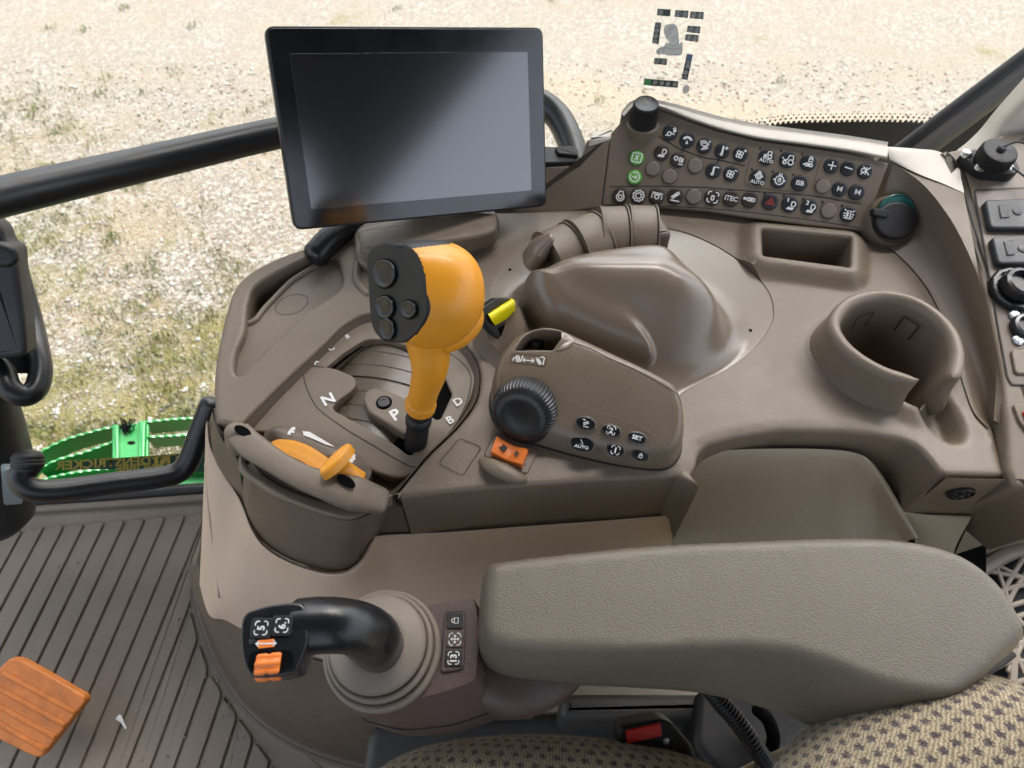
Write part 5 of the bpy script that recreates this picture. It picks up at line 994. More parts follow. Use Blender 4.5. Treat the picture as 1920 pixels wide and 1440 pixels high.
# ================================================================== YELLOW TOGGLE
yt = thing('yellow_toggle_switch', P(945, 620, .0), 'bright yellow rocker lever in a black and taupe wedge housing', 'switch')
HZ = .030
top = xy([(900, 572, HZ), (938, 556, HZ), (967, 560, HZ), (985, 605, HZ), (985, 640, .018), (940, 655, .016), (918, 640, .018)], 0); bot = xy([(888, 600, 0), (935, 570, 0), (985, 580, 0), (1000, 640, 0), (985, 690, 0), (938, 700, 0), (885, 655, 0)])
topz = np.array([HZ, HZ, HZ, .026, .014, .012, .016]); rt_ = lambda p, r: p
R = [np.column_stack([bot, np.full(7, -.001)]), np.column_stack([top * .93 + bot * .07, topz - .003]), np.column_stack([top, topz])]
R = [rnd(r, .004, 3) for r in R]; v, f = loft(R, False, True); obj('housing', v, f, 'deck', yt, 50)
def z7(l): return [(x / 4.236 + 900, y / 4.236 + 560) for x, y in l]
a, b, c = P(*z7([(20, 235)])[0], HZ + .001), P(*z7([(270, 0)])[0], HZ + .001), P(*z7([(150, 335)])[0], .014); YP = Pl(a, b - a, -(c - a) if False else (a - c)); 
g = Geo(); g.add(*prism(YP, rnd(YP.pxs(z7([(-15, 100), (45, 50), (130, -5), (265, 5), (300, 40), (355, 210), (350, 232), (170, 342), (145, 335), (60, 240)])), .002), -.006, .0012, .001)); g.obj('black_frame', 'rubber', yt)
g = Geo(); g.add(*prism(YP, rnd(YP.pxs(z7([(130, 235), (320, 130), (340, 200), (165, 310)])), .001), .0, .0016, .0003)); g.obj('dark_well', 'hole', yt)
yr = [[(*z7([q])[0], z_) for q in l] for l, z_ in (([(40, 118), (130, 62), (240, -8)], .022), ([(62, 122), (150, 66), (258, 2)], .0375), ([(70, 132), (160, 76), (270, 12)], .0388), ([(82, 152), (172, 96), (279, 30)], .0380), ([(95, 178), (184, 118), (280, 60)], .0350), ([(112, 200), (198, 142), (282, 84)], .0305), ([(122, 214), (205, 160), (275, 104)], .0265), ([(128, 222), (210, 168), (276, 110)], .0220))]
v, f, _ = patch_same([PP(r) for r in yr], 20, 40); obj('yellow_rocker', v, f, 'bright', yt, 60)
FP = Pl(P(*z7([(270, 330)])[0], .008), P(*z7([(330, 280)])[0], .010) - P(*z7([(215, 340)])[0], .006), (-.35, .35, 1.0))
if FP.n @ (CO - FP.o) < 0: FP.n = -FP.n
FP.o = FP.o + FP.n * .001; c = FP.px(*z7([(268, 330)])[0])
g = Geo(); w_, h_ = np.linalg.norm(FP.px(*z7([(325, 295)])[0]) - FP.px(*z7([(215, 360)])[0])) / 2, .0055
g.add(*prism(FP, rnd(c + np.array([(-w_ * 1.05, -h_), (w_ * 1.05, -h_), (w_ * 1.05, h_), (-w_ * 1.05, h_)]), .001), -.004, .0, .0002)); dk = g.obj('symbol_plate', 'dark_deck', yt)
g = Geo()
for s_ in tractor(-.25, 0, .9) + [cl(arc((.85, .1), .25, 0, 330, 10)), [(.25, 0), (.6, .3), (1.2, .35)], [(-1.0, -.5), (-.6, -.3)]]:
    closed = isinstance(s_, tuple); p = c + np.array(s_[1] if closed else s_) * .0052; g.add(*stroke(FP, p, .00065, .0002, closed))
g.obj('symbol', 'white', dk, 180)
# ================================================================== HITCH CONTROL POD
pod = thing('hitch_control_pod', P(1100, 780, 0), 'brown rounded control pod with large ribbed black wheel and six oval buttons', 'control pod')
rearp = [(932, 700, .006), (938, 680, .014), (960, 645, .022), (1005, 622, .026), (1050, 622, .028), (1100, 643, .028), (1170, 680, .026), (1235, 720, .020), (1268, 755, .012), (1277, 800, .006)]
frontp = [(1276, 840, .002), (1266, 866, .0), (1240, 880, .0), (1180, 876, .0), (1100, 860, .0), (1010, 835, .0), (955, 815, .0), (928, 790, .0), (920, 750, .002)]
PO = cr(np.array([P(*q)[:2] for q in rearp + frontp]), 150, True); PO = ccw(PO)
fa, fb = xy([(945, 800, .010), (1250, 868, .010)]); fdir = (fb - fa) / np.linalg.norm(fb - fa); fn = np.array([-fdir[1], fdir[0]])     # fn points to the rear
TILT = math.radians(27); ridge = None
def pod_h(v):
    s = sdf(v, PO); y = (v - fa) @ fn; x = (v - fa) @ fdir
    face = .013 + np.clip(y, 0, 1) * math.tan(TILT); crown = .054 - .16 * np.clip(x - .09, 0, 1) - .55 * np.clip(x - .10, 0, 1) ** 2 * 4
    k = .018; h = .0115 - k * np.log(np.exp(-face / k) + np.exp(-crown / k)) + .0030 * np.sin(math.pi * np.clip(y / .105, 0, 1))
    r = .009 + .024 * ss(y, .03, .09); a = np.clip(s / r, 0, 1); return h * np.sqrt(np.clip(1 - (1 - a) ** 2.4, 0, 1)) * 1.0
PF = Pl(np.array([*fa, .013 + .0]), (*fdir, 0), (*(fn * math.cos(TILT)), math.sin(TILT)))
NK = xy([(a_, b_, .042) for a_, b_ in z7([(275, 440), (290, 400), (340, 340), (400, 300), (470, 290), (560, 292), (640, 300), (690, 320), (600, 430), (570, 452), (420, 446)])]); NK = cr(NK, 60, True)
ps_ = [hsurf(PO, pod_h, .0026, holes=[NK], loops=[(inset(PO, q), True) for q in (.0004, .0012, .0026, .0048, .0080)] + [(inset(ccw(NK), -.001), True)]), lip(NK, pod_h(ccw(NK)), .001, -.012)]
weld('pod_shell', ps_, 'pod', pod, 60)
g = Geo(); g.add(*prism(FLAT, inset(PO, -.0016), -.002, .0012, .0006)); g.obj('shadow_ring', 'seam', pod)  # dark ring painted in for the shadow round the pod foot
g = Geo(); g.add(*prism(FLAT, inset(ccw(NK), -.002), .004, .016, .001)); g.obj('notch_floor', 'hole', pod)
g = Geo(); c = P(*z7([(440, 350)])[0], .036); g.add(*tube([c + [-.003, -.001, -.02], c + [0, .0, -.006], c + [.001, .001, .0]], [.006, .0075, .0055], 20, 14)); g.add(*tube([c + [0, 0, -.004], c + [-.010, -.008, -.008]], [.005, .004], 14, 8)); g.obj('thumb_lever', 'gripblack', pod)
g = Geo(); p = cr(xy([(a_, b_, .043) for a_, b_ in z7([(645, 300), (700, 325), (735, 370), (725, 410), (680, 440), (600, 445), (640, 380)])]), 40, True); v, f = prism(FLAT, ccw(p), .0, 1, .001); v[:, 2] = np.where(v[:, 2] > .5, pod_h(v[:, :2]) + .0006, .02); g.add(v, f); g.obj('notch_lip', 'gloss', pod)
seam = cr(xy([(a_, b_, z_) for a_, b_, z_ in [(*z7([(735, 395)])[0], .044), (*z7([(870, 430)])[0], .045), (*z7([(1030, 505)])[0], .045), (*z7([(1200, 590)])[0], .042), (*z7([(1350, 680)])[0], .038), (*z7([(1480, 780)])[0], .032), (*z7([(1545, 860)])[0], .024), (*z7([(1572, 960)])[0], .015)]]), 80)
v, f = stroke(FLAT, seam, .0006, 0); v[:, 2] = pod_h(v[:, :2]) + .00015; obj('shell_seam', v, f, 'seam', pod, 180)
# ribbed wheel
c = PF.px(*z7([(370, 850)])[0], .006); wo = PF.w(c, -.004)[0]; wn = np.array([-.30, -.80, .46]); wn /= np.linalg.norm(wn); WP = Pl(wo, np.cross([0, 0, 1.0], wn), np.cross(wn, np.cross([0, 0, 1.0], wn))); WP.n = wn
Rw = .0272
prof = [(Rw * .90, -.006), (Rw * .97, -.001), (Rw, .002), (Rw, .0085), (Rw * .965, .0130), (Rw * .88, .0165), (Rw * .72, .0186), (Rw * .55, .0190), (Rw * .38, .0182), (Rw * .15, .0175)]
g = Geo(); g.add(*lathe(WP, (0, 0), prof, 420, .0011, 56, [0, .6, 1, 1, 1, .9, .7, .5, .1, 0])); g.obj('ribbed_wheel', 'gripblack', pod, 60)
# hitch symbols plate
SPn = P(*z7([(385, 490)])[0], .040)[:2]; hz0 = float(pod_h(np.array([SPn]))[0])
def on_pod(l, z0=.036, o=.0002):
    pts = np.array([P(*q, z0) for q in z7(l)]); 
    for _ in range(30): pts = np.array([.5 * p + .5 * P(*q, float(pod_h(np.array([p[:2]]))[0])) for q, p in zip(z7(l), pts)])
    return pts + [0, 0, o]
def pod_stroke(l, w, closed=False, o=.0004):
    p = on_pod(l, o=0); v, f = stroke(FLAT, p[:, :2], w, 0, closed); v[:, 2] = pod_h(v[:, :2]) + o; return v, f
g = Geo(); g.add(*pod_stroke([(248, 450), (300, 440), (400, 448), (535, 462), (525, 500), (510, 545), (400, 525), (238, 512), (242, 480)], .0004, True)); g.obj('symbol_outline', 'seam', pod, 180)
g = Geo()
for l, c_ in (([(290, 455), (310, 460), (318, 500), (300, 505), (288, 498)], 1), ([(258, 495), (270, 475), (285, 470)], 0), ([(340, 455), (322, 505)], 0), ([(340, 490), (430, 498)], 0), ([(358, 475), (340, 490), (355, 508)], 0), ([(412, 480), (430, 498), (408, 512)], 0), ([(445, 478), (462, 475), (488, 520), (470, 528)], 1), ([(500, 530), (512, 470)], 0), ([(478, 470), (500, 465), (510, 478)], 0), ([(300, 465), (305, 498)], 0), ([(455, 485), (478, 522)], 0)):
    p = on_pod(l, o=0)[:, :2]; p = densify(p, .0015) if c_ else lin(p, 8); v, f = stroke(FLAT, p, .0008, 0, bool(c_)); v[:, 2] = pod_h(v[:, :2]) + .0006; g.add(v, f)
g.obj('symbol', 'white', pod, 180)
v, f = pod_stroke([(705, 805), (800, 850), (900, 885), (1050, 935), (1200, 985), (1300, 1030), (1370, 1080), (1405, 1140), (1412, 1200), (1395, 1270)], .0012, False, .0003); obj('raised_line', v, f, 'gloss', pod, 180)
def zp(): pass
for q, rx, ry, ic, tx in (((840, 993), 80, 56, 'raise', None), ((1040, 1050), 78, 50, 'frame', '2'), ((1247, 1107), 76, 48, None, 'SET'), ((812, 1155), 98, 66, 'auto', 'AUTO'), ((1073, 1205), 76, 50, 'frame', '1'), ((1270, 1247), 76, 46, 'padl', None)):
    c = on_pod([q])[0] + PF.n * .0011; e = on_pod([(q[0] + 12, q[1])])[0]; e2 = on_pod([(q[0], q[1] - 12)])[0]; ux = e - c; uy = e2 - c; n = np.cross(ux, uy); n /= np.linalg.norm(n); n = n if n[2] > 0 else -n
    bp = Pl(c, (*fdir, np.clip((pod_h(np.array([c[:2] + fdir * .004]))[0] - pod_h(np.array([c[:2] - fdir * .004]))[0]) / .008, -.2, .1)), (*(fn * math.cos(TILT)), math.sin(TILT)))
    a_ = np.linalg.norm(bp.px(*z7([(q[0] + rx, q[1])])[0])); b_ = np.linalg.norm(bp.px(*z7([(q[0], q[1] - ry)])[0]))
    g = Geo(); g.add(*prism(bp, circ((0, 0), a_ * 1.10, 40, b_ * 1.13), -.004, .0005, .0005)); g.obj('button_surround', 'pod', pod)
    p_ = circ((0, 0), a_, 40, b_); g = Geo(); g.add(*prism(bp, p_, -.003, .0016, .0012, 5, .0003)); bt = g.obj('oval_button', 'gripblack', pod)
    kk = b_; S = .0023
    if ic == 'frame': gi = icon(bp, 'frame', (0, 0), kk * 1.12, S, 0, .10); gi.add(*text(bp, tx, (0, 0), kk * 1.25, S, 0, .03, sx=1.2))
    elif tx == 'SET': gi = Geo(); gi.add(*text(bp, 'SET', (0, 0), kk * .98, S, -.05, .035, sx=1.15))
    elif tx: gi = icon(bp, 'auto', (0, 0), kk * .9, S, 0, .12); gi.add(*text(bp, 'AUTO', (0, -kk * .38), kk * .55, S, -.03, .025, sx=1.15))
    else: gi = icon(bp, ic, (0.0, 0), kk * 1.0, S, 0, .13)
    gi.obj('symbol', 'white', bt, 180)
# ================================================================== ORANGE ROCKER
orr = thing('orange_rocker_switch', P(950, 860, 0), 'orange rocker switch with black rabbit and turtle marks in a taupe bezel', 'switch')
g = Geo(); g.add(*prism(FLAT, rnd(xy([(930, 812), (1010, 845), (988, 892), (905, 856)]), .004, 5), -.001, .0016, .0012)); g.obj('bezel', 'deck', orr)
g = Geo(); p = rnd(ccw(xy([(930, 813), (1008, 845), (987, 890), (907, 855)])), .004, 5); g.add(*stroke(FLAT, inset(p, -.0004), .0009, .0006, True)); g.obj('bezel_gap', 'seam', orr, 180)
A_, B_, C_, D_ = [P(*q, .0035) for q in ((932, 823), (991, 846), (979, 876), (921, 852))]; rows = []
for t_ in np.linspace(0, 1, 21):
    z_ = .0045 + .0060 * abs(t_ - .52) ** 1.3 * 1.6; a_ = A_ * (1 - t_) + B_ * t_; d_ = D_ * (1 - t_) + C_ * t_; m_ = lambda s_, z__: np.array([*(a_ * (1 - s_) + d_ * s_)[:2], z__])
    rows.append([m_(0, 0), m_(0, z_ - .0012), m_(.03, z_ - .0003), m_(.08, z_), m_(.92, z_), m_(.97, z_ - .0003), m_(1, z_ - .0012), m_(1, 0)])
v, f = loft([np.array(r) for r in rows], True, True, closed=True); rk = obj('orange_rocker', v, f, 'orange', orr, 45)
def omark(l, name):
    g = Geo(); n = len(l); pts = []
    for q in z7(l): pts.append(P(*q, .0078))
    pts = np.array(pts); g.add(*prism(FLAT, ccw(pts[:, :2]), .0072, .0078, .00005, 1)); g.obj(name, 'blackprint', rk, 180)
omark([(152, 1180), (170, 1170), (188, 1178), (180, 1158), (190, 1152), (206, 1172), (218, 1182), (214, 1200), (198, 1196), (196, 1212), (180, 1216), (176, 1200), (160, 1196)], 'rabbit_mark')
omark([(268, 1230), (282, 1212), (300, 1204), (302, 1218), (310, 1226), (298, 1238), (294, 1256), (280, 1248), (282, 1238)], 'turtle_mark')
obj('thumb_guard', *tube([P(904, 862, .0), P(915, 870, .006), P(938, 882, .010), (P(962, 893, .008)), P(985, 898, .0)], [.003, .0058, .0068, .0056, .003], 22, 30, sx=1.0, sy=.85), 'deck', orr)
# ================================================================== ARMREST
ar = thing('armrest', P(1400, 1150, -.02), 'long padded grey leatherette armrest with rounded ends in front of the console', 'armrest')
up_ = [(897, 1110, .0), (904, 1072, .0), (925, 1055, .0), (1000, 1044, .0), (1200, 1024, .0), (1400, 1014, .0), (1560, 1009, .0), (1650, 1011, .0), (1730, 1024, .0), (1795, 1048, .0), (1848, 1088, .0), (1882, 1130, .0), (1903, 1168, .0), (1916, 1200, .0), (1906, 1222, .0), (1880, 1240, -.01), (1845, 1262, -.02)]
lo_ = [(1760, 1330, -.03), (1660, 1385, -.03), (1590, 1372, -.03), (1500, 1335, -.03), (1430, 1312, -.03), (1320, 1288, -.03), (1200, 1279, -.03), (1080, 1274, -.03), (980, 1268, -.025), (932, 1256, -.02), (905, 1232, -.01), (893, 1190, .0)]
AO = ccw(cr(np.array([P(*q)[:2] for q in up_ + lo_]), 220, True)); lowline = xy([(905, 1240, -.03), (980, 1268, -.03), (1200, 1279, -.03), (1320, 1288, -.03), (1430, 1312, -.03), (1500, 1335, -.03), (1600, 1378, -.03), (1700, 1360, -.03)])
CRL = cr(xy([(1180, 1225, .02), (1280, 1212, .02), (1400, 1206, .02), (1480, 1212, .02), (1560, 1235, .02), (1640, 1268, .02), (1700, 1290, .02)]), 50)
CR2 = xy([(880, 1226, .02), (940, 1238, .02), (1020, 1240, .02), (1100, 1236, .02), (1200, 1226, .02), (1300, 1216, .02), (1400, 1210, .02), (1480, 1216, .02), (1560, 1240, .02), (1640, 1272, .02), (1760, 1300, .02), (1900, 1310, .02)])
def arm_top(v):
    s = sdf(v, AO); a = np.clip(s / .0125, 0, 1); h = -.035 + .055 * np.sqrt(np.clip(1 - (1 - a) ** 2.6, 0, 1))
    below = np.interp(v[:, 0], CR2[:, 0], CR2[:, 1]) - v[:, 1]; dT = np.clip(below, 0, 1); t = dT / (dT + np.clip(s, 1e-5, 1)); lr = ss(v[:, 0], P(895, 1200, 0)[0], P(960, 1200, 0)[0])
    return h - .055 * np.clip(t, 0, 1) ** 1.25 * lr * np.clip((h + .035) / .055, 0, 1)
def arm_h(v):
    z = .28 * arm_top(v)
    for a in range(6): z = z + .12 * arm_top(v + .0035 * np.array([math.cos(a * math.pi / 3), math.sin(a * math.pi / 3)]))
    return np.where(sdf(v, AO) < .004, arm_top(v), z)
arm = [hsurf(AO, arm_h, .0035, loops=[(inset(AO, q), True) for q in (.0003, .0010, .0022, .004, .0065, .0095, .013)]), loft([np.column_stack([AO, np.full(220, -.035)]), np.column_stack([inset(AO, .001), np.full(220, -.055)])])]
weld('arm_pad', arm, 'arm', ar, 80)
g = Geo(); q_ = cr(np.array([P(*q)[:2] for q in [(1905, 1224, -.03), (1880, 1243, -.03), (1845, 1264, -.03), (1800, 1292, -.03)]]), 20); g.add(*tube(np.column_stack([q_, np.full(20, -.034)]), .0025, 10)); g.obj('pad_seam', 'seam', ar)
g = Geo(); g.add(*prism(FLAT, rnd(xy([(900, 1270, -.06), (900, 1120, -.06), (1300, 1110, -.06), (1600, 1150, -.06), (1600, 1290, -.06), (1300, 1262, -.06)]), .02), -.075, -.05, .006)); g.obj('arm_frame', 'rubber', ar)
# ================================================================== JOYSTICK
js = thing('joystick', P(712, 1212, -.01), 'black joystick grip with orange thumb wheel on a ribbed taupe boot', 'joystick')
tp = [(706, 1150, -.016), (760, 1138, -.016), (806, 1133, -.016), (846, 1124, -.016), (889, 1119, -.016), (897, 1150, -.016), (900, 1200, -.016), (892, 1276, -.016), (880, 1282, -.016), (830, 1300, -.016), (740, 1322, -.016), (655, 1316, -.016), (625, 1262, -.016), (640, 1190, -.016)]
bt_ = [(716, 1160, -.06), (766, 1150, -.06), (810, 1145, -.06), (850, 1140, -.06), (900, 1140, -.06), (925, 1170, -.06), (950, 1230, -.06), (948, 1330, -.06), (920, 1345, -.06), (850, 1368, -.06), (760, 1374, -.06), (686, 1352, -.06), (640, 1290, -.06), (655, 1210, -.06)]
t3 = np.array(PP(tp)); b3 = np.array(PP(bt_)); m3 = t3 * .55 + b3 * .45 + [0, 0, -.003]; m3[7:13, 1] -= .004
c3 = t3.mean(0); R = [b3 + [0, 0, -.02], b3, m3 * .5 + b3 * .5, m3, t3 * .93 + m3 * .07 + [0, 0, -.0006], c3 + (t3 - c3) * .985 + [0, 0, .0003], c3 + (t3 - c3) * .95 + [0, 0, .0004]]
R = [rnd(r, [.01, .01, .006, .01, .004, .006, .01, .004, .006, .01, .01, .01, .01, .01], 4) for r in R]; v, f = loft(R, True, True); obj('base_housing', v, f, 'brown', js, 28)
g = Geo(); rr_ = np.array(rnd(m3 * .35 + b3 * .65, .008, 3)); g.add(*tube(np.vstack([rr_[24:52]]) + [0, -.0004, 0], .0005, 6, smooth=False)); g.obj('housing_seam', 'seam', js)
g = Geo(); g.add(*tube([P(900, 1240, -.05), P(960, 1275, -.05), P(1020, 1272, -.055), P(1065, 1250, -.06)], [.030, .026, .022, .016], 24, 20, sy=.75, power=3)); g.obj('support_arm', 'brown', js)
bc = P(716, 1216, -.014); BP = Pl(bc, (1, 0, .06), (0, 1, .0))
prof = [(.0405, -.008), (.0415, -.003), (.0412, .0005), (.0392, .0024), (.0368, .0014), (.0356, -.0008), (.0358, .0030), (.0372, .0052), (.0370, .0082), (.0350, .0100), (.0330, .0088), (.0318, .0066), (.0320, .0104), (.0334, .0130), (.0328, .0158), (.030, .0176), (.022, .0214), (.0170, .0232), (.0150, .0222)]
g = Geo(); g.add(*lathe(BP, (0, 0), prof, 72)); g.obj('rubber_boot', 'boot', js, 80)
pts = [P(712, 1216, .000), P(703, 1205, .018), P(692, 1192, .036), P(668, 1178, .052), P(630, 1172, .062), P(590, 1173, .064), P(560, 1177, .064)]
g = Geo(); g.add(*tube(pts, [.0160, .0168, .0175, .0172, .0160, .0162, .0168], 36, 60, sx=1.05, sy=1.0, power=2.3)); gp = g.obj('grip', 'gripblack', js, 180)
ZH = .080; HPn = Pl(P(510, 1200, ZH), (1, 0, -.03), (0, 1, .10))
ho = [(462, 1146), (500, 1134), (545, 1128), (570, 1130), (577, 1150), (578, 1205), (566, 1235), (555, 1262), (520, 1270), (475, 1272), (462, 1262), (453, 1235), (449, 1195), (452, 1160)]
hp = ccw(densify(rnd(HPn.pxs(ho), .0045, 5), .003)); c = hp.mean(0); R = []
for s_, h_ in ((.62, -.040), (.80, -.036), (.95, -.026), (1.01, -.014), (1.0, -.006), (.992, -.0022), (.975, -.0006), (.955, 0), (.90, .0001)): R.append(HPn.w(c + (hp - c) * s_, h_))
obj('grip_head', *loft(R, True, True), 'gripblack', js, 60)
def hpx(l): return [(x / 2.7429 + 400, y / 2.7429 + 1080) for x, y in l]
g = Geo(); g.add(*prism(HPn, rnd(ccw(HPn.pxs(hpx([(195, 232), (225, 225), (405, 205), (412, 290), (205, 322), (187, 300)]))), .0015), -.001, .0006, .0005)); g.obj('key_frame', 'black', js)
for (x_, y_), s_ in (((250, 270), '5'), ((357, 257), '6.')):
    c = HPn.px(*hpx([(x_, y_)])[0]); w_ = .0056; g = Geo(); g.add(*prism(HPn, rnd([(c[0] - w_ * 1.05, c[1] - w_), (c[0] + w_, c[1] - w_), (c[0] + w_, c[1] + w_), (c[0] - w_ * 1.05, c[1] + w_)], .0012), .0, .0016, .0006)); kb_ = g.obj('key', 'rubber', js)
    g = Geo(); kk = .0062
    for l in ICON['frame']: g.add(*stroke(HPn, [(c[0] + a_ * kk * .95, c[1] + b_ * kk) for a_, b_ in l], .00065, .0018))
    g.add(*text(HPn, s_, c, .0058, .0018, math.pi / 2, .03)); g.obj('symbol', 'white', kb_, 180)
c = HPn.px(*hpx([(200, 335)])[0]); g = Geo(); g.add(*lathe(HPn, c, [(.0019, 0), (.0018, .0006), (.0012, .0009)], 20)); g.obj('indicator', 'slate', js)
g = Geo(); g.add(*prism(HPn, rnd(ccw(HPn.pxs(hpx([(228, 332), (315, 324), (317, 365), (231, 375)]))), .0008), -.001, .0010, .0004)); og = g.obj('orange_label', 'orange', js)
g = Geo(); c = HPn.px(*hpx([(273, 350)])[0]); g.add(*stroke(HPn, [(c[0] - .0055, c[1]), (c[0] + .0055, c[1] + .0003)], .0008, .0011)); g.add(*stroke(HPn, [(c[0] - .004, c[1] + .0015), (c[0] - .0058, c[1]), (c[0] - .004, c[1] - .0015)], .0006, .00112)); g.add(*stroke(HPn, [(c[0] + .004, c[1] + .0018), (c[0] + .0058, c[1] + .0003), (c[0] + .004, c[1] - .0012)], .0006, .00112)); g.obj('arrow_mark', 'white', og, 180)
g = Geo(); g.add(*prism(HPn, rnd(ccw(HPn.pxs(hpx([(185, 400), (225, 385), (400, 380), (415, 420), (400, 470), (340, 495), (215, 505), (180, 470)]))), .006), -.001, .0003, .0002)); g.obj('wheel_recess', 'hole', js)
wc = HPn.w(HPn.px(*hpx([(281, 452)])[0]), -.0058)[0]; wa = HPn.w(HPn.px(*hpx([(336, 447)])[0]), -.0058)[0] - wc; wl = np.linalg.norm(wa) ; wa /= wl; WH = Pl(wc, HPn.y, HPn.n); WH.n = wa
g = Geo(); g.add(*lathe(WH, (0, 0), [(.004, -.0072), (.0078, -.0070), (.0086, -.0062), (.0088, -.002), (.0080, .0), (.0088, .002), (.0086, .0062), (.0078, .0070), (.004, .0072)], 120, .0009, 10, [0, 1, 1, 1, 1, 1, 1, 1, 0])); g.obj('thumb_wheel', 'orange', js, 50)
JP = Pl(P(850, 1205, -.0150), (1, 0, 0), (0, 1, 0)); jq = JP.pxs(hpx([(1192, 190), (1296, 183), (1290, 460), (1275, 480), (1178, 495), (1172, 480)]))
g = Geo(); g.add(*prism(JP, rnd(ccw(jq), .0015), -.001, .0008, .0005)); kp2 = g.obj('key_strip', 'brown', js); g = Geo(); g.add(*stroke(JP, rnd(ccw(jq), .0015), .0006, .0009, True)); g.obj('strip_outline', 'seam', kp2, 180)
for (x_, y_), ic, m_ in (((1242, 233), 'padl', 'rubber'), ((1243, 328), 'cross', 'brown'), ((1236, 425), '13', 'rubber')):
    c = JP.px(*hpx([(x_, y_)])[0]); w_ = .0058; g = Geo(); g.add(*prism(JP, rnd([(c[0] - w_, c[1] - w_ * .95), (c[0] + w_, c[1] - w_ * .95), (c[0] + w_, c[1] + w_ * .95), (c[0] - w_, c[1] + w_ * .95)], .0010), .0, .0018, .0005)); kb_ = g.obj('key', m_, js); kk = .0062
    if ic == '13':
        g = Geo(); [g.add(*stroke(JP, [(c[0] + a_ * kk, c[1] + b_ * kk * 1.1) for a_, b_ in l], .00065, .0020)) for l in ICON['frame']]; g.add(*text(JP, '13', c, .0062, .0020, math.pi / 2, .035))
    else: g = icon(JP, ic, c, kk, .0020, math.pi / 2 if ic == 'padl' else 0, .10)
    g.obj('symbol', 'white', kb_, 180)
# ================================================================== SEAT
def fabric():
    m = bpy.data.materials.new('seat_fabric'); m.use_nodes = True; t = m.node_tree; L = t.links.new; b = t.nodes['Principled BSDF']; b.inputs['Roughness'].default_value = .95; b.inputs['Sheen Weight'].default_value = .3
    uv = N(t, 'ShaderNodeUVMap'); ns = N(t, 'ShaderNodeTexNoise', i_Scale=260, i_Detail=3); L(uv.outputs[0], ns.inputs[0])
    ad = N(t, 'ShaderNodeMix', data_type='VECTOR'); ad.inputs[0].default_value = .004; L(uv.outputs[0], ad.inputs[4]); L(ns.outputs[1], ad.inputs[5])
    s = N(t, 'ShaderNodeSeparateXYZ'); L(ad.outputs[1], s.inputs[0]); S = .0104; S2 = .0086
    def mth(op, a, b_=None, c_=None):
        n = N(t, 'ShaderNodeMath', operation=op)
        for k, q in enumerate((a, b_, c_)):
            if q is None: continue
            if isinstance(q, (int, float)): n.inputs[k].default_value = q
            else: L(q, n.inputs[k])
        return n.outputs[0]
    yr = mth('DIVIDE', s.outputs[1], S2); row = mth('FLOOR', yr); half = mth('MULTIPLY', mth('MODULO', mth('ABSOLUTE', row), 2), .5)
    xr = mth('ADD', mth('DIVIDE', s.outputs[0], S), half); fx = mth('SUBTRACT', mth('FRACT', xr), .5); fy = mth('SUBTRACT', mth('FRACT', yr), .5)
    d = mth('SQRT', mth('ADD', mth('MULTIPLY', fx, fx), mth('MULTIPLY', mth('MULTIPLY', fy, fy), .75)))
    ang = mth('ARCTAN2', fy, fx); star = mth('MULTIPLY', mth('COSINE', mth('MULTIPLY', ang, 5)), .05)
    n2 = N(t, 'ShaderNodeTexNoise', i_Scale=900, i_Detail=2); L(uv.outputs[0], n2.inputs[0]); d2 = mth('ADD', mth('ADD', d, star), mth('MULTIPLY', mth('SUBTRACT', n2.outputs[0], .5), .22))
    mk = N(t, 'ShaderNodeMapRange', n1=.20, n2=.31, n3=1, n4=0); L(d2, mk.inputs[0])
    wv_ = N(t, 'ShaderNodeTexWave', i_Scale=130, i_Distortion=6, i_Detail=3); wv_.inputs['Detail Scale'].default_value = 3; L(uv.outputs[0], wv_.inputs[0])
    c1 = N(t, 'ShaderNodeMix', data_type='RGBA'); c1.inputs[6].default_value = (.22, .17, .10, 1); c1.inputs[7].default_value = (.50, .41, .265, 1); L(wv_.outputs[1] if False else wv_.outputs['Fac'], c1.inputs[0])
    c2 = N(t, 'ShaderNodeMix', data_type='RGBA'); c2.inputs[7].default_value = (.060, .040, .042, 1); L(mk.outputs[0], c2.inputs[0]); L(c1.outputs[2], c2.inputs[6]); L(c2.outputs[2], b.inputs['Base Color'])
    h = mth('ADD', mth('MULTIPLY', wv_.outputs['Fac'], .7), mth('MULTIPLY', mk.outputs[0], -.7)); h = mth('ADD', h, mth('MULTIPLY', n2.outputs[0], .6))
    bp = N(t, 'ShaderNodeBump', i_Strength=.9, i_Distance=.0009); L(h, bp.inputs['Height']); L(bp.outputs[0], b.inputs['Normal']); return m
M['fabric'] = fabric(); M['fuzz'] = mat('fabric_fuzz', (.50, .43, .30), .95)
st_ = thing('driver_seat', P(1100, 1600, -.2), 'driver seat in tan knit fabric with a small dark star pattern', 'seat')
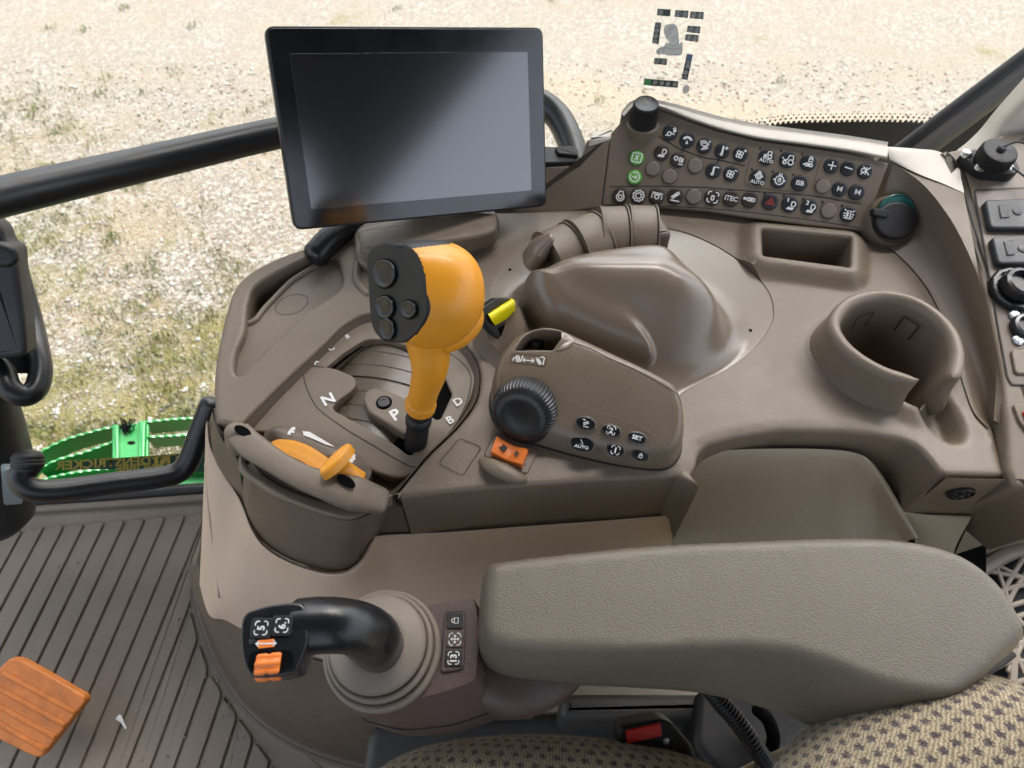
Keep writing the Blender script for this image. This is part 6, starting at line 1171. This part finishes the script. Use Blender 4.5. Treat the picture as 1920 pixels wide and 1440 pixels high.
def cushion(name, out, zb, hh, rr, sp, rot, n=120, dip=0):
    O = ccw(cr(np.array([P(*q)[:2] for q in out]), n, True))
    def hf_(v): s = sdf(v, O); a = np.clip(s / rr, 0, 1); return zb + hh * np.sqrt(np.clip(1 - (1 - a) ** 2, 0, 1)) + .004 * ss(s, rr, rr * 2)
    v, f = hsurf(O, hf_, sp, loops=[(inset(O, rr * q), True) for q in (.004, .015, .04, .08, .15, .25, .4)]); sd = sdf(v[:, :2], O); cen = O.mean(0)
    dirn = v[:, :2] - cen; dirn /= np.maximum(np.linalg.norm(dirn, axis=1, keepdims=True), 1e-6); a = np.clip(1 - sd / rr, 0, 1); ext = (np.arcsin(np.clip(a, 0, 1)) - a) * rr
    uv = v[:, :2] + dirn * ext[:, None]; c, s = math.cos(rot), math.sin(rot); uv = np.stack([uv[:, 0] * c - uv[:, 1] * s, uv[:, 0] * s + uv[:, 1] * c], 1) + 3
    o = obj(name, v, f, 'fabric', st_, 180, uvs=uv)
    # knit fuzz standing off the surface
    r = np.random.default_rng(11); tri = v[f]; ar_ = np.linalg.norm(np.cross(tri[:, 1] - tri[:, 0], tri[:, 2] - tri[:, 0]), axis=1); vis = np.array([abs(q[0]) < 1.2 and q[1] > .02 for q in tri.mean(1)]); ar_ = ar_ * vis; k = r.choice(len(f), 16000, p=ar_ / ar_.sum())
    a = r.random((len(k), 2)); a = np.where(a.sum(1, keepdims=True) > 1, 1 - a, a); T = tri[k]; p = T[:, 0] + (T[:, 1] - T[:, 0]) * a[:, :1] + (T[:, 2] - T[:, 0]) * a[:, 1:]
    nn = np.cross(T[:, 1] - T[:, 0], T[:, 2] - T[:, 0]); nn /= np.linalg.norm(nn, axis=1, keepdims=True); nn = np.where(nn[:, 2:] < 0, -nn, nn)
    dd = nn + r.normal(size=nn.shape) * .9; dd /= np.linalg.norm(dd, axis=1, keepdims=True); l = (.0009 + .0014 * r.random((len(k), 1))); w = np.cross(dd, r.normal(size=nn.shape)); w /= np.linalg.norm(w, axis=1, keepdims=True)
    V = np.stack([p - w * .00014, p + w * .00014, p + dd * l], 1).reshape(-1, 3); F = np.arange(len(V)).reshape(-1, 3)
    q = obj('knit_fuzz', V, F, 'fuzz', o, 180); q['kind'] = 'stuff'
cushion('seat_cushion', [(672, 1480, -.10), (738, 1418, -.10), (835, 1386, -.10), (960, 1373, -.10), (1080, 1375, -.10), (1200, 1389, -.10), (1290, 1410, -.10), (1362, 1448, -.10), (1420, 1520, -.10), (1440, 1700, -.10), (1300, 1900, -.10), (700, 1900, -.10), (600, 1650, -.10)], -.12, .055, .05, .006, .1)
cushion('backrest', [(1500, 1430, .0), (1534, 1375, .0), (1587, 1322, .0), (1657, 1274, .0), (1737, 1241, .0), (1822, 1228, .0), (1897, 1238, .0), (1962, 1270, .0), (2032, 1330, .0), (2102, 1450, .0), (2102, 1670, .0), (1822, 1770, .0), (1522, 1670, .0), (1482, 1530, .0)], -.06, .10, .075, .005, .55)
bk = thing('seat_belt_buckle', P(1220, 1390, -.12), 'black seat belt buckle with a red release button beside the cushion', 'buckle')
zb_ = -.10; BK = Pl(P(1215, 1378, zb_), P(1240, 1360, zb_) - P(1172, 1375, zb_), (0.2, .8, .35))
g = Geo(); g.add(*prism(BK, rnd(ccw(BK.pxs([(1160, 1372), (1166, 1362), (1242, 1348), (1262, 1356), (1300, 1400), (1312, 1450), (1180, 1460), (1164, 1410)])), .004), -.022, 0, .003)); g.obj('buckle_body', 'rubber', bk)
g = Geo(); g.add(*prism(BK, rnd(ccw(BK.pxs([(1173, 1369), (1237, 1354), (1240, 1379), (1175, 1393)])), .0008), -.001, .0022, .0007)); g.obj('release_button', 'red', bk)
g = Geo(); c = BK.px(1249, 1389); g.add(*lathe(BK, c, [(.0026, 0), (.0024, .0008), (.0010, .0010)], 16)); g.obj('rivet', 'steel', bk)
cn = thing('cable_conduit', P(1380, 1350, -.12), 'black corrugated cable conduit running under the armrest', 'cable conduit')
pc2 = cr([P(1320, 1275, -.10), P(1345, 1310, -.11), P(1380, 1350, -.12), P(1412, 1395, -.13), P(1440, 1440, -.15), P(1460, 1500, -.18)], 160)
g = Geo(); v, f = tube(pc2, np.array([.0075 if i % 4 < 2 else .0064 for i in range(160)]), 14, smooth=False); g.add(v, f); g.obj('conduit_hose', 'cable', cn, 60)
# dark seat mechanics seen between cushion and armrest
sm = thing('suspension_mechanism', P(1450, 1380, -.25), 'black seat suspension frame in shadow under the armrest', 'seat frame')
g = Geo(); g.add(*prism(FLAT, rnd(xy([(1310, 1290, -.24), (1560, 1290, -.24), (1640, 1420, -.24), (1560, 1520, -.24), (1380, 1500, -.24), (1300, 1400, -.24)]), .01), -.3, -.24, .008)); g.obj('frame_plate', 'rubber', sm)
g = Geo(); g.add(*tube([P(1420, 1330, -.2), P(1440, 1350, -.21), P(1450, 1380, -.21), P(1448, 1400, -.22)], .006, 12, 16)); g.obj('bracket_loop', 'hole', sm)
g = Geo(); g.add(*prism(FLAT, rnd(xy([(1395, 1440, -.14), (1480, 1395, -.14), (1560, 1370, -.14), (1620, 1400, -.14), (1560, 1500, -.14), (1400, 1520, -.14)]), .01), -.2, -.14, .008)); g.obj('side_cover', 'skin2', sm)
# ================================================================== REAR CONSOLE with outlets
rc = thing('outlet_console', P(1880, 560, .02), 'taupe rear outlet console with black sockets at the right edge', 'console')
PR = Pl(P(1803, 352, .053), (1, .02, 0), (0, .985, .17)); 
fo = [(1762, 285), (1790, 279), (1822, 276), (1852, 268), (1880, 250), (1990, 240), (2010, 985), (1925, 915), (1902, 912), (1890, 880), (1887, 800), (1876, 700), (1857, 600), (1837, 515), (1825, 450), (1815, 400), (1804, 352), (1795, 318), (1776, 298)]
q = densify(rnd(ccw(PR.pxs(fo)), .002, 3), .006); obj('console_shell', *prism(PR, q, -.10, 0, .005, 6), 'deck', rc, 60)
def rpad(l, h0, h1, m, name, r=.002, bev=.001, par=rc): return obj(name, *prism(PR, densify(rnd(ccw(PR.pxs(l, max(h1, 0))), r, 5), .005), h0, h1, bev), m, par)
rpad([(1826, 358), (1960, 352), (1990, 722), (1896, 722), (1888, 708), (1868, 600), (1848, 480), (1834, 400)], -.002, .0010, 'dark_deck', 'outlet_plate')
groove(PR, [(1826, 358), (1960, 352), (1990, 722), (1896, 722), (1888, 708), (1868, 600), (1848, 480), (1834, 400)], .0012, True, .0012, 'seam', .002, 'plate_seam', rc)
for l, l2, cdot in (([(1847, 374), (1960, 370), (1965, 428), (1858, 427)], [(1872, 385), (1888, 384), (1893, 408), (1876, 409)], (1908, 396)), ([(1860, 443), (1965, 438), (1975, 493), (1872, 494)], [(1882, 452), (1898, 450), (1903, 478), (1888, 479)], (1918, 466))):
    o_ = rpad(l, 0, .0075, 'slate', 'socket_cover', .004, .002); 
    q = PR.pxs(l2, .008); g = Geo(); g.add(*prism(PR, rnd(ccw(q), .0008), .006, .0085, .0008)); g.add(*lathe(PR, PR.px(*cdot, .008), [(.0042, .006), (.0040, .0083), (.002, .0088)], 20)); g.obj('cover_latch', 'slate', o_)
c = PR.px(1912, 535, .01); g = Geo(); g.add(*lathe(PR, c, [(.0215, 0), (.0215, .005), (.0200, .007), (.0175, .007), (.0168, .004), (.0155, .004), (.0155, .013), (.0142, .016), (.011, .017), (.010, .012)], 12)); g.obj('round_connector', 'gripblack', rc, 40)
c = PR.px(1926, 612, .005); g = Geo(); g.add(*lathe(PR, c, [(.0125, 0), (.0125, .005), (.011, .0075), (.0085, .008), (.008, .004)], 32)); g.obj('small_connector', 'gripblack', rc)
for q in ((1902, 591), (1909, 638)):
    c = PR.px(*q, .002); g = Geo(); g.add(*lathe(PR, c, [(.0048, .001), (.0046, .0028), (.0035, .0040), (.001, .0044)], 24)); g.add(*stroke(PR, [(c[0] - .0028, c[1]), (c[0] + .0028, c[1])], .0008, .0045)); so_ = g.obj('screw', 'steel', rc)
rpad([(1896, 655), (1985, 652), (1990, 700), (1905, 701)], 0, .0035, 'deck', 'blank_cover', .004, .0015)
rpad([(1900, 758), (1985, 750), (1990, 900), (1945, 830), (1912, 790)], 0, .0025, 'deck', 'lower_cover', .003, .001)
g = Geo(); g.add(*prism(PR, rnd(ccw(PR.pxs([(1912, 775), (1930, 772), (1940, 800), (1922, 800)])), .001), .002, .0045, .0006)); g.obj('red_fuse', 'red', rc)
sk2 = thing('threaded_cap_socket', P(1857, 295, .09), 'black ribbed screw cap on a square flange with three screws, top right', 'socket cap')
zc = .066; FC = Pl(P(1857, 308, zc), (1, .0, 0), (0, 1, .12))
g = Geo(); g.add(*prism(FC, rnd(ccw(FC.pxs([(1800, 287), (1830, 280), (1900, 290), (1914, 318), (1900, 326), (1846, 322), (1828, 312)])), .003), -.012, .0, .001)); g.obj('flange', 'rubber', sk2)
c = FC.px(1857, 305); g = Geo(); g.add(*lathe(FC, c, [(.0135, 0), (.0158, .002), (.0163, .004), (.0163, .013), (.0150, .0155), (.012, .0162), (.005, .0162)], 200, .0012, 40, [0, .5, 1, 1, .5, 0, 0])); g.add(*lathe(FC, c, [(.004, .0155), (.0036, .019), (.0025, .0198)], 20)); g.obj('ribbed_cap', 'rubber', sk2, 50)
for q in ((1812, 289), (1838, 313), (1889, 315)):
    g = Geo(); g.add(*lathe(FC, FC.px(*q), [(.0052, -.001), (.0046, .0022), (.003, .0034), (.001, .0036)], 20)); g.obj('screw', 'steel', sk2)
g = Geo(); cp_ = FC.w(c, .0195)[0]; g.add(*tube([cp_, cp_ + [.012, .002, .004], cp_ + [.032, -.004, -.001], cp_ + [.046, -.014, -.010], cp_ + [.036, -.030, -.02], FC.w(FC.px(1889, 315), .003)[0]], .0009, 8, 50)); g.obj('tether', 'rubber', sk2)
# beige post trim at the top right corner
pt = thing('corner_trim', P(1880, 230, .1), 'pale beige moulded trim at the upper right corner behind the screw cap', 'trim')
rows = [[(1790, 285, .02), (1815, 265, .03), (1840, 240, .04), (1868, 205, .06), (1925, 140, .10)], [(1800, 300, .03), (1830, 288, .035), (1862, 262, .05), (1890, 225, .07), (1950, 165, .11)], [(1800, 312, .03), (1830, 310, .035), (1880, 290, .04), (1930, 240, .06), (1990, 180, .10)], [(1800, 360, .0), (1850, 360, .0), (1920, 350, .01), (1980, 300, .03), (2040, 240, .07)]]
v, f, _ = patch_same([PP(r) for r in rows], 30, 16); obj('trim_shell', v, f, 'cream', pt, 80)
# beige cap between panel trim and rear console
rows = [[(1664, 275, .058), (1720, 279, .058), (1765, 286, .058), (1800, 318, .057)], [(1664, 280, .058), (1718, 290, .058), (1764, 300, .057), (1802, 334, .056)], [(1668, 297, .054), (1716, 312, .055), (1762, 328, .055), (1806, 352, .055)], [(1670, 301, .052), (1722, 326, .0535), (1768, 344, .054), (1808, 362, .054)]]
ec = patch_same([PP(r) for r in rows], 30, 14); obj('trim_end', ec[0], ec[1], 'cream', sc_, 80)
obj('trim_end_back', *loft([np.array(PP(rows[0])) + [0, .0, 0], np.array(PP(rows[0])) + [0, .01, -.12]], closed=False), 'cream', sc_)
# ================================================================== LOWER RIGHT: rear wall panel with lattice grille
lw = thing('rear_lower_panel', P(1880, 1000, -.15), 'brown lower wall panel with a beige lattice grille over dark filter foam', 'wall panel')
rows = [[(1824, 968, -.095), (1860, 930, -.08), (1892, 905, -.06), (1960, 890, -.05), (2040, 880, -.04)], [(1818, 980, -.11), (1860, 960, -.10), (1900, 950, -.09), (1960, 940, -.08), (2040, 940, -.07)], [(1790, 1040, -.15), (1850, 1020, -.15), (1900, 1005, -.15), (1960, 1000, -.15), (2060, 1000, -.15)], [(1760, 1100, -.19), (1820, 1090, -.19), (1880, 1060, -.18), (1960, 1050, -.18), (2080, 1050, -.18)]]
v, f, _ = patch_same([PP(r) for r in rows], 30, 16); obj('panel_shell', v, f, 'deck', lw, 70)
GZ2 = -.165; GP2 = Pl((0, 0, GZ2), (1, 0, 0), (0, 1, 0))
g = Geo(); g.add(*prism(GP2, xy([(1790, 1030, GZ2), (2100, 980, GZ2), (2100, 1420, GZ2), (1790, 1420, GZ2)]), -.02, -.008, .001)); g.obj('filter_foam', 'foam', lw)
def bar(l, r=.0032, z=GZ2): return tube([P(a_, b_, z) for a_, b_ in l], r, 8, sy=.7)
g = Geo(); g.add(*bar([(1790, 1100), (1838, 1068), (1885, 1040), (1925, 1030), (1990, 1035), (2060, 1060)], .0075)); g.add(*bar([(1830, 1075), (1855, 1110), (1885, 1165), (1900, 1230), (1895, 1320)], .004)); g.obj('grille_frame', 'deck', lw)
g = Geo()
for l in ([(1850, 1050), (1960, 1105)], [(1842, 1068), (1990, 1100), (2050, 1120)], [(1925, 1035), (1880, 1110), (1850, 1180)], [(1862, 1045), (1895, 1140), (1910, 1200)], [(1950, 1040), (1900, 1110), (1870, 1190)], [(1870, 1110), (1930, 1095), (2000, 1100)], [(1880, 1140), (1940, 1125), (2010, 1130)], [(1890, 1165), (1930, 1150), (1990, 1160)], [(1890, 1140), (1925, 1180), (1960, 1240)], [(1900, 1210), (1960, 1190)], [(1860, 1255), (1900, 1240), (1970, 1245)], [(1895, 1200), (1920, 1260), (1950, 1320)], [(1930, 1180), (1890, 1260)], [(1870, 1290), (1940, 1270)]): g.add(*bar(l, .0026))
g.obj('grille_lattice', 'deck', lw)
# ================================================================== PEDAL
pe = thing('brake_pedal', P(60, 1330, FZ), 'worn orange ribbed foot pedal above the floor mat at lower left', 'pedal')
zp_ = FZ + .09; PE = Pl(P(70, 1325, zp_), P(160, 1310, zp_ - .01) - P(15, 1235, zp_ + .01), (0.1, .9, .45)); pq = rnd(ccw(PE.pxs([(-40, 1290), (18, 1234), (40, 1238), (158, 1306), (160, 1316), (78, 1420), (66, 1421), (-60, 1360)])), .004, 4)
g = Geo(); g.add(*prism(PE, pq, -.012, 0, .003)); g.obj('pedal_pad', 'pedal', pe)
g = Geo(); d1_ = PE.px(158, 1312) - PE.px(30, 1238); d1_ /= np.linalg.norm(d1_); n1_ = np.array([-d1_[1], d1_[0]])
for k, (a_, b_) in enumerate((((8, 1262), (148, 1332)), ((-10, 1282), (130, 1352)), ((-25, 1305), (112, 1374)), ((-40, 1330), (95, 1396)))):
    p, q = PE.px(a_, b_) * 0 + PE.px(*(a_, b_)) if False else PE.px(a_, b_ - 0) if False else None, None
    A1, B1 = PE.px(*((8, 1262), (-12, 1284), (-32, 1306), (-52, 1328))[k]), PE.px(*((140, 1334), (121, 1358), (103, 1381), (84, 1404))[k]); g.add(*tube([PE.w(A1, .0004)[0], PE.w(B1, .0004)[0]], .0034, 8, 8, sy=.6))
g.obj('tread_rib', 'pedal', pe)
g = Geo(); g.add(*tube([P(30, 1340, zp_ - .03), P(-60, 1340, zp_ - .04), P(-200, 1250, zp_ + .06)], .012, 12, 12)); g.obj('pedal_arm', 'rubber', pe)
# ================================================================== WINDOW DECAL: joystick diagram
dc = thing('window_decal', GP(1262, 95, .004), 'small clear decal on the side window showing a joystick diagram with grey key boxes', 'decal')
o0, o1, o2 = GP(1262, 95, .003), GP(1300, 95, .003), GP(1262, 60, .003); DC = Pl(o0, o1 - o0, o2 - o0)
if DC.n @ (CO - DC.o) < 0: DC.n = -DC.n
def zd(l): return [(x / 7.2 + 1160, y / 7.2) for x, y in l]
def dbox(l, m, h=.0003, name='key_box', r=.0010):
    q = rnd(ccw(DC.pxs(zd(l))), r, 4); g = Geo(); g.add(*prism(DC, q, 0, h, .0001, 1)); o = g.obj(name, 'grey', dc, 180)
    q2 = inset(ccw(q), .0006); g = Geo(); g.add(*prism(DC, q2, h, h + .0001, .00002, 1)); g.obj('box_fill', m, o, 180); return o
def dtext(o, q, s, sz, rot=-.08): g = Geo(); c = DC.px(*zd([q])[0]); g.add(*text(DC, s, c, sz, .0006, rot, .02)); g.add(*stroke(DC, circ(c, sz * .62, 8, sz * .62, .3), .0005, .00055, True)); g.obj('digit', 'lgrey', o, 180)
a_ = dbox([(525, 115), (705, 125), (695, 222), (513, 208)], 'dprint'); dtext(a_, (562, 168), '9', .0046)
a_ = dbox([(765, 133), (945, 143), (935, 245), (750, 225)], 'dprint'); dtext(a_, (800, 185), '5', .0046); dtext(a_, (892, 195), '0', .0046)
a_ = dbox([(970, 150), (1152, 160), (1142, 262), (955, 245)], 'dprint'); dtext(a_, (1010, 200), '6', .0046); dtext(a_, (1097, 208), '0', .0046)
a_ = dbox([(930, 345), (1107, 355), (1097, 455), (915, 432)], 'dprint'); dtext(a_, (970, 395), '7', .0046); dtext(a_, (1055, 405), '3', .0046)
a_ = dbox([(905, 460), (1083, 470), (1073, 568), (890, 545)], 'dprint'); dtext(a_, (945, 508), '8', .0046); dtext(a_, (1030, 520), '2', .0046)
a_ = dbox([(495, 295), (578, 303), (540, 598), (447, 580)], 'dprint'); [dtext(a_, q, s_, .0038) for q, s_ in (((530, 330), '-'), ((515, 410), 'm'), ((500, 485), 'D'), ((485, 560), '='))]
a_ = dbox([(485, 778), (655, 790), (648, 880), (473, 862)], 'dprint'); dtext(a_, (520, 822), '1', .0042); dtext(a_, (605, 830), '3', .0042)
a_ = dbox([(920, 725), (1003, 733), (930, 1085), (845, 1065)], 'dprint'); [dtext(a_, q, s_, .0038) for q, s_ in (((938, 840), '='), ((930, 895), 'm'), ((905, 975), 'D'), ((890, 1050), '-'))]
g = Geo(); g.add(*prism(DC, rnd(ccw(DC.pxs(zd([(925, 735), (998, 740), (985, 808), (912, 800)]))), .0006), .0003, .0006, .00005, 1)); g.obj('blue_key', 'bprint', a_, 180)
a_ = dbox([(345, 1058), (805, 1095), (798, 1185), (335, 1148)], 'dprint'); [dtext(a_, q, s_, .0038) for q, s_ in (((490, 1112), 'or'), ((580, 1122), 'm'), ((665, 1130), 'O'), ((755, 1138), 'm'))]
g = Geo(); g.add(*prism(DC, rnd(ccw(DC.pxs(zd([(352, 1070), (440, 1078), (433, 1148), (345, 1140)]))), .0006), .0003, .0006, .00005, 1)); g.obj('green_key', 'gprint', a_, 180)
g = Geo()
for l, k in (([(640, 345), (690, 322), (760, 330), (790, 380), (800, 450), (810, 520), (815, 580), (800, 610), (740, 622), (690, 605), (685, 560), (640, 500), (612, 440), (615, 380)], .0002), ([(620, 620), (640, 575), (690, 600), (760, 620), (820, 590), (855, 560), (858, 600), (855, 660), (855, 720), (820, 748), (700, 745), (610, 725), (515, 725), (515, 680), (550, 645)], .0001)):
    g.add(*prism(DC, ccw(cr(DC.pxs(zd(l)), 60, True)), 0, k + .0002, .0001, 1))
jd = g.obj('joystick_drawing', 'lgrey', dc, 180); g = Geo()
for l in ([(640, 345), (690, 322), (760, 330), (790, 380), (800, 450), (815, 580), (740, 622), (690, 605), (640, 500), (612, 440), (615, 380), (640, 345)], [(650, 450), (690, 370), (700, 440), (650, 500)], [(720, 350), (715, 400)], [(740, 360), (730, 410)], [(700, 520), (790, 480)], [(715, 550), (790, 520)], [(620, 620), (640, 575)], [(620, 640), (740, 670), (855, 640)], [(855, 560), (858, 640), (850, 730), (700, 745), (515, 725), (520, 665), (600, 645)], [(610, 640), (608, 725)], [(540, 680), (545, 780)]): g.add(*stroke(DC, lin(DC.pxs(zd(l), .0005), 24), .0006, .0006))
g.obj('drawing_line', 'grey', jd, 180); g = Geo()
for l in ([(565, 225), (630, 345)], [(785, 240), (735, 320)], [(970, 255), (800, 345)], [(910, 405), (810, 460)], [(885, 512), (820, 525)], [(560, 500), (640, 512)]): g.add(*stroke(DC, DC.pxs(zd(l)), .00035, .0004))
g.obj('leader_line', 'grey', dc, 180)
g = Geo(); g.add(*prism(DC, circ(DC.px(*zd([(910, 1205)])[0]), .0042, 20, .0055), 0, .0003, .0001, 1)); g.add(*stroke(DC, DC.pxs(zd([(880, 1100), (870, 1190)])), .0006, .0003)); g.add(*stroke(DC, DC.pxs(zd([(830, 1140), (920, 1145)])), .0006, .00035)); g.obj('knob_drawing', 'lgrey', dc, 180)
g = Geo(); g.add(*text(DC, 'L209256', DC.px(*zd([(415, 1203)])[0]), .0036, .0003, -.08, 0)); g.obj('part_number', 'grey', dc, 180)
